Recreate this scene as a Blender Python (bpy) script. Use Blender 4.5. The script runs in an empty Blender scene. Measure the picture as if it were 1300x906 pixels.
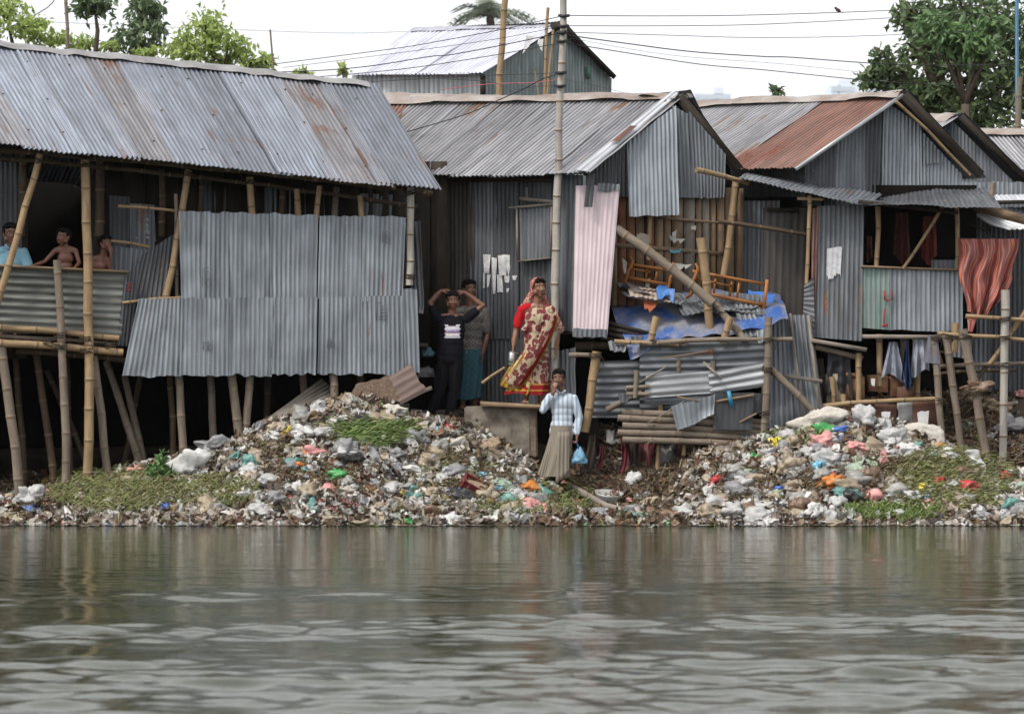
import bpy, math, random
import numpy as np
from mathutils import Vector, Matrix, noise as mnoise
random.seed(7); rng = np.random.default_rng(7)
SC = bpy.context.scene
COL = SC.collection
F = 4200.0; CAMY = -42.0; CAMZ = 2.0; HZ = 453.0
def W(px, py, Y=0.0):
    d = Y - CAMY
    return Vector(((px-650.0)*d/F, Y, CAMZ-(py-HZ)*d/F))
# ------------------------------------------------------------------ mesh builder
ORG = {}
class MB:
    def __init__(s): s.v=[]; s.f=[]; s.uv=[]; s.m=[]; s.n=0; s.rib=[]; s.hr=False
    def add(s, v, f, uv=None, mi=0, rib=None):
        v=np.asarray(v,float).reshape(-1,3)
        s.rib.append(np.full(len(v),.5) if rib is None else rib); s.hr=s.hr or rib is not None
        fl = f if isinstance(f,list) and len(f) and isinstance(f[0],np.ndarray) else [np.asarray(f)]
        if uv is None: uv=np.zeros((len(v),2))
        uv=np.asarray(uv,float)
        for a in fl:
            a=np.asarray(a,int)
            if a.size==0: continue
            s.f.append(a+s.n); s.m.append(np.full(len(a),mi) if np.isscalar(mi) else np.asarray(mi))
        s.v.append(v); s.uv.append(uv); s.n+=len(v)
    def build(s, name, mats, parent=None, smooth=True, org=None):
        V=np.concatenate(s.v); UV=np.concatenate(s.uv)
        if parent is not None: org=ORG.get(parent.name, Vector((0,0,0)))
        if org is None:
            org=Vector(((V[:,0].min()+V[:,0].max())/2,(V[:,1].min()+V[:,1].max())/2,V[:,2].min()))
        me=bpy.data.meshes.new(name)
        me.vertices.add(len(V)); me.vertices.foreach_set('co',(V-np.array(org)).astype(np.float32).ravel())
        li=np.concatenate([a.ravel() for a in s.f]); tot=np.concatenate([np.full(len(a),a.shape[1]) for a in s.f])
        st=np.concatenate([[0],np.cumsum(tot)[:-1]])
        me.loops.add(len(li)); me.loops.foreach_set('vertex_index',li.astype(np.int32))
        me.polygons.add(len(tot)); me.polygons.foreach_set('loop_start',st.astype(np.int32)); me.polygons.foreach_set('loop_total',tot.astype(np.int32))
        me.polygons.foreach_set('material_index',np.concatenate(s.m).astype(np.int32))
        me.polygons.foreach_set('use_smooth',np.full(len(tot),smooth))
        ul=me.uv_layers.new(name='UVMap'); ul.data.foreach_set('uv',UV[li].astype(np.float32).ravel())
        if s.hr:
            at=me.attributes.new('rib','FLOAT','POINT'); at.data.foreach_set('value',np.concatenate(s.rib).astype(np.float32))
        me.update(calc_edges=True); me.validate()
        for m in (mats if isinstance(mats,(list,tuple)) else [mats]): me.materials.append(m)
        o=bpy.data.objects.new(name,me); COL.objects.link(o)
        if parent is not None: o.parent=parent
        else: o.location=org
        ORG[o.name]=Vector(org)
        return o
def tag(o,label=None,cat=None,group=None,kind=None):
    if label: o['label']=label
    if cat: o['category']=cat
    if group: o['group']=group
    if kind: o['kind']=kind
    return o
def thing(name,label,cat,loc,group=None):
    o=bpy.data.objects.new(name,None); COL.objects.link(o); o.location=loc; o.empty_display_size=.1
    ORG[o.name]=Vector(loc); return tag(o,label,cat,group)
# ------------------------------------------------------------------ shapes
def wob(a,b,seed,n=6,f=3.0):
    r=np.random.default_rng(seed); out=0
    for i in range(n):
        k=r.normal(size=2)*f; out=out+np.sin(k[0]*a+k[1]*b+r.uniform(0,6.28))/n
    return out*1.6
def gridfaces(nu,nv):
    i=np.arange(nu)[:,None]*(nv+1)+np.arange(nv)[None,:]; i=i.ravel()
    return np.stack([i,i+nv+1,i+nv+2,i+1],1)
def sheet(mb,q,horiz=False,pitch=.062,amp=.010,dent=.012,seed=0,mi=0,jag=0.,off=0.,curl=0.,cell=.10,uvo=None):
    TL,TR,BR,BL=[np.array(p) for p in q]
    if horiz: TL,TR,BR,BL = BL,TL,TR,BR      # u now runs up, ribs along image x
    if amp>.005: cell=min(cell,.07 if cell<.2 else .12)
    w=(np.linalg.norm(TR-TL)+np.linalg.norm(BR-BL))/2; h=(np.linalg.norm(TL-BL)+np.linalg.norm(TR-BR))/2
    nu=max(3,int(w/pitch*6)) if amp>0 else max(3,int(w/.05)); nv=max(3,int(h/cell))
    u,v=np.meshgrid(np.linspace(0,1,nu+1),np.linspace(0,1,nv+1),indexing='ij')
    r=np.random.default_rng(seed+11)
    vv=v.copy()
    if jag>0:
        ja=wob(u*w*9,u*0,seed+3,6,3.)*jag+np.round(r.normal(size=(nu+1,1))*.3)*jag*.5
        vv=v+(ja/h)*np.clip(1-v*4,0,1)+ (wob(u*w*9,u*0,seed+4,6,3.)*jag*.5/h)*np.clip(v*4-3,0,1)
    P=(BL*(1-u[...,None])+BR*u[...,None])*(1-vv[...,None])+(TL*(1-u[...,None])+TR*u[...,None])*vv[...,None]
    n=np.cross(TR-TL,TL-BL); n/= (np.linalg.norm(n)+1e-9)
    if n[1]>0 or (abs(n[1])<.05 and n[2]<0): n=-n
    ph=r.uniform(0,6.28)
    am=np.clip(.75+.45*wob(u*w*2.2,v*h*.5,seed+9,6,2.),.2,1.15)
    d=amp*am*np.sin(2*math.pi*u*w/pitch+ph)+dent*wob(u*w,v*h,seed,7,3.2)+dent*.5*wob(u*w*3,v*h*3,seed+7,7,3.)+off
    if amp>.005:
        for _ in range(int(w*h*9)):
            cu,cv=r.uniform(0,w),r.uniform(0,h); sr=r.uniform(.02,.06); d=d-r.uniform(.3,1)*dent*.9*np.exp(-(((u*w-cu)/sr)**2+((v*h-cv)/(sr*1.3))**2))
    if curl: d=d+curl*(np.clip(.18-v,0,1)/.18)**2*(.5+.5*wob(u*w,u*0,seed+2,4,4.))
    P=P+n*d[...,None]
    uo=r.uniform(0,50,2) if uvo is None else uvo
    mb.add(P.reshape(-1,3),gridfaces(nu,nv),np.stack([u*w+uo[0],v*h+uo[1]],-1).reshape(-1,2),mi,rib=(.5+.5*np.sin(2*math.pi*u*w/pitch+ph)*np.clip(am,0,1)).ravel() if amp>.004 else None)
def strips(mb,q,wd=.75,seed=0,mi=0,ext=.05,pitch=.062,amp=.0165,dent=.01,mis=None,courses=1):
    TL,TR,BR,BL=[np.array(p) for p in q]; w=np.linalg.norm(BR-BL); n=max(1,round(w/wd)); r=np.random.default_rng(seed)
    nrm=np.cross(TR-TL,TL-BL); nrm/=np.linalg.norm(nrm)
    if nrm[2]<0: nrm=-nrm
    for c in range(courses):
        v0,v1=c/courses-(.03 if c else 0),(c+1)/courses
        for i in range(n):
            a=i/n-.01; b=(i+1)/n+.02; e=r.uniform(-1,1)*ext if c==0 else r.uniform(0,1)*ext
            up=nrm*((i%2)*.007+c*.012)
            def pt(u,v): return (BL*(1-u)+BR*u)*(1-v)+(TL*(1-u)+TR*u)*v+up
            dn=(BL-TL)/np.linalg.norm(BL-TL)*e
            m=mi if mis is None else mis[i%len(mis)]
            sheet(mb,[pt(a,v1),pt(b,v1),pt(b,v0)+dn,pt(a,v0)+dn],pitch=pitch,amp=amp,dent=dent,seed=seed*31+i+c*77,mi=m,cell=.25,jag=.012)
def tube(mb,pts,rad,seg=8,mi=0,cap=True,uvv=True,nodes=False,flat=None):
    pts=[np.array(p,float) for p in pts]; n=len(pts)
    rad=[rad]*n if np.isscalar(rad) else list(rad)
    V=[];UV=[];L=0; up=np.array((0,0,1.))
    for i,p in enumerate(pts):
        t=(pts[min(i+1,n-1)]-pts[max(i-1,0)]); t/=np.linalg.norm(t)+1e-9
        a=np.cross(t,up if abs(t[2])<.9 else np.array((0,1.,0))); a/=np.linalg.norm(a); b=np.cross(a,t)
        if i: L+=np.linalg.norm(p-pts[i-1])
        for k in range(seg):
            th=2*math.pi*k/seg; V.append(p+rad[i]*(math.cos(th)*a+math.sin(th)*b*(flat or 1))); UV.append((k/seg,L))
    fs=[]
    for i in range(n-1):
        for k in range(seg): fs.append((i*seg+k,i*seg+(k+1)%seg,(i+1)*seg+(k+1)%seg,(i+1)*seg+k))
    fl=[np.array(fs)]; ml=[mi]
    if cap:
        fl.append(np.array([list(range(seg))[::-1]])); fl.append(np.array([[ (n-1)*seg+k for k in range(seg)]]))
    mb.add(V,fl,UV,mi)
def bamboo(mb,p0,p1,r0=.05,r1=None,gap=.40,bend=.02,seed=None,seg=9):
    if seed is None: seed=random.randrange(9999)
    r=random.Random(seed); r1=r0*.88 if r1 is None else r1
    p0=np.array(p0);p1=np.array(p1); d=p1-p0; L=np.linalg.norm(d); t=d/L
    s=np.cross(t,(0,1,.3)); s/=np.linalg.norm(s)
    ts=[0]; x=r.uniform(.08,gap)
    marks=[]
    while x<L-.03: marks.append(x); x+=gap*r.uniform(.8,1.15)
    kx=[r.uniform(-1,1)*.011 for _ in marks]
    def P(x): 
        f=x/L; o=bend*math.sin(math.pi*f)*L*.5
        for m,k in zip(marks,kx): o+=k*math.exp(-((x-m)/.25)**2)
        return p0+t*x+s*o
    xs=[(0,1,0)]
    for m in marks: xs+=[(m-.035,.97,0),(m-.010,1.0,0),(m-.003,1.07,1),(m+.004,1.07,1),(m+.012,1.0,0),(m+.04,.96,0)]
    xs+=[(L,1,0)]; xs.sort(key=lambda a:a[0])
    xs=[xs[0]]+[xs[i] for i in range(1,len(xs)) if xs[i][0]>xs[i-1][0]+1e-4 and xs[i][0]<=L]
    n=len(xs); V=[];UV=[]; a=s; b=np.cross(t,s); uo=r.uniform(0,40)
    for (x,k,_) in xs:
        rr=(r0+(r1-r0)*x/L)*k; c=P(x)
        for j in range(seg):
            th=2*math.pi*j/seg; V.append(c+rr*(math.cos(th)*a+math.sin(th)*b)); UV.append((j/seg+uo,x+uo))
    fs=[];mi=[]
    for i in range(n-1):
        dk=1 if (xs[i][2] or xs[i+1][2]) else 0
        for j in range(seg): fs.append((i*seg+j,i*seg+(j+1)%seg,(i+1)*seg+(j+1)%seg,(i+1)*seg+j)); mi.append(dk)
    mb.add(V,np.array(fs),UV,np.array(mi))
    # hollow ends
    for e,base in ((0,0),(1,(n-1)*seg)):
        c=P(xs[0][0] if e==0 else L); rr=(r0 if e==0 else r1)*.6
        ring=[c+rr*(math.cos(2*math.pi*j/seg)*a+math.sin(2*math.pi*j/seg)*b) for j in range(seg)]
        outer=[V[base+j] for j in range(seg)]
        mb.add(outer+ring,np.array([(j,(j+1)%seg,seg+(j+1)%seg,seg+j) for j in range(seg)]),[(uo,uo)]*(2*seg),0)
        mb.add(ring,np.array([list(range(seg))]),[(uo,uo)]*seg,1)
def box(mb,p0,p1,w,d,mi=0,wd=(0,1,0),taper=1.):
    """bar from p0 to p1, w across, d deep along wd"""
    p0=np.array(p0);p1=np.array(p1); t=p1-p0; L=np.linalg.norm(t); t=t/L; wd=np.array(wd,float)
    a=np.cross(t,wd); a/=np.linalg.norm(a); b=np.cross(a,t)
    V=[];UV=[];uo=random.uniform(0,40)
    for p,k,x in ((p0,1,0),(p1,taper,L)):
        for sx,sy in ((-1,-1),(1,-1),(1,1),(-1,1)): V.append(p+a*sx*w/2*k+b*sy*d/2*k); UV.append((uo+sx*w/2+sy*d/2,uo+x))
    mb.add(V,np.array([(0,1,5,4),(1,2,6,5),(2,3,7,6),(3,0,4,7),(3,2,1,0),(4,5,6,7)]),UV,mi)
def block(mb,c,s,mi=0,rot=0.,bev=.0,jit=.0):
    cx,cy,cz=c; V=[]; R=Matrix.Rotation(rot,3,'Z')
    for z in (-1,1):
        for x,y in ((-1,-1),(1,-1),(1,1),(-1,1)):
            p=R@Vector((x*s[0]/2,y*s[1]/2,z*s[2]/2)); V.append((cx+p.x+random.uniform(-jit,jit),cy+p.y+random.uniform(-jit,jit),cz+p.z+random.uniform(-jit,jit)))
    uo=random.uniform(0,40)
    mb.add(V,np.array([(0,3,2,1),(4,5,6,7),(0,1,5,4),(1,2,6,5),(2,3,7,6),(3,0,4,7)]),[(uo+v[0],uo+v[2]) for v in V],mi)
def poly(mb,pts,thick,mi=0):
    """flat plate from outline points (xz-ish), extruded +Y by thick"""
    n=len(pts); A=[np.array(p) for p in pts]; B=[a+np.array((0,thick,0)) for a in A]
    mb.add(A+B,[np.array([list(range(n))]),np.array([list(range(2*n-1,n-1,-1))]),np.array([(i,n+i,n+(i+1)%n,(i+1)%n) for i in range(n)])],[(p[0],p[2]) for p in A+B],mi)
def ico(sub):
    import bmesh
    bm=bmesh.new(); bmesh.ops.create_icosphere(bm,subdivisions=sub,radius=1.); v=np.array([x.co[:] for x in bm.verts]); f=np.array([[a.index for a in x.verts] for x in bm.faces]); bm.free(); return v,f
ICO={k:ico(k) for k in (1,2,3,4)}
def crumple(sub,seed,amt=.35,f=1.6,flat=.6):
    v,fa=ICO[sub]; o=Vector((seed*3.17%91,seed*7.7%83,seed*1.3%71)); out=[]
    for p in v:
        q=Vector(p); n1=mnoise.noise(q*f+o); dd,_=mnoise.voronoi(q*f*1.25+o); n2=min(.6,dd[1]-dd[0]); n4=0.
        if sub>1: de,_=mnoise.voronoi(q*f*3.0+o*2); n4=min(.5,de[1]-de[0])
        if sub>2: df,_=mnoise.voronoi(q*f*6.5+o*3+Vector((n1,n1,0))); n4+=.8*min(.5,df[1]-df[0])
        out.append(Vector((q.x*(1+.3*mnoise.noise(o+Vector((0,0,q.z*2)))),q.y*(1+.3*mnoise.noise(o+Vector((5,0,q.x*2)))),q.z))*(1.05+amt*n1*1.7-amt*.8*n2-amt*.75*n4))
    out=np.array([x[:] for x in out]); out[:,2]=np.maximum(out[:,2],-.55)
    out[:,2]*=flat; return out,fa
def rotm(rx,ry,rz): 
    from mathutils import Euler
    return np.array(Euler((rx,ry,rz)).to_matrix())
def fyA(px): return -.22+(px-535)*.0021
# ------------------------------------------------------------------ materials
class NT:
    def __init__(s,name):
        s.m=bpy.data.materials.new(name); s.m.use_nodes=True; s.t=s.m.node_tree; s.t.nodes.clear()
        s.out=s.n('ShaderNodeOutputMaterial'); s.p=s.n('ShaderNodeBsdfPrincipled'); s.l(s.p,'BSDF',s.out,'Surface')
    def n(s,t,**k):
        x=s.t.nodes.new(t)
        for a,b in k.items(): setattr(x,a,b)
        return x
    def l(s,a,ao,b,bi): s.t.links.new(a.outputs[ao],b.inputs[bi])
    def coord(s,kind='UV',scale=(1,1,1),rot=(0,0,0)):
        c=s.n('ShaderNodeTexCoord'); m=s.n('ShaderNodeMapping'); m.inputs['Scale'].default_value=scale; m.inputs['Rotation'].default_value=rot
        s.l(c,kind,m,'Vector'); return m
    def noise(s,co,scale=5,det=5,rough=.6,dist=0):
        x=s.n('ShaderNodeTexNoise'); x.inputs['Scale'].default_value=scale; x.inputs['Detail'].default_value=det; x.inputs['Roughness'].default_value=rough; x.inputs['Distortion'].default_value=dist
        s.l(co,0,x,'Vector'); return x
    def ramp(s,src,so,stops,interp='LINEAR'):
        r=s.n('ShaderNodeValToRGB'); e=r.color_ramp; e.interpolation=interp
        while len(e.elements)<len(stops): e.elements.new(.5)
        for el,(p,c) in zip(e.elements,stops):
            el.position=p; el.color=(c,c,c,1) if np.isscalar(c) else (*c,1)
        s.l(src,so,r,'Fac'); return r
    def mix(s,fac,a,b,mode='MIX',f=None):
        x=s.n('ShaderNodeMix',data_type='RGBA',blend_type=mode)
        for idx,val in ((0,fac),(6,a),(7,b)):
            if val is None: continue
            if isinstance(val,tuple) and len(val)==2 and hasattr(val[0],'outputs'): s.t.links.new(val[0].outputs[val[1]],x.inputs[idx])
            elif idx==0: x.inputs[0].default_value=val
            else: x.inputs[idx].default_value=(*val,1)
        return (x,2)
    def base(s,c): s.t.links.new(c[0].outputs[c[1]],s.p.inputs['Base Color'])
    def bump(s,src,so,strength=.3,dist=.01):
        b=s.n('ShaderNodeBump'); b.inputs['Strength'].default_value=strength; b.inputs['Distance'].default_value=dist
        s.l(src,so,b,'Height'); s.l(b,0,s.p,'Normal'); return b
    def set(s,**k):
        for a,b in k.items(): s.p.inputs[a.replace('_',' ')].default_value=b
def tin(name,base,rust=.25,rustcol=(.17,.07,.035),dirt=.75,met=.3,rough=.5,scr=.5,isl=.35,dark=None,ribd=.30):
    s=NT(name); co=s.coord('UV',(1,1,1)); st=s.coord('UV',(7,.55,1)); st2=s.coord('UV',(30,1.2,1))
    geo=s.n('ShaderNodeNewGeometry')
    n1=s.noise(st,1.3,6,.62); n2=s.noise(st2,1.5,4,.6); n3=s.noise(co,2.1,7,.68,.4); n4=s.noise(co,26,3,.6)
    dk=tuple(c*.42 for c in base) if dark is None else dark
    lt=tuple(min(1,c*1.25+.02) for c in base)
    r1=s.ramp(n1,0,[(.34,0),(.64,1)]); c=s.mix((r1,0),dk,lt)
    c=s.mix(.40,c,base)
    r2=s.ramp(n2,0,[(.35,.72),(.6,1.08)]); c=s.mix(dirt,c,(r2,0),'MULTIPLY')
    isr=s.ramp(geo,'Random Per Island',[(0,1-isl),(1,1+isl*.25)]); c=s.mix(1.,c,(isr,0),'MULTIPLY')
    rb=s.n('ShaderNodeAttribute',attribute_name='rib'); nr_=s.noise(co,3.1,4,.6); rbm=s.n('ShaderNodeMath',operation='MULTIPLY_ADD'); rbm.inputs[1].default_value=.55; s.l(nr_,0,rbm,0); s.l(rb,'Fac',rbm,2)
    rr_=s.ramp(rbm,0,[(.25,1-ribd),(.75,.95),(1.15,1+ribd*.7)]); c=s.mix(1.,c,(rr_,0),'MULTIPLY')   # rib light and shade put into the colour: troughs darkened, crests lightened
    # pale scuffs
    r4=s.ramp(n4,0,[(.66,0),(.74,1)]); r5=s.ramp(n3,0,[(.5,0),(.62,1)])
    ms=s.mix(1.,(r4,0),(r5,0),'MULTIPLY'); mm=s.mix(scr,(0,0,0),ms); c=s.mix(mm,c,(.62,.63,.65))
    # rust in runs along the ribs
    n6=s.noise(s.coord('UV',(9,.55,1)),1.1,8,.7,.3); n7=s.noise(co,1.1,3,.5)
    a=s.mix(1.,(n6,0),(n7,0),'MULTIPLY'); lo=.40-.19*rust; rr=s.ramp(a[0],a[1],[(lo,0),(lo+.05,1)])
    rc=s.ramp(n4,0,[(.3,tuple(x*.55 for x in rustcol)),(.7,tuple(min(1,x*1.5) for x in rustcol))])
    c=s.mix((rr,0),c,(rc,0)); s.base(c)
    ro=s.ramp(n3,0,[(.3,rough-.1),(.7,rough+.18)]); s.l(ro,0,s.p,'Roughness')
    mt=s.ramp(rr,0,[(0,met),(1,0)]); s.l(mt,0,s.p,'Metallic'); s.bump(n4,0,.25,.004)
    return s.m
def wood(name,a,b,sc=(12,1.2,1),rough=.75,isl=.3,spots=None):
    s=NT(name); co=s.coord('UV',sc); n=s.noise(co,2.2,7,.65,.6); n2=s.noise(s.coord('Object'),2.2,4,.6)
    geo=s.n('ShaderNodeNewGeometry'); c=s.mix((s.ramp(n,0,[(.3,0),(.7,1)]),0),a,b)
    r=s.ramp(geo,'Random Per Island',[(0,1-isl),(1,1+isl*.3)]); c=s.mix(1.,c,(r,0),'MULTIPLY')
    r=s.ramp(n2,0,[(.35,.6),(.6,1.05)]); c=s.mix(.6,c,(r,0),'MULTIPLY')
    s.p.inputs['Specular IOR Level'].default_value=.25
    if spots: n3=s.noise(s.coord('Object'),5,5,.7); c=s.mix((s.ramp(n3,0,[(.56,0),(.62,1)]),0),c,spots)
    s.base(c); s.set(Roughness=rough); s.bump(n,0,.4,.004); return s.m
def plain(name,c,rough=.7,var=.35,sc=6,bump=.3,spec=.5,coord='Object',met=0,alt=None,trans=0):
    s=NT(name); n=s.noise(s.coord(coord),sc,6,.65,.2); s.p.inputs['Specular IOR Level'].default_value=.12 if rough>=.85 else (.3 if rough>=.6 else .5)
    d=tuple(x*(1-var) for x in c) if alt is None else alt
    s.base(s.mix((s.ramp(n,0,[(.35,0),(.65,1)]),0),d,c)); s.set(Roughness=rough,Metallic=met)
    if bump: n2=s.noise(s.coord(coord),sc*4,4,.6); s.bump(n2,0,bump,.01)
    if trans: s.p.inputs['Transmission Weight'].default_value=trans
    return s.m
def palette(name,cols,rough=.5,dirt=.45,thin=.25):
    s=NT(name); geo=s.n('ShaderNodeNewGeometry'); k=len(cols)
    r=s.ramp(geo,'Random Per Island',[(i/k,c) for i,c in enumerate(cols)],'CONSTANT') if k<=32 else None
    n=s.noise(s.coord('Object'),14,5,.7); c=s.mix((s.ramp(n,0,[(.42,0),(.66,dirt)]),0),(r,0),(.10,.075,.05))
    s.base(c); s.set(Roughness=rough); s.bump(n,0,.5,.01); return s.m
def plastic(name,c,dirt=.35,rough=.38,clear=.0,dc=(.16,.12,.085)):
    s=NT(name); n=s.noise(s.coord('Object'),7,6,.7,.3); n2=s.noise(s.coord('Object'),16,5,.6,1.2)
    v=s.n('ShaderNodeTexVoronoi',feature='DISTANCE_TO_EDGE'); v.inputs['Scale'].default_value=13; s.l(n2,'Color',v,'Vector')
    s.base(s.mix((s.ramp(n,0,[(.45,0),(.75,dirt)]),0),c,dc)); s.set(Roughness=rough)
    s.bump(n2,0,.6,.02)
    if clear:
        t=s.n('ShaderNodeBsdfTranslucent'); t.inputs['Color'].default_value=(*c,1); m=s.n('ShaderNodeMixShader'); m.inputs[0].default_value=clear
        s.l(s.p,0,m,1); s.l(t,0,m,2); s.l(m,0,s.out,'Surface')
    return s.m
def leafm(name,a,b,tr=.4):
    s=NT(name); geo=s.n('ShaderNodeNewGeometry'); r=s.ramp(geo,'Random Per Island',[(0,a),(.6,b),(1,tuple(min(1,x*1.3) for x in b))])
    s.base((r,0)); s.set(Roughness=.45); t=s.n('ShaderNodeBsdfTranslucent'); s.l(r,0,t,'Color'); m=s.n('ShaderNodeMixShader'); m.inputs[0].default_value=tr
    s.l(s.p,0,m,1); s.l(t,0,m,2); s.l(m,0,s.out,'Surface'); return s.m
M={}
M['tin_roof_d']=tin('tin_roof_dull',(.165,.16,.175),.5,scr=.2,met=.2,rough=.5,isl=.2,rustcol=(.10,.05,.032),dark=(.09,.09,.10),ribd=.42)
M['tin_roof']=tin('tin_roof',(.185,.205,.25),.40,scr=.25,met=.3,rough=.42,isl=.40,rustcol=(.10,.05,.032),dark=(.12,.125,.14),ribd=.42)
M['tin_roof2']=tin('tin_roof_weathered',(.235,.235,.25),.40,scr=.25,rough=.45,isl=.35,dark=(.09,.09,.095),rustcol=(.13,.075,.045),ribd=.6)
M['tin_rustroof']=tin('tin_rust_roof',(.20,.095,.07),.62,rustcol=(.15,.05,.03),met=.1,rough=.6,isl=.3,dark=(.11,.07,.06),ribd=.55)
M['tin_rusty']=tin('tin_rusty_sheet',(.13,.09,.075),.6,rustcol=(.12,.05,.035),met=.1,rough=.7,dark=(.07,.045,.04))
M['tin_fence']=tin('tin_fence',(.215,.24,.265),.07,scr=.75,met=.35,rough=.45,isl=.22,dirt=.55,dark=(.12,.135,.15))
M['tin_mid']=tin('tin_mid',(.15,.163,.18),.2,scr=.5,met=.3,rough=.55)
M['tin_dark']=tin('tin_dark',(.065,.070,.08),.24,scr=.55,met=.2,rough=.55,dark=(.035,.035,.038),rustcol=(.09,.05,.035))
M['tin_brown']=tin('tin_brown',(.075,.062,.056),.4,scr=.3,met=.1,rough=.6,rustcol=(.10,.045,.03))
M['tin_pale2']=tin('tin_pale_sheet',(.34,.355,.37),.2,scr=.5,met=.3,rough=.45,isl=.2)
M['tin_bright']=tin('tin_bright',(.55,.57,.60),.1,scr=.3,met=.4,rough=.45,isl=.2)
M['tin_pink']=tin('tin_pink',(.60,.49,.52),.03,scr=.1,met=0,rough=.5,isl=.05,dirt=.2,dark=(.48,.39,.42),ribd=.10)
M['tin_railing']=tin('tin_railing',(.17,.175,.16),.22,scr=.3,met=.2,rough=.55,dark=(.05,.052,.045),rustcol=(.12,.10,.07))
M['bamboo']=wood('bamboo',(.24,.155,.08),(.38,.275,.16),(3,1.5,1),.5,.3)
M['bamboo_n']=plain('bamboo_node',(.17,.12,.075),.7)
M['bamboo_g']=wood('bamboo_grey',(.14,.115,.09),(.25,.20,.155),(3,1.5,1),.7,.3)
M['bamboo_p']=wood('bamboo_pale',(.29,.265,.235),(.43,.40,.36),(3,1.5,1),.6,.2)
M['bamboo_d']=wood('bamboo_dark',(.05,.035,.024),(.11,.075,.045),(3,1.5,1),.7,.3)
M['plank']=wood('plank_brown',(.17,.115,.07),(.30,.21,.135),(14,1.3,1),.8,.25)
M['plank_g']=wood('plank_grey',(.15,.13,.11),(.30,.26,.22),(14,1.3,1),.85,.3)
M['plank_d']=wood('plank_dark',(.02,.016,.013),(.05,.038,.03),(10,1.3,1),.85,.4)
M['orange_wood']=wood('orange_wood',(.25,.085,.02),(.38,.16,.045),(8,1.3,1),.5,.2)
M['concrete']=plain('concrete',(.24,.21,.175),.9,.4,5,.6,alt=(.10,.085,.07))
M['mud']=plain('mud',(.08,.06,.045),.9,.5,4,1.0,alt=(.035,.027,.02))
M['path']=plain('earth_path',(.20,.165,.135),.95,.3,5,.7)
M['capm']=plain('ridge_metal',(.33,.30,.28),.6,.4,3,.3,met=.2,alt=(.2,.15,.125))
M['capd']=plain('ridge_metal_grey',(.30,.29,.29),.5,.4,3,.3,met=.3)
M['black']=plain('black_cable',(.02,.02,.02),.6,.1,5,0)
M['dark']=plain('interior_shade',(.008,.007,.006),.95,.3,5,.2)  # shade of rooms and gaps put into a near-black colour
M['paper']=plain('paper',(.62,.62,.62),.8,.2,8,.1)
M['clear']=plastic('clear_plastic',(.62,.62,.61),.25,.25,.25)
BAM=[M['bamboo'],M['bamboo_n']]; BAG=[M['bamboo_g'],M['bamboo_n']]; BAP=[M['bamboo_p'],M['bamboo_n']]; BAD=[M['bamboo_d'],M['bamboo_n']]
def newsprint():
    s=NT('newsprint'); co=s.coord('UV',(1,1,1)); b=s.n('ShaderNodeTexBrick'); b.inputs['Scale'].default_value=22; b.inputs['Mortar Size'].default_value=.035
    b.inputs['Brick Width'].default_value=.7; b.inputs['Row Height'].default_value=.35
    b.inputs['Color1'].default_value=(.22,.22,.23,1); b.inputs['Color2'].default_value=(.45,.45,.46,1); b.inputs['Mortar'].default_value=(.72,.72,.72,1); s.l(co,0,b,'Vector')
    n=s.noise(co,5,3); s.base(s.mix((s.ramp(n,0,[(.45,.15),(.6,1)]),0),(b,0),(.68,.68,.68))); s.set(Roughness=.85); return s.m
M['news']=newsprint()
# ------------------------------------------------------------------ camera, light, sky, air
cam=bpy.data.cameras.new('camera'); camo=bpy.data.objects.new('camera',cam); COL.objects.link(camo); SC.camera=camo
camo.location=(0,CAMY,CAMZ); camo.rotation_euler=(math.radians(90),0,0)
cam.sensor_width=36; cam.lens=36*F/1300; cam.clip_end=9000; cam.clip_start=.5
cam.dof.use_dof=True; cam.dof.focus_distance=41.5; cam.dof.aperture_fstop=3.2
w=bpy.data.worlds.new('World'); SC.world=w; w.use_nodes=True; nt=w.node_tree
bg=nt.nodes['Background']; sky=nt.nodes.new('ShaderNodeTexSky'); sky.sky_type='NISHITA'; sky.sun_disc=False
EL,AZ=math.radians(52),math.radians(228)   # high sun behind a bright overcast, from the camera side
sky.sun_elevation=EL; sky.sun_rotation=AZ; sky.dust_density=6; sky.air_density=1.2; sky.ozone_density=1
hs=nt.nodes.new('ShaderNodeHueSaturation'); hs.inputs['Saturation'].default_value=.15; hs.inputs['Value'].default_value=1.0
nt.links.new(sky.outputs[0],hs.inputs['Color']); mx=nt.nodes.new('ShaderNodeMix'); mx.data_type='RGBA'; mx.inputs[0].default_value=.75; mx.inputs[7].default_value=(4.35,4.42,4.55,1)   # even cloud cover over the clear sky
nt.links.new(hs.outputs[0],mx.inputs[6]); nt.links.new(mx.outputs[2],bg.inputs['Color']); bg.inputs['Strength'].default_value=.15
sl=bpy.data.lights.new('sun','SUN'); so=bpy.data.objects.new('sun',sl); COL.objects.link(so); sl.energy=1.5; sl.angle=math.radians(11); sl.color=(1,.93,.84)
# sun_rotation is measured clockwise from +Y
dvec=Vector((math.sin(AZ)*math.cos(EL),math.cos(AZ)*math.cos(EL),math.sin(EL))); so.rotation_euler=(-dvec).to_track_quat('-Z','Y').to_euler()
so.location=dvec*80
vs=SC.view_settings; vs.view_transform='Standard'; vs.look='None'; vs.exposure=.95; vs.gamma=1; vs.use_curve_mapping=False
SC.cycles.use_denoising=True; SC.cycles.max_bounces=6; SC.cycles.diffuse_bounces=3; SC.cycles.transparent_max_bounces=6; SC.cycles.volume_bounces=0
SC.cycles.use_adaptive_sampling=True; SC.cycles.adaptive_threshold=.02
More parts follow.
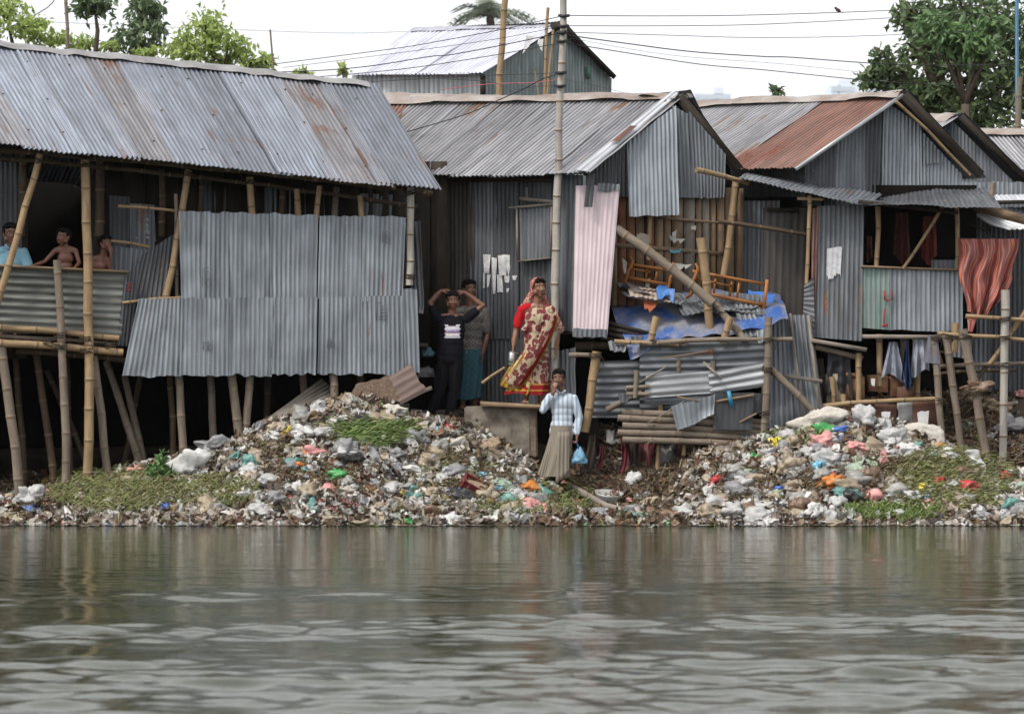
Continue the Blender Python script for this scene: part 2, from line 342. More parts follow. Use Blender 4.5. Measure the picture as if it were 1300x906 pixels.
# ------------------------------------------------------------------ ground
PXC=[-900,0,100,200,270,330,400,450,490,540,600,650,680,720,760,800,850,900,960,1060,1150,1200,1250,1300,2300]
CREST=[640,640,613,590,575,548,520,508,512,532,560,590,612,632,645,650,628,582,556,532,547,568,602,618,618]
def zc(py,Y): return CAMZ-(py-HZ)*(Y-CAMY)/F
ROWS={-2.62:[0]*25, -0.85:[zc(c,-.85) for c in CREST],
 -0.2:[.22,.22,.25,.4,.5,.62,.85,1.05,1.15,1.2,1.2,.85,.62,.55,.5,.5,.6,.85,.95,1.12,1.0,.78,.6,.55,.55],
 .5:[.3,.3,.3,.45,.55,.65,.85,1.0,1.12,1.22,1.3,1.33,1.25,1.15,.98,.95,.95,.97,1.0,1.12,1.03,.9,.85,.85,.85],
 1.5:[.4,.4,.4,.5,.6,.7,.9,1.0,1.15,1.25,1.3,1.33,1.3,1.25,1.2,1.1,1.1,1.1,1.2,1.3,1.45,1.5,1.52,1.5,1.5],
 3.:[.6]*5+[.8]*3+[1.2]*2+[1.3]*15, 6.:[1.4]*25, 900.:[1.4]*25, -2.9:[-.12]*25, -3.6:[-.5]*25, -40.:[-1.5]*25, -900.:[-1.5]*25}
RY=np.array(sorted(ROWS)); RZ=np.array([ROWS[y] for y in RY]); PX=np.array(PXC,float)
def Hbase(x,Y):
    x=np.asarray(x,float);Y=np.asarray(Y,float); p=650+x*100; Y=Y+.24*wob(x*1.2,x*.3,77,9,2.)*np.clip((-1.4-Y)/.8,0,1)
    cols=np.stack([np.interp(p,PX,RZ[i]) for i in range(len(RY))],0)
    i=np.clip(np.searchsorted(RY,Y)-1,0,len(RY)-2); t=np.clip((Y-RY[i])/(RY[i+1]-RY[i]),0,1)
    a=np.take_along_axis(cols,i[None],0)[0]; b=np.take_along_axis(cols,(i+1)[None],0)[0]
    return a*(1-t)+b*t
def H(x,Y):
    x=np.asarray(x,float);Y=np.asarray(Y,float)
    m=np.clip((Y+2.75)/.5,0,1)*np.clip((3-Y)/1.,0,1)
    path=np.clip(1-np.abs((x+.1)/.9),0,1)*np.clip((Y+1.2)/.5,0,1)
    return Hbase(x,Y)+m*(1-.8*path)*(.045*wob(x*1.3,Y*1.5,5,9,2.5)+.028*wob(x*4,Y*4,6,9,2.)+.012*wob(x*11,Y*11,9,9,2.))
def H1(x,Y): return float(H(np.array([x]),np.array([Y]))[0])
HY=np.arange(-3.2,4,.02)
def hit(px,py):
    Y=HY; d=Y+42; x=(px-650)*d/F; k=np.nonzero(H(x,Y)>=CAMZ-(py-HZ)*d/F)[0]
    if len(k): return W(px,py,float(Y[k[0]]))
    return W(px,py,-.5)
xs=np.concatenate([[-1300,-200,-60,-20,-12],np.arange(-9,9.01,.06),[12,20,60,200,1300]])
ys=np.concatenate([[-900,-300,-80,-30,-10,-5],np.arange(-3.7,3.5,.06),[4,5,6,8,12,20,50,200,900,1300]])
gx,gy=np.meshgrid(xs,ys,indexing='ij'); mb=MB()
mb.add(np.stack([gx,gy,H(gx.ravel(),gy.ravel()).reshape(gx.shape)],-1).reshape(-1,3),gridfaces(len(xs)-1,len(ys)-1))
tag(mb.build('ground',M['mud'],org=Vector((0,0,0))),kind='structure')
# ------------------------------------------------------------------ water
def water_mat():
    s=NT('pond_water'); s.set(Roughness=.03,IOR=1.33); n=s.noise(s.coord('Object',(.25,.25,1)),1.,3)
    s.base(s.mix((n,0),(.030,.034,.020),(.042,.046,.028)))
    a=s.noise(s.coord('Object',(.8,5.5,1)),1.6,4,.55,.4); b=s.noise(s.coord('Object',(3.0,20,1)),2.,3,.5)
    c=s.mix(.25,(a,0),(b,0)); s.bump(c[0],c[1],.13,.05); return s.m
M['water']=water_mat()
xs=np.concatenate([[-900,-100,-30],np.arange(-8,8.01,.08),[30,100,900]])
ys=np.concatenate([[-900,-200,-70,-45,-30],np.arange(-27,-2.0,.045),[-1.2]])
gx,gy=np.meshgrid(xs,ys,indexing='ij')
amp=np.interp(gy,[-30,-24,-19,-15,-12,-8,-2.5],[.062,.060,.054,.034,.012,.0045,.0018])*(np.abs(gx)<9)
wv_=wob(gx*2.0,gy*4.4,31,26,2.0)+.3*wob(gx*4.5,gy*9,32,22,2.0)
z=amp*np.clip(.8+.9*wob(gx*.45,gy*.9,33,8,1.5),.25,1.6)*wv_
mb=MB(); mb.add(np.stack([gx,gy,z],-1).reshape(-1,3),gridfaces(len(xs)-1,len(ys)-1))
tag(mb.build('water',M['water'],org=Vector((0,0,0))),kind='structure')
# ------------------------------------------------------------------ haze
def haze():
    mb=MB(); block(mb,(0,0,53),(2800,2800,110)); m=bpy.data.materials.new('haze_air'); m.use_nodes=True; t=m.node_tree; t.nodes.clear()
    o=t.nodes.new('ShaderNodeOutputMaterial'); v=t.nodes.new('ShaderNodeVolumePrincipled'); v.inputs['Density'].default_value=HAZE_D; v.inputs['Color'].default_value=(.93,.95,1,1); v.inputs['Anisotropy'].default_value=.2
    t.links.new(v.outputs[0],o.inputs['Volume']); tag(mb.build('haze',m),kind='stuff')
HAZE_D=.00008
haze()
# ------------------------------------------------------------------ people
class Blob:
    def __init__(s): s.mb=MB()
    def ell(s,c,r,R=None,sub=3):
        v,f=ICO[sub]; v=v*np.array(r)
        if R is not None: v=v@np.array(R).T
        s.mb.add(v+np.array(c),f); return s
    def cap(s,a,b,ra,rb,k=6,fl=None):
        a=np.array(a);b=np.array(b); L=np.linalg.norm(b-a); d=(b-a)/max(L,1e-6)
        u=np.cross(d,(0,1,0) if abs(d[1])<.9 else (1,0,0)); u/=np.linalg.norm(u); w=np.cross(d,u); R=np.stack([d,u,w],1)
        v,f=ICO[2]; v=v.copy(); x=v[:,0]; rr=np.where(x>0,rb,ra); o=v*rr[:,None]; o[:,0]+=np.where(x>1e-4,L,np.where(x<-1e-4,0,L*.5)); 
        if fl: o[:,2]*=fl
        s.mb.add(o@R.T+a,f); return s
    def build(s,name,mats,parent,voxel=.009,sm=3,fold=0,fs=12,seed=1,paint=None,stretch=(1,1,.45)):
        V=np.concatenate(s.mb.v); me=bpy.data.meshes.new('t'); Fs=np.concatenate(s.mb.f); me.from_pydata(V.tolist(),[],Fs.tolist()); o=bpy.data.objects.new('t',me); COL.objects.link(o)
        m=o.modifiers.new('r','REMESH'); m.mode='VOXEL'; m.voxel_size=voxel; m.use_smooth_shade=True
        if sm: q=o.modifiers.new('s','SMOOTH'); q.iterations=sm; q.factor=.5
        dg=bpy.context.evaluated_depsgraph_get(); ev=o.evaluated_get(dg); m2=ev.to_mesh()
        n=len(m2.vertices); v=np.empty(n*3,np.float32); m2.vertices.foreach_get('co',v); v=v.reshape(-1,3).astype(float); nr=np.empty(n*3,np.float32); m2.vertices.foreach_get('normal',nr); nr=nr.reshape(-1,3)
        fq=[tuple(p.vertices) for p in m2.polygons]; ev.to_mesh_clear(); bpy.data.objects.remove(o)
        if fold:
            st=np.array(stretch); o_=Vector((seed*3.1,seed,0))
            d=np.array([abs(mnoise.noise(Vector(p*fs*st)+o_))-.2+.5*mnoise.noise(Vector(p*fs*2.1*st)+o_) for p in v]); v=v+nr*(d*fold)[:,None]
        q4=np.array([f for f in fq if len(f)==4]); q3=[f for f in fq if len(f)==3]
        out=MB(); fl=[q4]+([np.array(q3)] if q3 else [])
        uv=v[:,[0,2]]
        if paint is not None:
            for a in fl: out.m.append(paint(v[a].mean(1))); out.f.append(a)
            out.v.append(v); out.uv.append(uv); out.n=n
        else: out.add(v,fl,uv)
        return out.build(name,mats,parent)
def vec(*a): return np.array(a,float)
def rz(a): c,s_=math.cos(a),math.sin(a); return np.array([[c,-s_,0],[s_,c,0],[0,0,1.]])
def rx(a): c,s_=math.cos(a),math.sin(a); return np.array([[1,0,0],[0,c,-s_],[0,s_,c]])
def ry(a): c,s_=math.cos(a),math.sin(a); return np.array([[c,0,s_],[0,1,0],[-s_,0,c]])
def headprims(b,c,R,s):
    s=s*1.10
    T=lambda *p: c+R@(vec(*p)*s); E=lambda p,r: b.ell(T(*p),vec(*r)*s,R)
    E((0,.012,.032),(.073,.090,.080)); E((0,-.022,-.030),(.057,.066,.072)); E((0,-.050,-.088),(.026,.026,.022))
    E((0,-.062,.028),(.050,.016,.014)); b.cap(T(0,-.083,.008),T(0,-.103,-.026),.008*s,.012*s); E((-.013,-.088,-.030),(.010,.010,.008)); E((.013,-.088,-.030),(.010,.010,.008))
    E((0,-.083,-.053),(.024,.010,.006)); E((0,-.081,-.066),(.020,.011,.007)); E((-.034,-.062,-.022),(.024,.022,.022)); E((.034,-.062,-.022),(.024,.022,.022))
    E((-.058,-.02,-.055),(.018,.035,.028)); E((.058,-.02,-.055),(.018,.035,.028))
    E((-.075,.006,-.006),(.010,.019,.032)); E((.075,.006,-.006),(.010,.019,.032))
def face(parent,c,R,s):
    s=s*1.10
    T=lambda *p: c+R@(vec(*p)*s); v,f=ICO[2]
    for sx in (-1,1):
        e=MB(); e.add((v*vec(.0115,.006,.0045)*s)@R.T+T(sx*.030,-.0765,.006),f); o=e.build('eye',M['eyew'],parent)
        e=MB(); e.add((v*vec(.0055,.004,.0046)*s)@R.T+T(sx*.030,-.0800,.006),f); e.build('iris',M['iris'],o)
        e=MB(); tube(e,[T(sx*.014,-.089,.024),T(sx*.032,-.087,.030),T(sx*.051,-.074,.024)],[.0018*s,.0024*s,.001*s],5); e.build('eyebrow',M['hair'],parent)
    e=MB(); e.add((v*vec(.023,.007,.0045)*s)@R.T+T(0,-.090,-.054),f); e.add((v*vec(.019,.007,.0055)*s)@R.T+T(0,-.089,-.064),f); e.build('lips',M['lips'],parent)
def hand(b,w,d,n,side,s,curl=.5,thumb=.9,spread=.12):
    """w wrist, d direction of the palm, n normal out of the palm (fingers curl towards n), side = +1/-1 thumb side along cross(d,n)"""
    d=d/np.linalg.norm(d); n=n-d*np.dot(n,d); n/=np.linalg.norm(n); t=np.cross(d,n)*side
    for k in (-.028,-.010,.010,.027): b.cap(w+t*k*.6*s,w+d*.078*s+t*k*s,.015*s,.0125*s)
    for i,(k,L) in enumerate(((.029,.066),(.010,.075),(-.010,.070),(-.028,.054))):
        p=w+d*.080*s+t*k*s; a=curl*(.55+.1*i); di=d+t*spread*k/.03
        for j,(l,r0,r1) in enumerate(((.45,.0095,.0088),(.32,.0088,.0080),(.23,.0080,.0068))):
            dd=math.cos(a)*di+math.sin(a)*n; dd/=np.linalg.norm(dd); q=p+dd*L*l*1.1*s; b.cap(p,q,r0*s,r1*s); p=q; a+=curl*.85
    p=w+d*.022*s+t*.026*s; dd=(d*.55+t*.75+n*.35*thumb); dd/=np.linalg.norm(dd); q=p+dd*.040*s; b.cap(p,q,.013*s,.0105*s); dd=d*.9+t*.25+n*.3*thumb; dd/=np.linalg.norm(dd); b.cap(q,q+dd*.032*s,.0105*s,.008*s)
def arm(b,sh,el,wr,s,f=1.): 
    b.cap(sh,sh+(el-sh)*.5,.050*s*f,.045*s*f); b.cap(sh+(el-sh)*.4,el,.046*s*f,.036*s*f); b.cap(el,el+(wr-el)*.35,.037*s*f,.038*s*f); b.cap(el+(wr-el)*.35,wr,.038*s*f,.024*s*f); b.ell(el,vec(.037,.037,.037)*s*f)
def leg(b,hp,kn,an,s,toe):
    b.cap(hp,kn,.082*s,.052*s); b.cap(kn,kn+(an-kn)*.35,.053*s,.054*s); b.cap(kn+(an-kn)*.35,an,.054*s,.033*s); foot(b,an,toe,s)
def foot(b,an,toe,s,f=1):
    d=(toe-an); d[2]=0; d/=np.linalg.norm(d); h=an+vec(0,0,-.045*s); b.cap(an,h-d*.03*s,.034*s*f,.030*s*f); b.cap(h-d*.03*s,h+d*.12*s,.030*s*f,.026*s*f); b.cap(h+d*.10*s,h+d*.19*s-vec(0,0,.010*s),.034*s*f,.016*s*f,fl=1)
    t=np.cross(d,(0,0,1)); 
    if f==1:
        for i in range(5): b.cap(h+d*.15*s+t*(i-2)*.016*s-vec(0,0,.012*s),h+d*(.205-.008*abs(i-1))*s+t*(i-2)*.017*s-vec(0,0,.020*s),.011*s,.009*s)
def torso(b,pel,wai,che,nk,hd,shL,shR,s,f=1.):
    b.ell(pel,vec(.150,.105,.105)*s*f); b.ell((pel+wai)/2,vec(.138,.098,.11)*s*f); b.ell(wai,vec(.128,.092,.12)*s*f); b.ell((wai+che)/2,vec(.140,.098,.12)*s*f); b.ell(che,vec(.158,.108,.13)*s*f)
    b.cap(shL,(shL*.3+che*.3+nk*.4),.050*s*f,.062*s*f); b.cap(shR,(shR*.3+che*.3+nk*.4),.050*s*f,.062*s*f); b.cap(che,nk,.085*s*f,.055*s*f); [b.cap(nk-vec(0,0,.018),q_+vec(0,0,.004),.056*s*f,.048*s*f) for q_ in (shL,shR)]
def neck(b,nk,hd,R,s): b.cap(nk-vec(0,0,.03*s),hd+R@(vec(0,.012,-.04)*s),.055*s,.048*s)
def loft(name,mats,parent,rings,seg=96,seed=1,mi=None,fold=10,closed=True):
    """rings: (centre, rx, ry, fold amplitude); heights top to bottom, finely interpolated"""
    n=len(rings); K=46; V=[];UV=[]; r=np.random.default_rng(seed); ph=r.uniform(0,6.28,4); th=np.linspace(0,2*math.pi,seg,endpoint=False)
    for k in range(K+1):
        x=k/K*(n-1); i=min(int(x),n-2); t=x-i; a=rings[i];b=rings[i+1]; t=t*t*(3-2*t)*.5+t*.5
        c=np.array(a[0])*(1-t)+np.array(b[0])*t; R0=a[1]*(1-t)+b[1]*t; R1=a[2]*(1-t)+b[2]*t; fa=a[3]*(1-t)+b[3]*t
        f=1+fa*(np.sin(th*fold+ph[0]+2.2*np.sin(th+ph[2])+k*.02)+.5*np.sin(th*(fold*1.7//1)+ph[1]+k*.05)+.4*np.sin(th*3+ph[2]-k*.03))
        V.append(np.stack([c[0]+R0*f*np.cos(th),c[1]+R1*f*np.sin(th),np.full(seg,c[2])+(.012*np.sin(th*3+ph[3]) if k==K else 0)],-1)); UV.append(np.stack([th/6.283,np.full(seg,k/K)],-1))
    V=np.concatenate(V);UV=np.concatenate(UV); fs=[]
    for k in range(K):
        i=np.arange(seg); fs.append(np.stack([k*seg+i,(k+1)*seg+i,(k+1)*seg+(i+1)%seg,k*seg+(i+1)%seg],1))
    fs=np.concatenate(fs); mb=MB(); m=0 if mi is None else mi(np.repeat(np.arange(K)/K,seg))
    mb.add(V,fs,UV,m if np.isscalar(m) else m)
    c=V[:seg].mean(0); mb.add(np.concatenate([V[:seg],[c]]),np.array([(j,(j+1)%seg,seg) for j in range(seg)]),None,0)
    c=V[-seg:].mean(0)+vec(0,0,.06); mb.add(np.concatenate([V[-seg:],[c]]),np.array([((j+1)%seg,j,seg) for j in range(seg)]),None,0)
    return mb.build(name,mats,parent)
def skin(name,c):
    s=NT(name); n=s.noise(s.coord('Object'),6,4,.6); s.base(s.mix((n,0),tuple(x*.8 for x in c),tuple(x*1.15 for x in c))); s.set(Roughness=.5); s.p.inputs['Subsurface Weight'].default_value=.06; s.p.inputs['Subsurface Radius'].default_value=(.02,.008,.004); return s.m
M['skin']=skin('skin',(.205,.098,.058)); M['skin2']=skin('skin_dark',(.15,.068,.042)); M['skin_b']=skin('skin_boy',(.15,.062,.040)); M['eyew']=plain('eye_white',(.5,.47,.43),.3,.05,5,0); M['iris']=plain('iris',(.015,.01,.008),.2,.05,5,0)
M['hair']=plain('hair',(.006,.005,.005),.86,.3,30,.6); M['lips']=plain('lips',(.15,.055,.05),.5,.2,20,0)
def hairb(root,c,R,s,front=.0,vol=1.):
    s=s*1.10
    b=Blob(); T=lambda *p: c+R@(vec(*p)*s)
    b.ell(T(0,.030,.046),vec(.083*vol,.088,.076)*s,R); b.ell(T(0,.052,.005),vec(.076,.062,.072)*s,R); b.ell(T(0,-.026,.084),vec(.064,.056,.036)*s,R); b.ell(T(-.036,-.046,.072),vec(.032,.032,.024)*s,R); b.ell(T(.03,-.050,.072+front),vec(.036,.032,.025)*s,R)
    for sx in (-1,1): b.ell(T(sx*.070,-.004,.030),vec(.012,.022,.034)*s,R)
    return b.build('hair',M['hair'],root,.007,1,fold=.010,fs=40,seed=3,stretch=(1,1,1))
def cloth(name,c,alt=None,sc=8,rough=.9): return plain(name,c,rough,.25,sc,.5,alt=alt)
# ---- man in black shirt, hands on head
def tee_mat():
    s=NT('black_tee'); n=s.noise(s.coord('Object'),8,4); s.base(s.mix((n,0),(.005,.005,.008),(.012,.012,.017))); s.set(Roughness=.95); s.p.inputs['Specular IOR Level'].default_value=.1; return s.m
def print_mat():
    s=NT('shirt_print'); co=s.coord('Object',(1,1,1)); sp=s.n('ShaderNodeSeparateXYZ'); s.l(co,0,sp,0); n=s.noise(s.coord('Object',(22,22,30)),1.,4,.7)
    a=s.n('ShaderNodeMath',operation='MULTIPLY_ADD'); a.inputs[1].default_value=5.2; a.inputs[2].default_value=-PZ*5.2; s.l(sp,2,a,0)
    m=s.n('ShaderNodeMath',operation='MULTIPLY_ADD'); m.inputs[1].default_value=.22; s.l(n,0,m,0); s.l(a,0,m,2)
    r=s.ramp(m,0,[(0,(.58,.57,.60)),(.24,(.30,.28,.36)),(.29,(.58,.57,.60)),(.46,(.26,.12,.13)),(.53,(.20,.16,.32)),(.62,(.40,.37,.55)),(.72,(.58,.57,.60)),(.90,(.40,.25,.27)),(.94,(.56,.55,.57))],'CONSTANT')
    s.base((r,0)); s.set(Roughness=.8); return s.m
def man_black():
    Y=.12; base=W(571,530,Y); p=thing('person','man in black T-shirt with white print and black trousers, both hands on his head','person',base); bx=np.array(base)
    L=lambda px,py,dy=0: np.array(W(px,py,Y))+vec(0,dy,0)
    s=.97; hd=L(575,381,-.02); R=rz(.08)@rx(.12)
    nk=L(574,400); che=L(574,416); wai=L(572,437); pel=L(571,456); shL=L(555,404); shR=L(593,404); elL=L(546,384,-.02); elR=L(613,388,-.04); wrL=L(560,369,.0); wrR=L(590,371,.0)
    hpL=L(563,462); hpR=L(579,462); knL=L(558,494,-.03); knR=L(577,495,-.02); anL=L(548,523,.0); anR=L(571,524,-.02)
    b=Blob(); torso(b,pel,wai,che,nk,hd,shL,shR,s,.92); neck(b,nk,hd,R,s); headprims(b,hd,R,s)
    arm(b,shL,elL,wrL,s); arm(b,shR,elR,wrR,s); hand(b,wrL,vec(.9,.1,.12),vec(0,.4,-1),-1,s,.35); hand(b,wrR,vec(-.9,.1,.15),vec(0,.4,-1),1,s,.35)
    leg(b,hpL,knL,anL,s,anL+vec(-.05,-1,0)); leg(b,hpR,knR,anR,s,anR+vec(.12,-1,0))
    b.build('body',M['skin2'],p,.0068,2); face(p,hd,R,s); hairb(p,hd,R,s)
    global PZ; PZ=che[2]-base.z-.14
    t=Blob(); torso(t,pel+vec(0,0,.01),wai,che,nk-vec(0,0,.03),hd,shL,shR,s,1.08); [t.ell(che+(pel-che)*k,vec(.176-.006*k*2,.118,.14)*s) for k in (.05,.25,.45,.65,.80)]; t.cap(shL,shL+(elL-shL)*.62,.068*s,.062*s); t.cap(shR,shR+(elR-shR)*.55,.068*s,.062*s)
    cx=che[0]
    def pr(c): return ((np.abs(c[:,0]-cx-.005)<.105-.02*np.abs(np.sin((c[:,2])*60)))&(c[:,1]<Y-.04)&(c[:,2]<che[2]+.04-.02*(np.abs(c[:,0]-cx)<.05))&(c[:,2]>che[2]-.13)).astype(int)
    t.build('t_shirt',[tee_mat(),print_mat()],p,.0085,2,fold=.012,fs=7,seed=4,paint=pr)
    q=Blob(); q.ell(pel,vec(.158,.112,.09)*s)
    for h,k,a in ((hpL,knL,anL),(hpR,knR,anR)): q.cap(h,k,.098*s,.072*s); q.cap(k,a+vec(0,0,.02),.072*s,.066*s)
    q.build('trousers',cloth('black_trousers',(.006,.006,.008)),p,.009,2,fold=.012,fs=8,seed=6)
    sm_=cloth('black_leather',(.012,.011,.011),rough=.5)
    for a,q_ in ((anL,-.2),(anR,.3)): f=Blob(); foot(f,a,a+vec(q_,-1,0),s,1.2); f.build('shoe',sm_,p,.009,2)
man_black()
# ---- young man behind
def man_behind():
    Y=.62; base=W(597,520,Y); p=thing('person','young man in a dark checked shirt and teal lungi standing behind the man in black','person',base)
    L=lambda px,py,dy=0: np.array(W(px,py,Y))+vec(0,dy,0)
    s=.98; hd=L(596,367,-.02); R=rz(.45)
    nk=L(597,389); che=L(600,402); wai=L(599,425); pel=L(598,446); shL=L(581,396); shR=L(616,396); elL=L(577,424,.02); elR=L(619,424,.02); wrL=L(580,450,-.04); wrR=L(613,447,-.06); anL=L(588,512); anR=L(603,514)
    b=Blob(); torso(b,pel,wai,che,nk,hd,shL,shR,s,.92); neck(b,nk,hd,R,s); headprims(b,hd,R,s); arm(b,shL,elL,wrL,s); arm(b,shR,elR,wrR,s)
    hand(b,wrL,vec(0,-.1,-1),vec(1,0,0),1,s,.4); hand(b,wrR,vec(0,-.1,-1),vec(-1,0,0),-1,s,.4); leg(b,L(590,455),L(590,482),anL,s,anL+vec(-.1,-1,0)); leg(b,L(605,455),L(604,482),anR,s,anR+vec(.2,-1,0))
    b.build('body',M['skin2'],p,.007,2); face(p,hd,R,s); hairb(p,hd,R,s,.004,1.06)
    s_=NT('checked_shirt'); co=s_.coord('Object',(1,1,1)); ck=s_.n('ShaderNodeTexChecker'); ck.inputs['Scale'].default_value=38; ck.inputs['Color1'].default_value=(.17,.155,.14,1); ck.inputs['Color2'].default_value=(.075,.07,.075,1); s_.l(co,0,ck,0); n=s_.noise(co,9,4); s_.base(s_.mix((s_.ramp(n,0,[(.45,0),(.62,.8)]),0),(ck,0),(.21,.19,.165))); s_.set(Roughness=.9)
    t=Blob(); torso(t,pel-vec(0,0,.02),wai,che,nk-vec(0,0,.02),hd,shL,shR,s,1.10); t.cap(shL,shL+(elL-shL)*.8,.066*s,.058*s); t.cap(shR,shR+(elR-shR)*.8,.066*s,.058*s); t.build('shirt',s_.m,p,.009,2,fold=.014,fs=8,seed=9)
    w=NT('teal_check'); co=w.coord('Object'); ck=w.n('ShaderNodeTexChecker'); ck.inputs['Scale'].default_value=22; ck.inputs['Color1'].default_value=(.015,.075,.10,1); ck.inputs['Color2'].default_value=(.025,.04,.05,1); w.l(co,0,ck,0); n=w.noise(co,5,4); w.base(w.mix((n,0),(ck,0),(.02,.085,.115))); w.set(Roughness=.9)
    loft('lungi',w.m,p,[(pel+vec(0,0,.03),.150,.115,.02),(pel-vec(0,0,.1),.165,.13,.03),(L(597,480),.165,.13,.05),(L(595,506),.16,.13,.06)],seed=3,fold=9)
    sm_=cloth('dark_rubber',(.02,.018,.018))
    for a in (anL,anR): f=Blob(); f.cap(a+vec(0,.03,-.075),a+vec(.02,-.17,-.078),.034,.036,fl=.35); f.build('sandal',sm_,p,.008,1)
man_behind()
# ---- woman in sari
def sari_mat(name,bg,fl,sc=13,border=False):
    s=NT(name); co=s.coord('Object'); d=s.noise(co,9,2,.5); 
    mp=s.mix(.10,(co,0),(d,'Color') if False else (d,1)); v=s.n('ShaderNodeTexVoronoi'); v.inputs['Scale'].default_value=sc; v.inputs['Randomness'].default_value=.8; s.t.links.new(mp[0].outputs[mp[1]],v.inputs['Vector'])
    r=s.ramp(v,0,[(0,(.35,.22,.06)),(.08,fl),(.52,fl),(.55,bg)],'CONSTANT'); n=s.noise(co,34,3,.6); r2=s.ramp(n,0,[(.62,0),(.66,.55)]); s.base(s.mix((r2,0),(r,0),(.30,.21,.08))); s.set(Roughness=.75); return s.m
def woman():
    Y=-.02; base=W(684,512,Y); p=thing('person','woman in cream sari with red flowers, head covered, holding a tin','person',base)
    L=lambda px,py,dy=0: np.array(W(px,py,Y))+vec(0,dy,0)
    s=.98; hd=L(684,365,-.03); R=rz(.42)@rx(.03)
    nk=L(682,386); che=L(681,404); wai=L(680,428); pel=L(680,447); shL=L(662,394); shR=L(701,395); elL=L(655,420,.0); elR=L(708,420,.02); wrL=L(652,438,-.05); wrR=L(706,443,-.03); anL=L(668,504,-.02); anR=L(686,505,.0)
    b=Blob(); torso(b,pel,wai,che,nk,hd,shL,shR,s,.97); neck(b,nk,hd,R,s); headprims(b,hd,R,s); arm(b,shL,elL,wrL,s,1.05); arm(b,shR,elR,wrR,s,1.05)
    hand(b,wrL,vec(-.05,-.1,-1),vec(1,-.3,0),1,s,.9); hand(b,wrR,vec(.0,-.1,-1),vec(-1,-.1,0),-1,s,.35); leg(b,L(672,455),L(672,480),anL,s,anL+vec(-.1,-1,0)); leg(b,L(688,455),L(688,480),anR,s,anR+vec(.25,-1,0))
    b.build('body',M['skin'],p,.0068,2); face(p,hd,R,s); hairb(p,hd,R,s*.97)
    cream=(.37,.30,.20); dr=(.13,.014,.02); sm=sari_mat('sari_flowers',cream,dr,13); red=cloth('sari_red',(.20,.010,.014)); gold=cloth('sari_gold',(.32,.19,.03)); redp=sari_mat('sari_red_print',(.24,.03,.03),(.42,.30,.22),30)
    # blouse
    t=Blob(); t.ell(che,vec(.160,.112,.12)*s); t.cap(shL+vec(0,0,0),shL+(elL-shL)*.72,.064*s,.060*s); t.cap(shL,(shL+nk)/2,.058,.055); t.build('blouse',cloth('red_blouse',(.42,.012,.018)),p,.009,2,fold=.008,fs=12)
    # skirt part with red and gold hem, swept to the left
    def mi(v): return np.where(v>.93,1,np.where(v>.905,2,np.where(v>.83,1,np.where(v>.81,2,0))))
    loft('sari_skirt',[sm,red,gold],p,[(wai+vec(0,0,.02),.135,.110,.01),(pel,.165,.135,.02),(L(679,462,.0),.180,.145,.03),(L(675,482,-.01),.215,.165,.05),(L(668,500,-.03),.275,.19,.06)],seed=7,fold=9,mi=mi)
    # front sweep of the free end over the bosom and left shoulder
    d=Blob(); d.ell(che+vec(.01,-.012,-.01),vec(.172,.124,.16)*s); d.ell((che+wai)/2,vec(.160,.124,.20)*s); d.ell(wai,vec(.156,.120,.18)*s); d.ell(pel,vec(.168,.128,.10)*s)
    d.cap(shR+vec(0,0,.0),(shR+nk)/2,.070*s,.062*s); d.cap(L(667,418,-.07),shR+vec(-.02,-.03,.02),.05,.06); 
    d.build('sari_drape',sm,p,.009,2,fold=.013,fs=13,seed=12,stretch=(1.4,1,.4))
    e=Blob(); e.cap(shR,shR+(elR-shR)*.55,.075*s,.080*s); e.cap(shR+(elR-shR)*.4,elR+vec(.005,0,.03),.080*s,.075*s); e.build('sari_sleeve_fold',redp,p,.009,2,fold=.02,fs=12,seed=5)
    # diagonal pleat band with border
    m=MB(); n=40
    def strip(mb,pts,wd,mi_):
        P=[np.array(q) for q in pts]; V=[]
        for i,q in enumerate(P):
            t_=P[min(i+1,len(P)-1)]-P[max(i-1,0)]; t_/=np.linalg.norm(t_); sd=np.cross(t_,(0,1,0)); sd/=np.linalg.norm(sd)
            for j in range(9): a=(j/8-.5); V.append(q+sd*a*wd[i]+vec(0,-.022*math.cos(j*1.57*2)*.5-.03*math.cos(a*3.1),0))
        mb.add(V,gridfaces(len(P)-1,8),None,mi_)
    ks=np.linspace(0,1,26); path=lambda t: L(700-6*t-46*t**1.5,398+92*t,-.10-.06*math.sin(t*3.1)-.05*t)
    strip(m,[path(t) for t in ks],[.10+.06*t for t in ks],0); strip(m,[path(t)+vec(.055+.03*t,-.012,-.03) for t in ks],[.022]*26,1); strip(m,[path(t)+vec(.07+.035*t,-.010,-.04) for t in ks],[.012]*26,2)
    o=m.build('sari_pleats',[sm,red,gold],p); so_=o.modifiers.new('t','SOLIDIFY'); so_.thickness=.006
    # swept lower-left corner of the cloth
    m=MB(); sheet(m,[L(664,446,-.12),L(678,452,-.15),L(672,497,-.21),L(637,483,-.12)],amp=.012,pitch=.07,dent=.01,seed=3,mi=0); sheet(m,[L(637,482,-.125),L(672,496,-.215),L(669,502,-.215),L(634,489,-.125)],amp=.010,pitch=.07,dent=.005,seed=3,mi=2); sheet(m,[L(646,466,-.145),L(652,462,-.15),L(638,483,-.13),L(633,488,-.13)],amp=.0,dent=.005,seed=3,mi=2)
    o=m.build('sari_end',[sari_mat('sari_end_red',(.30,.02,.02),(.45,.33,.14),16),red,gold],p); so_=o.modifiers.new('t','SOLIDIFY'); so_.thickness=.006
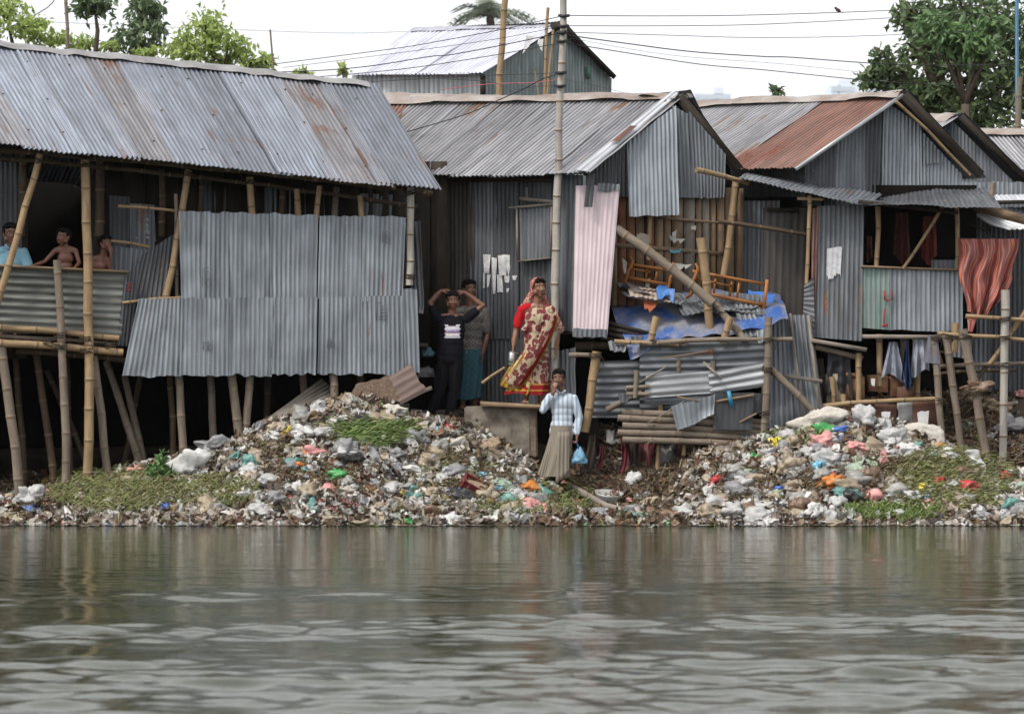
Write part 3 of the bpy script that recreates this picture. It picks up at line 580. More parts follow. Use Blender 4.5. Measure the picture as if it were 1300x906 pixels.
    # veil over the head
    T=lambda *q: hd+R@(vec(*q)*s*1.08); v=Blob(); v.ell(T(0,.040,.042),vec(.094,.095,.088)*s,R); v.ell(T(0,.065,-.03),vec(.092,.07,.10)*s,R); v.cap(T(-.045,.045,-.05),L(664,392,.05),.05,.05); v.cap(T(.06,.06,-.05),shR+vec(-.03,.06,.0),.04,.06); v.cap(T(0,.09,-.06),L(681,398,.10),.08,.10)
    v.build('veil',[sari_mat('veil_print',(.42,.26,.20),(.28,.05,.05),36)],p,.008,2,fold=.012,fs=14,seed=2)
    m=MB(); tube(m,[T(-.088,-.005,-.02),T(-.078,-.025,.07),T(0,-.035,.118),T(.078,-.025,.07),T(.088,0,-.03)],[.008]*5,6); m.build('veil_hem',cloth('veil_hem',(.45,.13,.12)),p)
    sm_=cloth('green_sandal',(.12,.24,.06))
    for a in (anL,anR): f=Blob(); f.cap(a+vec(0,.03,-.07),a+vec(.02,-.17,-.073),.034,.036,fl=.35); f.build('sandal',sm_,p,.008,1)
    return wrL
wl=woman()
def tin_can():
    c=thing('tin_can','small silver tin held in the right hand of the woman in the sari','tin',W(649,462,-.1)); a=np.array(W(650,446,-.1)); b=np.array(W(649,463,-.1))
    m=MB(); tube(m,[a,b],.042,20); m.build('can',plain('bright_tin',(.55,.56,.56),.25,.1,9,.1,met=.8),c)
    m=MB(); [tube(m,[a+(b-a)*t,a+(b-a)*(t+.05)],.045,20,cap=False) for t in (0,.3,.6,.92)]; m.build('rim',plain('tin_rim',(.4,.4,.4),.3,.1,9,0,met=.8),c)
    m=MB(); tube(m,[a+vec(-.042,0,-.01),a+vec(-.03,0,.05),a+vec(.03,0,.05),a+vec(.042,0,-.01)],.003,5); m.build('handle',M['black'],c)
tin_can()
# ---- man in lungi holding his nose, blue bag
def man_lungi():
    Y=-.72; base=W(703,615,Y); p=thing('person','man in pale blue striped shirt and grey lungi, pinching his nose near the water','person',base)
    L=lambda px,py,dy=0: np.array(W(px,py,Y))+vec(0,dy,0)
    s=.93; hd=L(709,480,-.04); R=rz(-.12)@rx(.06)
    nk=L(712,498); che=L(714,512,.0); wai=L(714,530); pel=L(713,547); shL=L(698,505); shR=L(729,506); elL=L(690,519,-.05); elR=L(735,530,.0); wrL=L(703,497,-.13); wrR=L(732,552,-.06); knL=L(702,578,-.07); knR=L(716,580,-.02); anL=L(689,602,-.02); anR=L(711,606,-.04)
    b=Blob(); torso(b,pel,wai,che,nk,hd,shL,shR,s,.90); neck(b,nk,hd,R,s); headprims(b,hd,R,s); arm(b,shL,elL,wrL,s,.95); arm(b,shR,elR,wrR,s,.95)
    hand(b,wrL,vec(.12,-.05,1),vec(.55,.8,0),1,s,.75); hand(b,wrR,vec(.02,-.1,-1),vec(-1,-.2,0),-1,s,1.2)
    leg(b,L(706,553),knL,anL,s,anL+vec(-.35,-1,0)); leg(b,L(720,553),knR,anR,s,anR+vec(.3,-1,0)); b.build('body',M['skin2'],p,.0066,2); face(p,hd,R,s); hairb(p,hd,R,s)
    w=NT('striped_shirt'); co=w.coord('Object'); wv=w.n('ShaderNodeTexWave'); wv.inputs['Scale'].default_value=5.5; wv.inputs['Distortion'].default_value=.8; w.l(co,0,wv,0); wv2=w.n('ShaderNodeTexWave'); wv2.inputs['Scale'].default_value=34; w.l(co,0,wv2,0)
    r=w.ramp(wv,0,[(0,(.24,.33,.44)),(.35,(.34,.41,.50)),(.5,(.50,.54,.58)),(1,(.52,.56,.60))]); r2=w.ramp(wv2,0,[(.3,1),(.5,.88)]); w.base(w.mix(1.,(r,0),(r2,0),'MULTIPLY')); w.set(Roughness=.85)
    t=Blob(); torso(t,pel+vec(0,0,-.02),wai,che,nk-vec(0,0,.02),hd,shL,shR,s,1.10); t.ell(pel,vec(.165,.120,.10)*s); t.cap(shL,elL,.064*s,.056*s); t.cap(elL,elL+(wrL-elL)*.72,.058*s,.044*s); t.cap(shR,elR,.064*s,.056*s); t.cap(elR,elR+(wrR-elR)*.88,.056*s,.040*s)
    t.build('shirt',w.m,p,.0088,2,fold=.018,fs=8,seed=14)
    m=MB(); [box(m,nk+vec(sx*.012,-.09,-.015),nk+vec(sx*.055,-.055,.030),.03,.012) for sx in (-1,1)]; m.build('collar',w.m,p)
    lg=NT('lungi_stripes'); co=lg.coord('UV',(1,1,1)); ck=lg.n('ShaderNodeTexWave',bands_direction='X'); ck.inputs['Scale'].default_value=18; ck.inputs['Distortion'].default_value=.3; lg.l(co,0,ck,0); r=lg.ramp(ck,0,[(.3,(.12,.10,.08)),(.6,(.25,.22,.175))]); lg.base((r,0)); lg.set(Roughness=.95)
    loft('lungi',lg.m,p,[(pel+vec(0,-.01,.07),.135,.112,.02),(pel-vec(0,.01,.06),.148,.125,.05),(L(709,575,-.03),.155,.13,.12),(L(705,594,-.03),.165,.135,.17),(L(702,605,-.03),.175,.14,.20)],seed=11,fold=5)
    m=MB(); sheet(m,[L(708,548,-.16),L(722,548,-.16),L(722,600,-.18),L(705,614,-.20)],amp=.014,pitch=.055,dent=.02,seed=4); o=m.build('lungi_front_fold',lg.m,p); so_=o.modifiers.new('t','SOLIDIFY'); so_.thickness=.006
    return np.array(wrR)
wr=man_lungi()
def blue_bag():
    a=wr+vec(.0,-.02,-.09); c=thing('carrier_bag','pale blue plastic carrier bag hanging from the left hand of the man in the lungi','bag',a+vec(.03,0,-.36))
    m=MB(); v,f=crumple(4,12,.22,1.3,1.); v=v*vec(.105,.085,.135); k=np.clip((v[:,2]+.02)/.16,0,1); v[:,0]*=1-.75*k; v[:,1]*=1-.7*k; m.add(v+a+vec(.035,-.0,-.19),f); m.build('sack',plastic('light_blue_bag',(.20,.42,.58),.1,.3,.35),c)
    m=MB(); tube(m,[a+vec(.03,0,-.08),a+vec(.0,0,-.01),a+vec(-.01,0,.02)],[.02,.008,.01],6); m.build('handle',plastic('blue_handle',(.03,.16,.33),.1),c)
blue_bag()
# ---- people on the balcony
def bust(label,hx,hy,Y,yaw,s,skinm,shL,shR,elL,elR,wrL,wrR,shirt=None,pitch=0,hc=.5,by=None,handL=None,handR=None):
    L=lambda px,py,dy=0: np.array(W(px,py,Y))+vec(0,dy,0)
    base=W(hx,438,Y); p=thing('person',label,'person',base); hd=L(hx,hy,-.02); R=rz(yaw)@rx(pitch); cx=(shL[0]+shR[0])/2; dz=(shL[1]+shR[1])/2
    SL,SR=L(*shL),L(*shR); nk=L((cx+hx)/2,dz-7*s); che=L(cx,dz+11*s); wai=L(cx,dz+35*s); pel=L(cx,dz+54*s); b=Blob()
    torso(b,pel,wai,che,nk,hd,SL,SR,s*(.9 if shirt else .80),.9); neck(b,nk,hd,R,s); headprims(b,hd,R,s)
    for S,E,Wr,sd,hh in ((SL,elL,wrL,1,handL),(SR,elR,wrR,-1,handR)):
        if E is None: E=(cx+sd*-18*s,dz+28*s,.02); Wr=(cx+sd*-14*s,dz+44*s,-.1)
        E=L(*E);Wr=L(*Wr); arm(b,S,E,Wr,s*(.9 if shirt else .72)); dd,nn=hh if hh else ((0,-.5,-.6),(0,-.3,-1)); hand(b,Wr,vec(*dd),vec(*nn),sd,s*.9,.5)
    kn=12*s
    leg(b,L(cx-8*s,dz+60*s),L(cx-8*s,438-45*s),L(cx-8*s,433),s,L(cx-8*s,433)+vec(0,-1,0)); leg(b,L(cx+8*s,dz+60*s),L(cx+8*s,438-45*s),L(cx+8*s,433),s,L(cx+8*s,433)+vec(0,-1,0))
    b.build('body',skinm,p,.0075,2); face(p,hd,R,s); hairb(p,hd,R,s)
    sh=Blob(); sh.ell(pel,vec(.155,.115,.09)*s)
    for k in (-8,8): sh.cap(L(cx+k*s,dz+60*s),L(cx+k*s,dz+84*s),.095*s,.085*s)
    sh.build('shorts',cloth('shorts',(.03,.03,.04)),p,.01,2)
    if shirt:
        t=Blob(); torso(t,pel,wai,che,nk-vec(0,0,.015),hd,SL,SR,s,1.09); EL=L(*(elL or (cx-18*s,dz+28*s,.02))); ER=L(*(elR or (cx+18*s,dz+28*s,.02))); t.cap(SL,SL+(EL-SL)*.9,.068*s,.070*s); t.cap(SR,SR+(ER-SR)*.9,.068*s,.070*s)
        t.build('shirt',shirt,p,.009,2,fold=.016,fs=8,seed=21); m=MB(); [box(m,nk+vec(sx*.012,-.085,-.02),nk+vec(sx*.06,-.05,.035),.035,.012) for sx in (-1,1)]; m.build('collar',shirt,p)
    return p
YB=fyA(60)+.28
bust('man in a pale blue shirt leaning on the balcony rail at the far left',14,297,YB,.35,1.08,M['skin2'],(-4,322),(30,322),(-12,340,-.05),(37,340,-.05),(-4,352,-.12),(30,352,-.12),shirt=cloth('pale_blue_shirt',(.20,.36,.45)))
bust('shirtless boy with both arms on the balcony rail, turned to the left',81,301,YB,-.55,.90,M['skin_b'],(70,318),(96,318),(58,332,-.06),(101,334,-.03),(46,338,-.22),(97,341,-.2),handL=((-1,-.2,-.1),(0,.1,-1)),handR=((-.8,-.3,-.2),(0,.1,-1)))
bust('smaller shirtless boy with a hand to his chin behind the tall pole',134,309,fyA(134)+.28,.75,.82,M['skin_b'],(118,328),(137,330),(116,352,-.02),(141,342,-.08),(122,366,-.1),(142,322,-.12),handR=((-.1,0,1),(-.5,.8,0)))
# ------------------------------------------------------------------ dwellings
def Q(*a): return [W(*p) for p in a]           # TL,TR,BR,BL as (px,py,Y)
def part(name,mats,parent,fn,label=None,smooth=True,**k):
    mb=MB(); fn(mb); o=mb.build(name,mats,parent,smooth); 
    if label: o['label']=label
    return o
def wall(parent,q,mat,name='wall_sheet',label=None,thick=None,**k):
    return part(name,M[mat],parent,lambda mb: sheet(mb,Q(*q),**k),label)
def nails(mb,q,nu,nv,seed):
    TL,TR,BR,BL=[np.array(p) for p in q]; r=random.Random(seed); n=np.cross(TR-TL,TL-BL); n/=np.linalg.norm(n)
    if n[2]<0: n=-n
    for i in range(nu):
        for j in range(nv):
            u=(i+.5+r.uniform(-.3,.3))/nu; v=(j+.5+r.uniform(-.06,.06))/nv
            c=(BL*(1-u)+BR*u)*(1-v)+(TL*(1-u)+TR*u)*v+n*.014
            vv,ff=ICO[1]; mb.add(vv*np.array([.017,.017,.010])+c,ff)
def ridge(mb,a,b,wd=.17,seed=0,drop=.55,dirv=None):
    a=np.array(a);b=np.array(b); L=np.linalg.norm(b-a); n=int(L/.07); t=(b-a)/L
    side=np.cross(t,(0,0,1.)); side/=np.linalg.norm(side)
    if side[1]>0: side=-side
    V=[];UV=[]
    for i in range(n+1):
        x=i/n*L; c=a+t*x; k=x//.9*.012
        for j,(s,z) in enumerate(((1,-drop),(.55,-drop*.5),(0,.0),(-.55,-drop*.5),(-1,-drop))):
            wv=.02*float(wob(np.array(x*2.),np.array(j*.4),seed)) ; V.append(c+side*wd*s*(1+wv*4)+np.array((0,0,z*wd+.03+wv*.7+(k%.024)))); UV.append((x,j*.1))
    mb.add(V,gridfaces(n,4),UV)
def roofset(root,RL,RR,ER,EL,mat,seed,back=True,mis=None,mats=None,wd=.72,courses=1,capmat='capm',nail=True,ext=.04):
    q=[RL,RR,ER,EL]
    part('roof',mats or M[mat],root,lambda mb: strips(mb,q,seed=seed,mis=mis,wd=wd,courses=courses,ext=ext))
    if nail: part('roof_nails',M['tin_rustnail'],root,lambda mb: nails(mb,q,12,3,seed))
    if back:
        B=lambda r,e: Vector((2*r.x-e.x,2*r.y-e.y,e.z))
        part('back_roof',mats or M[mat],root,lambda mb: strips(mb,[RR,RL,B(RL,EL),B(RR,ER)],seed=seed+5,mis=mis,wd=wd))
    part('ridge_cap',M[capmat],root,lambda mb: ridge(mb,RL,RR,seed=seed))
M['tin_rustnail']=plain('rusty_nail',(.12,.06,.035),.8,.3,20,0)
M['pl_red0']=plain('red_paint_old',(.20,.02,.03),.7)
M['rope']=plain('old_rope',(.07,.055,.04),.95,.4,30,.8)
def lash(parent,px,py,Y,r,n=4):
    def f(mb):
        rr_=random.Random(int(px*7+py))
        for k in range(n):
            a=rr_.uniform(-.9,.9); c=np.array(W(px,py+(k-n/2)*1.6,Y)); R=r*1.22
            tube(mb,[c+np.array((R*math.cos(t),R*math.sin(t),a*.35*R*math.cos(t))) for t in np.linspace(0,6.283,11)],.006,4,cap=False)
        c=np.array(W(px,py,Y)); tube(mb,[c+np.array((r,-r*.8,0)),c+np.array((r*1.6,-r,-.05)),c+np.array((r*1.4,-r,-.12))],.004,4)
    part('lashing',M['rope'],parent,f)
# ---- A: stilt house on the left
def buildA():
    A=thing('stilt_house','large bamboo stilt house with long blue-grey tin roof and tall tin screen','stilt house',W(270,600,0))
    RL,RR,ER,EL=W(-180,36,.2),W(467,106,1.95),W(549,241,-.55),W(-100,174,-2.0)
    roofset(A,RL,RR,ER,EL,'tin_roof',3,wd=.62,capmat='capd',mats=[M['tin_roof'],M['tin_roof_d']],mis=[0,1,0,0,1,0,0,0,1,0])
    fy=lambda px:-.22+(px-535)*.0021          # front line
    iy=lambda px: fy(px)+.9                   # inner room wall
    # dark inner wall of boards and sheets
    def inner(mb):
        r=random.Random(4); x=-120
        while x<560:
            w=r.uniform(16,30); y=iy(x)+r.uniform(.0,.05)
            if not (34<x<100): box(mb,W(x+w/2,205,y),W(x+w/2,455,y),w*.0098,.02,0)
            x+=w
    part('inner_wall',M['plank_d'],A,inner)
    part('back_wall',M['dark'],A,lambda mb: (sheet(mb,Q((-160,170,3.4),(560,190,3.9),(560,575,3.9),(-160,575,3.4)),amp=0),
        sheet(mb,Q((-160,170,-1.2),(-150,170,3.4),(-150,600,3.4),(-160,640,-1.2)),amp=0)))  # dark wall carried down to the ground, added to keep the underside black
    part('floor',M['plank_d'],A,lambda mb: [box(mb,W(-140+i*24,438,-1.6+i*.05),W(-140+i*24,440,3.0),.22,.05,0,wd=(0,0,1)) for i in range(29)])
    for q,mt,s in (([(-10,205,iy(0)-.05),(28,207,iy(0)-.05),(28,345,iy(0)-.05),(-10,345,iy(0)-.05)],'tin_dark',1),
                 ([(139,248,iy(139)-.1),(165,250,iy(165)-.1),(163,345,iy(165)-.1),(140,345,iy(139)-.1)],'tin_dark',2),
                 ([(165,258,iy(165)-.12),(196,260,iy(196)-.12),(196,345,iy(196)-.12),(165,345,iy(165)-.12)],'tin_mid',3),
                 ([(228,225,iy(228)),(300,230,iy(300)),(300,300,iy(300)),(228,300,iy(228))],'tin_dark',5),
                 ([(330,238,iy(330)),(545,250,iy(545)),(540,300,iy(545)),(330,300,iy(330))],'tin_mid',6),
                 ([(142,312,fy(142)+.35),(190,318,fy(190)+.3),(186,362,fy(190)+.3),(142,352,fy(142)+.35)],'tin_mid',8)):
        wall(A,q,mt,seed=s*7)
    # dark sagging sheets beside the balcony
    wall(A,[(178,325,fy(178)+.2),(222,296,fy(222)+.25),(214,384,fy(214)+.1),(163,384,fy(163)+.1)],'tin_dark',seed=40,label='dark sagging tin sheet beside the balcony')
    wall(A,[(158,352,fy(158)-.02),(178,332,fy(178)+.05),(166,440,fy(166)+.05),(148,438,fy(150))],'tin_dark',seed=41)
    part('red_mark',M['pl_red0'],A,lambda mb: [tube(mb,[W(a,b,fy(160)-.10),W(c,d,fy(160)-.10)],.010,5) for a,b,c,d in ((161,360,166,360),(166,360,161,368),(161,368,167,368))],'small red painted Z')
    # balcony railing of sideways corrugated sheet
    def rail(mb): sheet(mb,Q((-40,336,fy(-40)),(162,345,fy(162)),(154,428,fy(154)),(-40,420,fy(-40))),horiz=True,pitch=.095,amp=.016,dent=.03,seed=12)
    part('balcony_railing',M['tin_railing'],A,rail,'balcony railing of dirty sideways corrugated tin')
    part('handrail',M['plank'],A,lambda mb: box(mb,W(-40,335,fy(-40)-.02),W(163,345,fy(162)-.02),.028,.06))
    # big tin screen
    yo=-.02
    up=[(227,230,262,261),(259,258,291,291),(289,289,345,345),(343,343,404,401.5),(406,403,462,461),(460,459,515,511)]
    for i,(tl,bl,tr,br) in enumerate(up):
        wall(A,[(tl,268+i*1.2,fy(tl)-.05-.012*(i%2)),(tr,269+i*1.3,fy(tr)-.05-.012*(i%2)),(br,381,fy(br)-.05-.012*(i%2)),(bl,381,fy(bl)-.05-.012*(i%2))],'tin_fence',name='screen_sheet',seed=60+i,jag=.03,dent=.020,amp=.0075,pitch=.058)
    lo=[(176,155,232,230),(230,228,291,290),(289,288,346,345),(344,343,403,401),(405,403,460,460),(458,458,511,513),(510,514,529,533)]
    for i,(tl,bl,tr,br) in enumerate(lo):
        t=379-i*.6 if i<6 else 366
        wall(A,[(tl,t,fy(tl)-.075-.012*(i%2)),(tr,t,fy(tr)-.075-.012*(i%2)),(br,477-i*.6+(i%3),fy(br)-.075-.012*(i%2)),(bl,477-i*.6,fy(bl)-.075-.012*(i%2))],'tin_fence',name='screen_sheet',seed=80+i,jag=.018,dent=.020,amp=.0075,pitch=.058)
    part('screen_gap_shade',M['dark'],A,lambda mb: sheet(mb,Q((231,280,fy(231)+.0),(510,284,fy(510)),(508,470,fy(508)),(231,470,fy(231))),amp=0,seed=3))  # black sheet added so the gaps between screen sheets look shaded
    def stamps(mb):
        r=random.Random(3)
        for (x,y,w,h) in ((262,352,10,24),(490,301,9,14),(484,395,12,22),(264,438,12,12),(420,436,9,10)):
            for k in range(6):
                yy=y-h/2+h*k/5; a=r.uniform(-w/2,0); b=r.uniform(0,w/2); box(mb,W(x+a,yy,fy(x)-.105),W(x+b,yy,fy(x)-.105),.009,.003)
            for k in (-.5,0,.5): box(mb,W(x+k*w,y-h/2,fy(x)-.105),W(x+k*w,y+h/2,fy(x)-.105),.008,.003)
    part('stamp_marks',plain('faded_ink',(.12,.13,.14),.8,.2,9,0),A,stamps,'faded factory stamps on the tin screen')
    wall(A,[(514,283,fy(520)+.22),(533,280,fy(533)+.1),(541,398,fy(541)+.1),(525,396,fy(525)+.2)],'tin_mid',seed=77,dent=.03,curl=.06)
    # horizontal poles
    for nm,(a,b,c,d),r,mt,dy in (('beam',(-60,187,549,246),.042,BAD,.05),('beam',(-60,196,530,262),.03,BAD,.3),('floor_beam',(-30,415,151,429),.042,BAM,-.02),('floor_beam',(-30,433,156,447),.052,BAM,-.03),
          ('floor_beam',(-30,425,146,437),.03,BAG,.06),('floor_beam',(20,445,160,457),.045,BAD,.2),('beam',(150,262,225,268),.022,BAM,.2),('beam',(140,306,190,314),.022,BAM,.3),('beam',(155,384,230,378),.02,BAM,-.02)):
        part(nm,mt,A,lambda mb: bamboo(mb,W(a,b,fy(a)+dy),W(c,d,fy(c)+dy),r))
    part('rafter',BAD,A,lambda mb: [bamboo(mb,W(x,y,fy(x)-.3),W(x-86+k,y-118,fy(x)+2.0),.035) for x,y,k in ((60,192,0),(170,203,0),(290,216,0),(400,228,0),(500,238,0),(540,244,0))])
    posts=[(108,203,111,603,.060,-.10,BAM),(73,330,84,612,.052,-.12,BAG),(51,196,-8,398,.046,-.16,BAM),(2,440,25,624,.062,.0,BAG),(119,452,136,603,.052,.05,BAG),
      (46,450,67,604,.05,.6,BAD),(84,450,88,600,.045,.9,BAD),(134,458,176,588,.05,.7,BAG),(158,478,181,584,.045,.9,BAG),(239,216,211,380,.046,.06,BAM),(223,246,225,380,.026,.1,BAG),
      (317,225,321,275,.046,.1,BAM),(318,470,312,545,.052,.1,BAG),(226,470,232,575,.052,.1,BAG),(215,470,219,560,.04,.6,BAD),(266,470,270,562,.050,.4,BAG),(294,472,303,560,.058,.08,BAG),
      (384,470,387,520,.05,.5,BAG),(422,470,424,520,.055,.02,BAG),(456,470,458,500,.05,.5,BAD),(359,236,357,276,.042,.4,BAD),(377,240,379,276,.042,.2,BAM),(406,236,402,276,.036,.1,BAM),(428,238,425,276,.042,.45,BAG),
      (457,248,459,276,.036,.05,BAM),(521,238,519,362,.050,-.02,BAP),(30,196,26,300,.05,.7,BAD),(128,205,125,300,.06,.6,BAD),(205,215,206,300,.045,.7,BAD),(255,222,254,268,.035,.5,BAD),(20,455,30,600,.045,1.4,BAD),(180,462,160,570,.04,1.6,BAD),(60,470,110,590,.04,1.7,BAD),(340,472,338,540,.045,1.2,BAD)]
    for i,(a,b,c,d,r,dy,mt) in enumerate(posts):
        base=W(c,d,fy(c)+dy)
        if d>500:
            z=H1(base.x,base.y)-.05; top=W(a,b,fy(a)+dy); t=(top.z-z)/(top.z-base.z) if top.z!=base.z else 1
            base=top+(base-top)*max(t,.9)
        part('post',mt,A,lambda mb: bamboo(mb,W(a,b,fy(a)+dy),base,r*.95,r*1.03,seed=i*13,bend=.012))
    for x,y,dy,r in ((109,431,-.10,.064),(110,446,-.10,.064),(75,426,-.12,.056),(76,441,-.12,.056),(240,222,.06,.05),(317,232,.1,.05),(521,246,-.02,.054),(521,352,-.02,.054),(108,210,-.1,.064),(50,205,-.16,.05),(227,285,.1,.04),(232,378,.03,.05),(60,436,-.03,.06),(140,440,-.03,.06)): lash(A,x,y,fy(x)+dy,r)
    return A
buildA()
# ---- B: middle shack
def by(px): return .15+(740-px)/220*1.25 if px<740 else .1+(px-745)/190*.8
def buildB():
    B=thing('tin_shack','shack with silvery corrugated roof and a pink tin sheet at its corner','tin shack',W(700,500,.5))
    RR,ER=W(862,120,.9),W(741,220,-.28); RL=W(478,127,2.5); EL=W(360,229,1.5)
    roofset(B,RL,RR,ER,EL,'tin_roof2',21,wd=.60,back=False,nail=False)
    part('roof_sheet',M['tin_rustroof'],B,lambda mb: sheet(mb,[p+Vector((0,-.02,.02)) for p in Q((481,131,2.42),(522,129,2.3),(500,160,1.9),(462,166,2.0))],seed=9),'red rusted sheet at the far end of the roof')
    part('verge_sheet',M['tin_bright'],B,lambda mb: sheet(mb,[RR+Vector((-.10,-.03,.04)),RR+Vector((.03,.0,.03)),ER+Vector((.05,.0,.02)),ER+Vector((-.12,-.03,.045))],pitch=.07,amp=.006,dent=.008,seed=5),'pale edge sheet with a rust patch')
    vs_=lambda t,o: ER.lerp(RR,t)+Vector((o,-.035,.075))
    part('verge_rust',M['tin_rustroof'],B,lambda mb: sheet(mb,[vs_(.52,-.05),vs_(.52,.05),vs_(.32,.05),vs_(.32,-.05)],seed=15,amp=.003,dent=.003,jag=.02))
    # right slope seen from its edge, with dark tarpaulin over the ridge
    RB=W(938,214,1.0)
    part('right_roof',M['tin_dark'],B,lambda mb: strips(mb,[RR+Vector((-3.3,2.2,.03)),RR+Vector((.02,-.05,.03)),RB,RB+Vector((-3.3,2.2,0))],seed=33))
    part('barge_board',M['plank_d'],B,lambda mb: (box(mb,RR+Vector((0,-.08,-.03)),RB+Vector((0,-.05,-.02)),.13,.03),box(mb,W(846,130,.8),W(862,150,.8),.05,.03)))
    part('ridge_tarpaulin',plain('black_tarpaulin',(.035,.033,.033),.5,.4,7,.6),B,lambda mb: (sheet(mb,Q((806,126,1.1),(876,113,.85),(880,124,.8),(815,122,.9)),amp=0,dent=.03,seed=3),sheet(mb,Q((838,118,.98),(877,114,.80),(900,160,.92),(866,136,.86)),amp=0,dent=.03,seed=6)),'black tarpaulin folded over the ridge end')
    part('rafter',BAM,B,lambda mb: bamboo(mb,W(843,128,.75),W(858,140,.8),.03))
    # long wall
    xs=[520,560,600,628,656,700,737]; mats=['tin_brown','tin_brown','tin_mid','tin_dark','tin_dark','tin_dark']; bot=[426,424,430,430,430,424]
    for i in range(6):
        a,b=xs[i]-3,xs[i+1]+3
        wall(B,[(a,222,by(a)-.01*(i%2)),(b,222,by(b)-.01*(i%2)),(b,bot[i],by(b)-.01*(i%2)),(a,bot[i],by(a)-.01*(i%2))],mats[i],seed=100+i)
    wall(B,[(596,424,by(600)+.03),(650,424,by(650)+.03),(650,520,by(650)+.03),(596,520,by(600)+.03)],'tin_dark',seed=111)
    wall(B,[(596,418,by(600)-.05),(618,418,by(618)-.05),(616,512,by(618)-.05),(598,512,by(600)-.05)],'tin_mid',seed=112)
    wall(B,[(648,424,by(650)+.0),(705,424,by(700)+.0),(705,512,by(700)+.0),(648,512,by(650)+.0)],'tin_dark',seed=113)
    wall(B,[(698,446,by(700)-.2),(731,440,by(731)-.2),(730,520,by(731)-.2),(700,520,by(700)-.2)],'tin_mid',seed=114,jag=.03,dent=.03)
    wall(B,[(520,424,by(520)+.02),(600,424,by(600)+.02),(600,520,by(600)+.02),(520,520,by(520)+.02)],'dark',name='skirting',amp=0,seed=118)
    part('beam',M['plank_d'],B,lambda mb: (box(mb,W(522,424,by(522)-.05),W(600,424,by(600)-.05),.06,.06),box(mb,W(520,229,by(520)-.1),W(735,227,by(735)-.1),.06,.05)))
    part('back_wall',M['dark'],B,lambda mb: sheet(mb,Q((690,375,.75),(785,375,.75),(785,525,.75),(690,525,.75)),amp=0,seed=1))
    # light blue sheet + pink sheet
    wall(B,[(705,222,by(705)-.12),(740,222,by(740)-.12),(735,421,by(735)-.12),(704,419,by(705)-.12)],'tin_mid',seed=120,label='blue-grey tin sheet with white scuffs')
    wall(B,[(731,236,-.08),(787,234,-.02),(771,427,-.04),(727,427,-.1)],'tin_pink',seed=121,jag=.015,dent=.010,amp=.006,label='pale pink painted tin sheet',pitch=.055)
    wall(B,[(728,417,-.125),(771,418,-.065),(771,428,-.065),(727,428,-.125)],'tin_mid',seed=122,dent=.003,jag=.02)
    wall(B,[(759,232,-.075),(787,234,-.045),(785,242,-.05),(759,242,-.08)],'tin_mid',seed=128,dent=.003,jag=.02)
    wall(B,[(746,221,-.16),(756,221,-.16),(752,263,-.16),(741,263,-.16)],'tin_dark',seed=123)
    # gable
    wall(B,[(744,224,.14),(798,180,.36),(798,250,.36),(744,250,.14)],'tin_dark',seed=124)
    wall(B,[(796,181,.33),(858,134,.62),(862,273,.35),(799,275,.12)],'tin_fence',seed=125,jag=.015,pitch=.066,name='gable_sheet')
    wall(B,[(854,134,.66),(882,150,.74),(886,251,.70),(858,251,.6)],'tin_mid',seed=126,name='gable_sheet')
    wall(B,[(874,140,.68),(921,196,.85),(919,250,.85),(880,250,.7)],'tin_mid',seed=127,name='gable_sheet',jag=.02)
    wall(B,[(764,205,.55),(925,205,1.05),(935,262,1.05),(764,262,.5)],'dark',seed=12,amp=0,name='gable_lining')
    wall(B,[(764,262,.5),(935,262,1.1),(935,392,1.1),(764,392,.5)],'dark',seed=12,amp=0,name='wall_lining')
    def planks(mb):
        r=random.Random(9); x=764
        while x<938:
            w=r.uniform(8,17); y=by(x)+.12+r.uniform(0,.02); box(mb,W(x+w/2,238+r.uniform(-4,4),y),W(x+w/2,388,y),(w-1.0)*.0101,.018,r.choice((0,0,0,1,1,2)))
            x+=w
    part('plank_wall',[M['plank'],M['plank_g'],M['plank_r']],B,planks)
    part('cross_rail',M['plank'],B,lambda mb: (box(mb,W(836,276,by(836)+.05),W(930,284,by(930)+.05),.03,.03),box(mb,W(772,310,by(772)+.08),W(918,322,by(918)+.08),.05,.02)))
    for a,b,c,d,r in ((825,272,823,330,.034),(934,228,918,352,.052)): part('post',BAM,B,lambda mb: bamboo(mb,W(a,b,by(a)-.02),W(c,d,by(c)-.02),r))
    part('eave_pole',BAM,B,lambda mb: bamboo(mb,W(884,216,.25),W(950,233,.7),.038,.03))
    part('lower_rail',BAD,B,lambda mb: bamboo(mb,W(912,281,.35),W(1028,298,.5),.03))
    # shutter
    s=part('window_shutter',M['tin_mid'],B,lambda mb: sheet(mb,Q((657,262,by(657)-.13),(701,258,by(701)-.13),(700,328,by(701)-.1),(659,332,by(657)-.1)),seed=130,pitch=.058),'hinged tin window shutter in a wooden frame')
    part('shutter_frame',M['plank_g'],s,lambda mb: (box(mb,W(646,264,by(646)-.16),W(704,259,by(704)-.16),.03,.02),box(mb,W(660,252,by(660)-.15),W(702,256,by(702)-.15),.04,.02),box(mb,W(656,263,by(656)-.15),W(657,332,by(657)-.13),.025,.02),box(mb,W(700,262,by(700)-.15),W(699,328,by(700)-.13),.02,.02),box(mb,W(656,332,by(656)-.13),W(701,327,by(701)-.13),.02,.02),box(mb,W(669,238,by(669)-.1),W(669,254,by(669)-.1),.03,.02)))
    r=random.Random(2); rg=[plain('rag_pale',(.45,.44,.41),.9),plain('rag_tan',(.36,.32,.27),.9),plain('rag_blue',(.10,.26,.34),.9)]
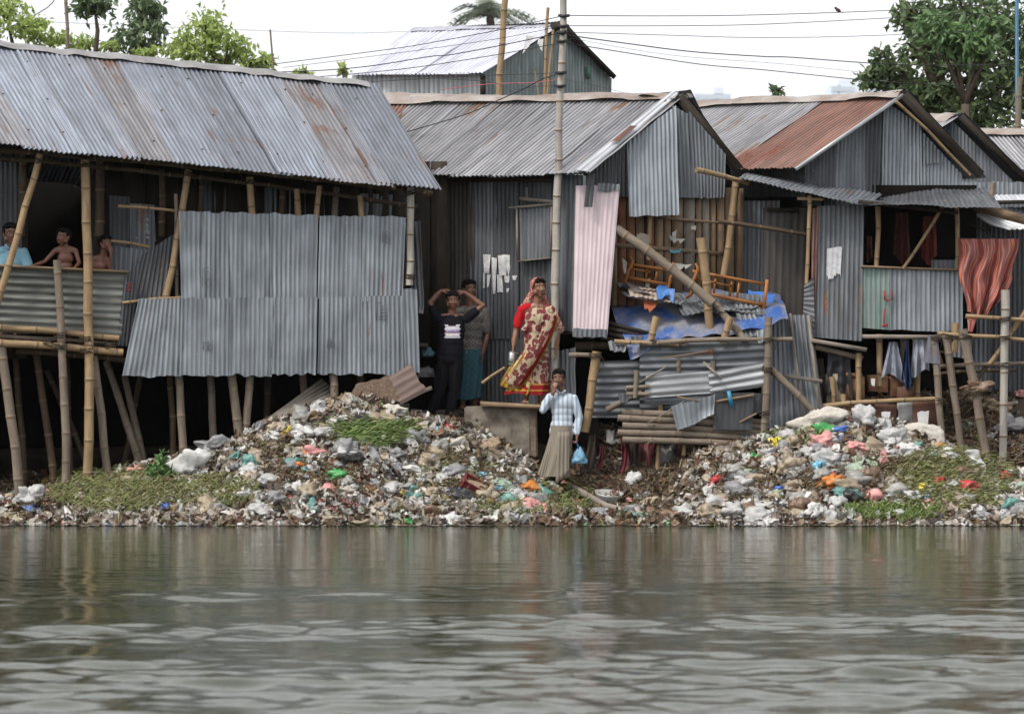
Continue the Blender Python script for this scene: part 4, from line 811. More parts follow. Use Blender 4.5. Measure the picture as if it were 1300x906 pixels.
    for x,y,w,h,c in ((808,296,18,20,1),(850,300,20,7,0),(853,296,6,14,0),(850,318,16,4,2),(790,330,6,16,1),(856,334,22,5,0),(877,286,7,9,0),(818,352,8,12,1)):
        e=r.uniform(-4,4); part('rag',rg[c],B,lambda mb: sheet(mb,Q((x,y,by(x)+.02),(x+w,y+e,by(x)+.02),(x+w*.8,y+h,by(x)+.0),(x+2,y+h,by(x)+.0)),amp=0,dent=.04,seed=x,jag=.05))
    return B
M['plank_r']=wood('plank_redbrown',(.13,.055,.03),(.22,.11,.06),(14,1.3,1),.8,.4)
B=buildB()
# posters glued on
def posters(mb):
    r=random.Random(5)
    for x,y,w,h in ((613,323,10,24),(624,326,7,46),(632,324,17,25),(618,348,5,17),(640,350,7,8),(631,348,8,22),(650,350,7,6),(643,366,4,5),(613,346,3,20)):
        Y=by(x+w/2)-.035
        sheet(mb,Q((x,y,Y),(x+w,y+r.uniform(-1,1),Y-.005),(x+w-r.uniform(0,3),y+h,Y-.005),(x+r.uniform(0,2),y+h,Y)),amp=.004,dent=.002,seed=x,jag=.015)
mb=MB(); posters(mb); tag(mb.build('wall_posters',M['news']),'torn newsprint posters pasted on the dark tin wall above the woman','poster')
# ---- C: right shack with rusty roof
def cyy(px): return 1.2+(px-1015)*.0036
def buildC():
    C=thing('tin_shack','shack with red rusted roof slope and grey tin gable, open lean-to front below','tin shack',W(1110,500,1.2))
    RR,ER=W(1146,119,1.55),W(1008,214,.8); d=RR-ER; RL=W(868,131,3.6); EL=RL-d
    # rusty strips next to the gable, grey further back
    part('roof',[M['tin_rustroof'],M['tin_roof2']],C,lambda mb: strips(mb,[RL,RR,ER,EL],seed=41,mis=[1,1,0,0,0],wd=1.0,ext=.03))
    part('ridge_cap',M['capm'],C,lambda mb: ridge(mb,RL,RR,seed=8))
    part('verge_board',M['tin_bright'],C,lambda mb: box(mb,RR+Vector((0,-.06,-.02)),ER+Vector((.02,-.05,-.01)),.05,.02),'bare metal strip along the roof edge')
    RB=W(1246,226,2.1)
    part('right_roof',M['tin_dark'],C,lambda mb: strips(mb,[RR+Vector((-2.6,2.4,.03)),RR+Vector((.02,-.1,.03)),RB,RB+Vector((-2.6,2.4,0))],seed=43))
    part('barge_pole',BAM,C,lambda mb: bamboo(mb,W(1137,129,1.4),W(1232,222,1.9),.022))
    part('barge_board',M['plank_d'],C,lambda mb: box(mb,W(1148,121,1.42),W(1245,222,1.95),.12,.03))
    gw=[([(1022,205,0),(1062,172,0),(1062,262,0),(1022,262,0)],'tin_dark'),([(1060,174,-.01),(1100,142,-.01),(1100,262,-.01),(1060,262,-.01)],'tin_mid'),([(1098,142,0),(1128,128,0),(1122,262,0),(1098,262,0)],'tin_dark'),
        ([(1122,127,-.02),(1170,160,-.02),(1170,258,-.02),(1119,258,-.02)],'tin_fence'),([(1168,164,-.01),(1222,222,-.01),(1220,252,-.01),(1168,256,-.01)],'tin_fence'),([(1172,172,-.04),(1193,194,-.04),(1193,207,-.04),(1172,209,-.04)],'tin_mid')]
    for i,(q,mt) in enumerate(gw): wall(C,[(a,b,cyy(a)+c) for a,b,c in q],mt,seed=200+i,name='gable_sheet')
    wall(C,[(905,200,3.2),(1022,205,1.25),(1022,262,1.25),(905,262,3.2)],'tin_dark',seed=210)
    wall(C,[(940,255,1.2),(990,255,1.15),(985,400,1.1),(940,395,1.2)],'tin_mid',seed=211,label='bluish tin sheet beside the plank wall')
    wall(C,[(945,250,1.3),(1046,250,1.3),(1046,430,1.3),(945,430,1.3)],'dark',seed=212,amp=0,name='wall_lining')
    # dark sheet door
    part('door',M['tin_door'],C,lambda mb: sheet(mb,Q((969,264,.95),(1026,264,.95),(1021,402,.9),(967,398,.95)),seed=213,amp=.008,pitch=.09),'dark brown sheet-metal door')
    part('door_frame',M['plank_d'],C,lambda mb: box(mb,W(974,266,.9),W(1014,267,.9),.05,.03))
    # grey sheet with a rusty edge and a white painted patch
    wall(C,[(1037,262,.45),(1097,258,.45),(1094,433,.4),(1034,428,.4)],'tin_mid',seed=214,dent=.01,label='grey tin sheet with white painted patch')
    wall(C,[(1031,265,.43),(1041,262,.43),(1035,414,.4),(1029,400,.42)],'tin_rustroof',seed=215)
    wall(C,[(1021,360,.38),(1033,352,.38),(1034,428,.36),(1019,415,.36)],'tin_mid',seed=216,horiz=True,dent=.03)
    part('painted_patch',plain('white_paint',(.55,.56,.58),.6,.3,20,.1),C,lambda mb: sheet(mb,Q((1050,313,.415),(1069,312,.415),(1067,354,.400),(1049,354,.400)),amp=.003,dent=.001,seed=3,jag=.07,cell=.03),'white painted patch')
    # stall
    wall(C,[(1094,338,.45),(1132,339,.45),(1132,419,.43),(1094,416,.43)],'tin_green',seed=217,name='stall_wall_sheet',label='tin sheet washed with green paint')
    wall(C,[(1130,339,.44),(1222,343,.46),(1222,421,.44),(1130,419,.42)],'tin_fence',seed=218,name='stall_wall_sheet',jag=.01,dent=.014)
    part('sill',M['plank'],C,lambda mb: box(mb,W(1093,338,.42),W(1221,343,.43),.025,.07))
    part('red_marks',plain('red_paint',(.30,.03,.03),.6,.2,9,0),C,lambda mb: (tube(mb,[W(1123,369,.395),W(1123,379,.395),W(1127,382,.395),W(1132,379,.395),W(1132,370,.395)],.012,6),tube(mb,[W(1123,392,.395),W(1122,408,.39),W(1123,414,.39)],.010,6),tube(mb,[W(1120,414,.388),W(1127,412,.388)],.018,6)),'red painted U and stroke')
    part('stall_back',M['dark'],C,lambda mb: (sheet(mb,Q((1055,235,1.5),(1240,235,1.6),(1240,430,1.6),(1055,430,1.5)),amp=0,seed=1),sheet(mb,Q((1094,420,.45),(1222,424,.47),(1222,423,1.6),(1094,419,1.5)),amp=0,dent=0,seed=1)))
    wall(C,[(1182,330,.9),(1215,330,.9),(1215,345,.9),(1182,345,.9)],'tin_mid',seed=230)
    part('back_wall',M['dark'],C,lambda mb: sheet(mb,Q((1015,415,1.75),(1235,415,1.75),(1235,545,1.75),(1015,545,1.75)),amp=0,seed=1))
    for a,b,c,d,r,mt,dy in ((1114,262,1113,338,.035,BAM,.5),(1201,255,1146,341,.024,BAM,.38),(1214,262,1214,342,.03,BAM,.45),(1027,248,1024,360,.028,BAM,.3)): part('post',mt,C,lambda mb: bamboo(mb,W(a,b,dy),W(c,d,dy),r))
    part('beam',BAM,C,lambda mb: bamboo(mb,W(1012,252,.3),W(1045,253,.3),.022))
    # awnings
    part('awning',M['tin_mid'],C,lambda mb: sheet(mb,Q((950,220,1.4),(1120,247,1.3),(1100,262,.1),(936,224,.2)),seed=219,dent=.02),'thin tin awning over the door')
    part('awning',M['tin_dark'],C,lambda mb: sheet(mb,Q((1098,252,1.5),(1250,238,1.6),(1272,262,-.25),(1085,259,.0)),seed=220,amp=.006,dent=.03),'dark sagging awning over the stall')
    part('awning_beam',M['plank_d'],C,lambda mb: box(mb,W(1090,256,.05),W(1216,270,.3),.05,.04))
    return C
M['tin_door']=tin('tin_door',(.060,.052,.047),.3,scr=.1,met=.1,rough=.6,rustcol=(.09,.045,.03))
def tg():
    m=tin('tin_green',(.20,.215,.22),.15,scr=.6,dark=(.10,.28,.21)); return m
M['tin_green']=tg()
Cc=buildC()
# ---- far right shacks
def buildD():
    D=thing('tin_shack','small dark tin shack with a bulging light ridge, behind the rusty-roofed one','tin shack',W(1230,450,4))
    RR=W(1217,148,4.2); ER=W(1168,178,3.6); d=RR-ER; RL=W(1150,146,5.6)
    part('roof',M['tin_roof2'],D,lambda mb: strips(mb,[RL,RR,ER,RL-d],seed=51,wd=.6))
    part('ridge_cap',M['capm'],D,lambda mb: ridge(mb,RL,RR,seed=3,wd=.22))
    wall(D,[(1185,175,4.2),(1210,152,4.2),(1210,262,4.2),(1185,262,4.2)],'tin_mid',seed=300); 
    wall(D,[(1206,150,4.15),(1292,236,4.2),(1292,262,4.2),(1206,262,4.15)],'tin_mid',seed=301)
    RB=W(1306,234,4.4)
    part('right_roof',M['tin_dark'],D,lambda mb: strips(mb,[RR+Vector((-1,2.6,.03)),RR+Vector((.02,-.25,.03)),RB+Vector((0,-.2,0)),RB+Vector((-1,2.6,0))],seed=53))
    part('barge_board',M['plank_d'],D,lambda mb: box(mb,RR+Vector((0,-.27,-.02)),RB+Vector((0,-.22,-.02)),.09,.03))
    wall(D,[(1120,228,3.2),(1300,232,3.2),(1300,262,3.2),(1120,262,3.2)],'tin_fence',seed=303,jag=.03)
    return D
buildD()
def buildE():
    E=thing('tin_shack','low shack with grey corrugated roof at the right edge under the big tree','tin shack',W(1290,450,7))
    a,b=W(1244,165,8.2),W(1420,166,7.6); c,d=W(1500,262,5.6),W(1330,262,6.2)
    part('roof',M['tin_roof2'],E,lambda mb: strips(mb,[a,b,c,d],seed=57,wd=.7)); part('ridge_cap',M['capm'],E,lambda mb: ridge(mb,a,b,seed=2,wd=.2))
    wall(E,[(1255,215,6.5),(1400,215,6.2),(1400,300,6.2),(1255,300,6.5)],'tin_dark',seed=304)
    part('gable_sheet',M['tin_dark'],E,lambda mb: sheet(mb,[a,a+Vector((.01,.01,0)),d,d+Vector((-1.4,.6,0))],seed=2))
buildE()
# ---- right hand back wall with pale roof, hanging cloth
def buildG():
    G=thing('tin_shack','shack behind the red cloth, dark wall and bright whitish roof sheet','tin shack',W(1270,520,1.6))
    wall(G,[(1205,268,1.9),(1262,268,1.9),(1262,515,1.85),(1205,515,1.9)],'tin_mid',seed=310)
    wall(G,[(1258,268,1.85),(1345,280,1.8),(1345,515,1.8),(1258,515,1.85)],'tin_dark',seed=311)
    wall(G,[(1205,415,1.7),(1235,420,1.7),(1233,456,1.7),(1205,452,1.7)],'tin_bright',seed=312)
    part('roof',M['white_roof'],G,lambda mb: sheet(mb,Q((1212,266,2.2),(1262,262,2.1),(1345,288,.9),(1278,292,1.2)),seed=313,amp=.008,dent=.02))
    part('roof',M['tin_bright'],G,lambda mb: sheet(mb,Q((1190,248,3.1),(1320,246,3.0),(1330,258,1.2),(1200,258,1.6)),seed=314),'flat light tin roof above')
    part('fascia',M['plank'],G,lambda mb: (box(mb,W(1238,262,1.1),W(1310,282,.9),.12,.03),))
    part('fascia',M['plank_d'],G,lambda mb: box(mb,W(1215,258,.9),W(1320,256,.8),.05,.03)); part('beam',M['plank_d'],G,lambda mb: box(mb,W(1228,286,1.6),W(1258,292,1.6),.03,.03))
    part('post',BAG,G,lambda mb: bamboo(mb,W(1261,232,.9),W(1258,258,.9),.04))
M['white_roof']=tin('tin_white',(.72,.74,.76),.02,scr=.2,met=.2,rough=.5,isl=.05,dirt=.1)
buildG()
# ---- big house behind
def buildH():
    d=11.
    Hh=thing('tin_house','large pale tin house with a broad light roof, standing behind the shacks','house',W(610,330,d+1))
    RL,RR,ER,EL=W(525,37,d+3),W(712,31,d+1.6),W(612,93,d-.2),W(443,95,d+1.6)
    part('roof',M['tin_pale'],Hh,lambda mb: strips(mb,[RL,RR,ER,EL],seed=61,wd=.7,pitch=.08))
    part('ridge_cap',M['tin_pale'],Hh,lambda mb: ridge(mb,RL,RR,seed=2,wd=.15))
    wall(Hh,[(447,95,d+1.8),(614,94,d+.1),(614,330,d+.1),(447,330,d+1.8)],'tin_wallp',seed=320,pitch=.1)
    wall(Hh,[(612,93,d+.1),(713,36,d+1.7),(713,330,d+1.7),(612,330,d+.1)],'tin_wallg',seed=321,pitch=.1,amp=.014,name='gable_sheet')
    wall(Hh,[(711,36,d+1.7),(776,100,d+3.0),(774,330,d+3.0),(711,330,d+1.7)],'tin_wallg',seed=322,pitch=.1,amp=.014,name='gable_sheet')
    part('right_roof',M['tin_dark'],Hh,lambda mb: (sheet(mb,[RL,RR+Vector((.05,-.15,.03)),W(781,98,d+2.9),W(600,98,d+5)],seed=65)))
    part('barge_board',M['plank_d'],Hh,lambda mb: (box(mb,W(714,31,d+1.4),W(780,98,d+2.8),.08,.04),box(mb,W(700,36,d+1.3),W(717,29,d+1.35),.12,.04)))
    part('window',plain('window_green',(.10,.2,.16),.6),Hh,lambda mb: box(mb,W(747,84,d+2.3),W(747,100,d+2.3),.07,.04),'small greenish window opening')
    part('corner_post',M['plank_d'],Hh,lambda mb: box(mb,W(613,95,d-.05),W(613,125,d-.05),.09,.06))
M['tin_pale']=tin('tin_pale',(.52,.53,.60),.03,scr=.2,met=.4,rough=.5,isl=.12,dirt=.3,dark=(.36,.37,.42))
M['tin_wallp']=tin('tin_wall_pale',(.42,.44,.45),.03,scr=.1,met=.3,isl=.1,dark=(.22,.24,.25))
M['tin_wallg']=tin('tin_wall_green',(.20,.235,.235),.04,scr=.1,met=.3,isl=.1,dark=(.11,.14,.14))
buildH()
def buildI():
    d=6.
    I=thing('tin_shack','low shack whose grey roof just shows behind the middle ridge','tin shack',W(560,330,d+1))
    a,b=W(462,119,d+1.6),W(775,129,d); c,e=W(650,190,d-2.0),W(340,180,d-.2)
    part('roof',M['tin_roof2'],I,lambda mb: strips(mb,[a,b,c,e],seed=71,wd=.7)); part('ridge_cap',M['capm'],I,lambda mb: ridge(mb,a,b,seed=12,wd=.14))
    wall(I,[(470,180,d-.3),(650,190,d-1.8),(650,330,d-1.8),(470,330,d-.3)],'tin_dark',seed=330)
buildI()
# lean-to roof behind house C ridge: grey slope between B and C
# ------------------------------------------------------------------ middle: tumbledown lean-to, fence and frames
def single(name,mats,fn,label,cat,group=None,smooth=True):
    mb=MB(); fn(mb); return tag(mb.build(name,mats,None,smooth),label,cat,group)
# scrap sheets and tarpaulin roof of the low lean-to
def tarp_mat():
    s=NT('blue_tarpaulin'); n=s.noise(s.coord('Object'),1.9,6,.6,.6); n2=s.noise(s.coord('Object'),9,5,.6)
    c=s.mix((s.ramp(n,0,[(.42,0),(.56,1)]),0),(.030,.085,.27),(.17,.17,.185)); c=s.mix((s.ramp(n2,0,[(.55,0),(.7,.5)]),0),c,(.30,.30,.30))
    s.base(c); s.set(Roughness=.45); s.bump(n2,0,.6,.03); return s.m
M['tarp']=tarp_mat()
L=thing('lean_to','low tumbledown lean-to with a blue tarpaulin roof and patched walls of sideways tin and poles','lean-to',W(870,585,-.1))
def tarp(mb):
    TL,TR,BR,BL=Q((768,372,.75),(990,372,.9),(1000,404,-.15),(800,446,-.25)); TL=W(768,370,.75)
    nu,nv=60,26; u,v=np.meshgrid(np.linspace(0,1,nu+1),np.linspace(0,1,nv+1),indexing='ij')
    TL,TR,BR,BL=map(np.array,(TL,TR,BR,BL)); P=(BL*(1-u[...,None])+BR*u[...,None])*(1-v[...,None])+(TL*(1-u[...,None])+TR*u[...,None])*v[...,None]
    P[...,2]+=.05*wob(u*3,v*2,3,8,2.5)+.025*wob(u*9,v*6,4,8,2.)-.10*np.clip(.15-v,0,1)/.15*(.6+.5*wob(u*6,v*0,5))+.05*np.sin(u*3.1)
    P[...,1]+=.05*wob(u*8,v*3,7,6,2.)
    mb.add(P.reshape(-1,3),gridfaces(nu,nv))
part('tarpaulin',M['tarp'],L,tarp,'faded blue tarpaulin roof')
part('tarpaulin_end',M['tarp2'] if 'tarp2' in M else plain('blue_sheet',(.05,.16,.48),.4,.4,6,.6),L,lambda mb: sheet(mb,Q((950,368,.6),(984,374,.5),(980,392,.2),(948,398,.2)),amp=0,dent=.05,seed=4,jag=.05),'bright blue end of the tarpaulin')
scr=[((772,352,.6),(812,360,.6),(850,372,.2),(790,366,.2),'tin_mid',1,.0),((784,366,.45),(872,378,.4),(862,390,.05),(800,380,.05),'tin_bright',2,.0),((846,372,.4),(965,372,.5),(962,392,.1),(872,396,.05),'tin_mid',3,0),
     ((856,384,.3),(900,378,.3),(936,398,-.1),(868,404,-.1),'tin_mid',4,0),((930,386,.2),(962,384,.2),(978,428,-.2),(944,430,-.2),'tin_mid',5,0),((915,372,.5),(978,376,.5),(988,400,0),(905,394,.1),'tin_mid',6,0)]
for a,b,c,d,mt,s_,_ in scr: wall(L,[a,b,c,d],mt,name='scrap_sheet',seed=400+s_,dent=.03,curl=.05,jag=.02)
part('mat',plain('dirty_mat',(.15,.12,.12),.9,.4,6,.6),L,lambda mb: sheet(mb,Q((790,358,.4),(822,362,.4),(836,376,.1),(804,372,.1)),amp=0,dent=.04,seed=8),'brown folded mat')
part('mat',plain('straw_mat',(.36,.29,.24),.9,.3,6,.6),L,lambda mb: (sheet(mb,Q((796,362,.3),(856,374,.3),(858,384,-.02),(800,376,.0)),amp=.006,dent=.03,seed=9,jag=.03)),'frayed straw-coloured mat')
part('rag',plain('orange_rag',(.33,.10,.05),.9,.3,6,.6),L,lambda mb: sheet(mb,Q((816,380,.12),(836,380,.1),(830,392,-.02),(818,390,.0)),amp=0,dent=.05,seed=10,jag=.05),'rust-orange rag')
part('rag',plastic('blue_rag',(.04,.16,.45)),L,lambda mb: (sheet(mb,Q((832,362,.2),(846,358,.2),(850,374,.02),(834,376,.0)),amp=0,dent=.08,seed=11,jag=.1),sheet(mb,Q((842,372,.1),(858,366,.1),(856,378,.02),(840,380,.0)),amp=0,dent=.08,seed=12,jag=.1)),'bright blue plastic rag')
# inside darkness and floor clutter
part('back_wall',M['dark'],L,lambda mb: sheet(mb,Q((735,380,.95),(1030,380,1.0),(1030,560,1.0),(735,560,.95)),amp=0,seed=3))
fy=-.30
for q,mt,hz,sd,k in [([(752,459,.02),(822,456,.02),(818,530,.0),(750,530,.0)],'tin_mid',1,1,{}),([(812,436,-.25),(905,434,-.25),(906,476,-.26),(812,478,-.26)],'tin_mid',1,2,{}),([(890,432,-.22),(976,428,-.2),(974,470,-.22),(902,474,-.24)],'tin_mid',1,3,dict(jag=.04)),
    ([(820,477,-.36),(903,471,-.36),(905,499,-.34),(818,505,-.34)],'tin_pale2',1,4,{}),([(899,473,-.38),(973,458,-.38),(974,490,-.36),(902,501,-.36)],'tin_pale2',1,5,{}),([(818,500,-.30),(906,496,-.30),(905,511,-.30),(818,514,-.30)],'tin_mid',1,6,{}),
    ([(852,516,-.42),(908,500,-.42),(906,524,-.40),(860,548,-.40)],'tin_fence',0,7,dict(amp=.016,jag=.02,curl=.05)),([(908,499,-.40),(957,498,-.40),(955,546,-.40),(905,545,-.40)],'tin_dark',0,8,dict(amp=.002)),([(952,498,-.36),(973,500,-.36),(971,522,-.36),(953,528,-.36)],'tin_dark',0,9,dict(amp=.002)),
    ([(812,505,-.18),(860,505,-.18),(860,525,-.18),(812,525,-.18)],'tin_dark',1,10,{})]:
    wall(L,q,mt,horiz=bool(hz),pitch=.095 if hz else .07,name='fence_sheet',seed=430+sd,**{**dict(amp=.012,dent=.02),**k})
part('patch',plain('blue_tape',(.02,.22,.36),.4),L,lambda mb: box(mb,W(925,496,-.425),W(929,516,-.425),.05,.004),'blue plastic strip on the dark sheet')
for i in range(5):
    y=522+i*9.0
    part('wall_pole',BAG,L,lambda mb: bamboo(mb,W(790-(i%2)*6,y,-.30-.01*i),W(975,y+14-i*1.5,-.25-.01*i),.046,.042,seed=50+i,gap=.4))
for i,(a,b,c,d,r,mt,Y) in enumerate([(758,446,742,548,.062,BAM,-.15),(889,302,903,434,.062,BAM,-.10),(976,402,969,560,.05,BAG,-.42),(839,500,834,600,.034,BAM,-.22),(872,500,868,578,.034,BAM,-.22),(834,402,826,436,.05,BAM,-.3),(928,402,918,436,.05,BAM,-.28),
      (808,470,806,505,.03,BAG,-.4),(812,515,790,620,.05,BAD,.1),(862,452,862,500,.03,BAG,-.25),(905,458,905,476,.03,BAG,-.3),(712,450,742,432,.0,BAD,0)]):
    if r<=0: continue
    p=W(c,d,Y)
    part('post',mt,L,lambda mb: bamboo(mb,W(a,b,Y),p,r,seed=70+i,bend=.01))
for i,(a,b,c,d,r,mt,Y) in enumerate([(822,436,1006,430,.034,BAG,-.33),(722,451,755,451,.034,BAG,-.1),(730,440,822,440,.06,BAD,.35),(770,520,815,498,.04,BAG,-.1),(795,492,824,490,.03,BAG,-.38),(795,500,824,500,.03,BAG,-.38),(780,433,862,438,.03,BAM,-.32)]):
    part('rail',mt,L,lambda mb: bamboo(mb,W(a,b,Y),W(c,d,Y),r,seed=90+i))
part('litter_shelf',M['plank_d'],L,lambda mb: [box(mb,W(755+i*4,405+i*8,.3),W(830,425+i*6,.1),.05,.3) for i in range(4)])
for a,b,Y,r in ((976,432,-.42,.054),(974,470,-.42,.054),(971,525,-.42,.054),(756,452,-.15,.066),(902,430,-.1,.066),(830,434,-.3,.054),(836,540,-.24,.04),(870,540,-.24,.04)): lash(L,a,b,Y,r)
r_=random.Random(12)
for i in range(7):
    x=r_.uniform(805,950); y=r_.uniform(432,545); a=r_.choice((-1,1))*r_.uniform(.1,.9); l=r_.uniform(14,34)
    part('loose_stick',M['plank_g'] if i%2 else M['plank'],L,lambda mb: box(mb,W(x-l*math.cos(a),y-l*math.sin(a),-.40+.02*(i%4)),W(x+l*math.cos(a),y+l*math.sin(a),-.44+.02*(i%3)),r_.uniform(.014,.03),.02))
for i,(x,y,w_,h_) in enumerate(((772,432,26,12),(800,426,18,10),(846,428,30,9),(960,420,14,14),(784,500,16,14),(818,548,24,10),(940,548,30,12))):
    part('scrap_sheet',M[('tin_mid','tin_dark','tin_rusty')[i%3]],L,lambda mb: sheet(mb,Q((x,y,-.25),(x+w_,y+(i%3)*3-3,-.2),(x+w_-4,y+h_,-.38),(x+3,y+h_+(i%2)*5,-.38)),dent=.03,seed=600+i,jag=.03,curl=.03))
# leaning grey sheets to the right of it
Ls=thing('leaning_sheets','tall grey tin sheets leaning back behind thin sticks, right of the low lean-to','tin sheets',W(1010,545,-.05))
for i,q in enumerate([[(974,404,.35),(1004,398,.35),(1016,545,-.05),(972,545,-.05)],[(1000,400,.33),(1030,400,.33),(1048,545,-.08),(1010,545,-.08)]]): wall(Ls,q,'tin_mid',name='sheet',seed=460+i,dent=.02)
for i,(a,b,c,d,r,mt) in enumerate([(976,404,968,500,.03,M['plank_g']),(1003,398,1022,545,.03,M['plank_g']),(1026,400,1042,540,.035,M['plank_g']),(984,460,1032,528,.0,None),(996,477,1044,484,.05,M['plank_g'])]):
    if r: part('batten',mt,Ls,lambda mb: box(mb,W(a,b,.24 if i<4 else -.02),W(c,d,-.18 if i<4 else -.05),r,.02))
single('bamboo_pole',BAG,lambda mb: bamboo(mb,W(970,462,-.35),W(1034,524,-.35),.05),'grey bamboo pole slanting down in front of the leaning tin sheets','pole')
single('bamboo_pole',BAG,lambda mb: bamboo(mb,W(782,290,.05),W(905,385,-.15),.062,.062,seed=4),'thick grey pole propped diagonally across the orange frames','pole')
single('bamboo_pole',BAG,lambda mb: bamboo(mb,W(893,372,.06),W(945,432,-.22),.055,.05,seed=5),'grey pole lying down over the blue tarpaulin','pole')
# orange wooden frames
def ww(a,b,Y): return W(a,b,Y)
def frame(label,x0,x1,yt0,yt1,yb0,yb1,Y,scroll,endpost,slats):
    c=thing('bench',label,'bench frame',W((x0+x1)/2,yb1+8,Y))
    def sp(mb,x,yt,yb,s=1): tube(mb,[W(x+4*s,yt-10,Y-.03),W(x+7*s,yt-4,Y-.03),W(x+5*s,yt+4,Y-.03),W(x+1*s,(yt+yb)/2,Y-.03),W(x+1*s,yb-4,Y-.03),W(x-2*s,yb+5,Y-.03),W(x-8*s,yb+10,Y-.03)],[.012,.021,.024,.022,.024,.025,.014],8)
    part('curved_post',M['orange_wood'],c,lambda mb: sp(mb,x0,yt0,yb0))
    if scroll: part('curved_post',M['orange_wood'],c,lambda mb: sp(mb,x1,yt1,yb1))
    if endpost: part('end_post',M['orange_wood'],c,lambda mb: box(mb,W(x1+2,yt1-6,Y-.02),W(x1-3,yb1+10,Y-.02),.042,.04))
    for u0,v0,u1,v1,wd in ((0,0,1,0,.036),(0,1,1,1,.042)):
        part('rail',M['orange_wood'],c,lambda mb: box(mb,W(x0,(yt0 if v0==0 else yb0),Y),W(x1,(yt1 if v0==0 else yb1),Y),wd,.035))
    part('rail',M['orange_wood'],c,lambda mb: box(mb,W(x0+2,(yt0+yb0)/2-3,Y+.01),W(x0+(x1-x0)*.55,(yt0*.45+yt1*.55+yb0*.45+yb1*.55)/2-3,Y+.01),.022,.02))
    for t in slats: part('slat',M['orange_wood'],c,lambda mb: box(mb,W(x0+(x1-x0)*t+2,yt0+(yt1-yt0)*t,Y+.01),W(x0+(x1-x0)*t-1,yb0+(yb1-yb0)*t,Y+.01),.028,.02))
    return c
frame('orange varnished bench frame behind, its left scroll post highest',796,850,335,343,352,362,.42,True,False,(.45,.68))
frame('orange varnished bench frame in front, tilted down to a plain end post on the right',879,972,344,361,369,388,.18,False,True,(.3,.52,.62))
# ---- utility pole and the right-hand bamboo frames
P=thing('utility_pole','tall pale bamboo utility pole carrying the cables, in front of the middle shack','utility pole',W(702,505,.02))
part('pole',BAP,P,lambda mb: bamboo(mb,W(703,500,.02),W(717,-30,-.12),.058,.044,seed=3,bend=.008,gap=.42))
for x,y in ((716,20),(715,33),(714,41),(714,52),(712,92),(711,109)): part('cable_tie',M['black'],P,lambda mb: tube(mb,[W(x-6,y,-.1),W(x,y+1,-.18),W(x+6,y,-.1)],.022,6))
def rp(a,b,c,d,r,Y,mt,lab,Y2=None):
    Y2=Y if Y2 is None else Y2; single('bamboo_pole',mt,lambda mb: bamboo(mb,W(a,b,Y),W(c,d,Y2),r),lab,'pole')
K=thing('bamboo_scaffold','open frame of grey bamboo poles under and beside the stall, below the red cloth','bamboo frame',W(1220,600,.1))
for i,(a,b,c,d,r,Y,mt) in enumerate([(1276,368,1271,612,.056,-.05,BAP),(1184,425,1196,566,.050,-.1,BAG),(1200,425,1220,576,.052,-.05,BAG),(1222,418,1256,600,.062,-.1,BAG),(1213,410,1212,447,.05,.2,BAM),(1306,390,1256,462,.035,.1,BAM),(1256,460,1228,500,.03,.15,BAD),
      (1117,424,1118,490,.045,.3,BAM),(1148,428,1152,532,.06,.35,BAG),(1163,430,1162,512,.055,.5,BAM),(1056,478,1059,550,.036,.2,BAM),(1090,448,1090,530,.04,.15,BAM),(1070,500,1070,560,.035,.1,BAM),(1040,455,1046,530,.05,.5,BAD)]):
    part('post',mt,K,lambda mb: bamboo(mb,W(a,b,Y),W(c,d,Y),r,seed=120+i,bend=.012))
for i,(a,b,c,d,r,Y,mt) in enumerate([(1226,401,1340,410,.030,.0,BAM),(1190,423,1330,436,.030,.02,BAM),(1185,466,1330,462,.030,.12,BAG),(1040,516,1190,506,.034,.05,BAM),(1035,440,1095,455,.04,.2,BAG),(1190,475,1290,470,.025,.3,BAD)]):
    part('rail',mt,K,lambda mb: bamboo(mb,W(a,b,Y),W(c,d,Y),r,seed=150+i))
for a,b,Y,r in ((1276,406,-.05,.06),(1275,430,-.05,.06),(1273,464,-.05,.06),(1186,430,-.1,.055),(1203,428,-.05,.055),(1226,428,-.1,.065),(1194,509,-.1,.052),(1238,500,-.1,.064)): lash(K,a,b,Y,r)
part('shelf_board',M['plank_g'],K,lambda mb: (box(mb,W(1030,432,.2),W(1100,444,.15),.05,.25),box(mb,W(1095,427,.3),W(1220,428,.3),.05,.3)))
part('ladder_stick',M['plank'],K,lambda mb: (box(mb,W(1186,428,.3),W(1198,468,.3),.03,.03),box(mb,W(1192,446,.3),W(1200,447,.3),.02,.02)))
part('cloth_rag',plain('grey_rag',(.16,.165,.19),.9,.3,6,.6),K,lambda mb: sheet(mb,Q((1178,425,-.12),(1190,425,-.12),(1194,462,-.14),(1172,460,-.14)),amp=.01,pitch=.08,dent=.03,seed=5),'grey rag hung on a pole')
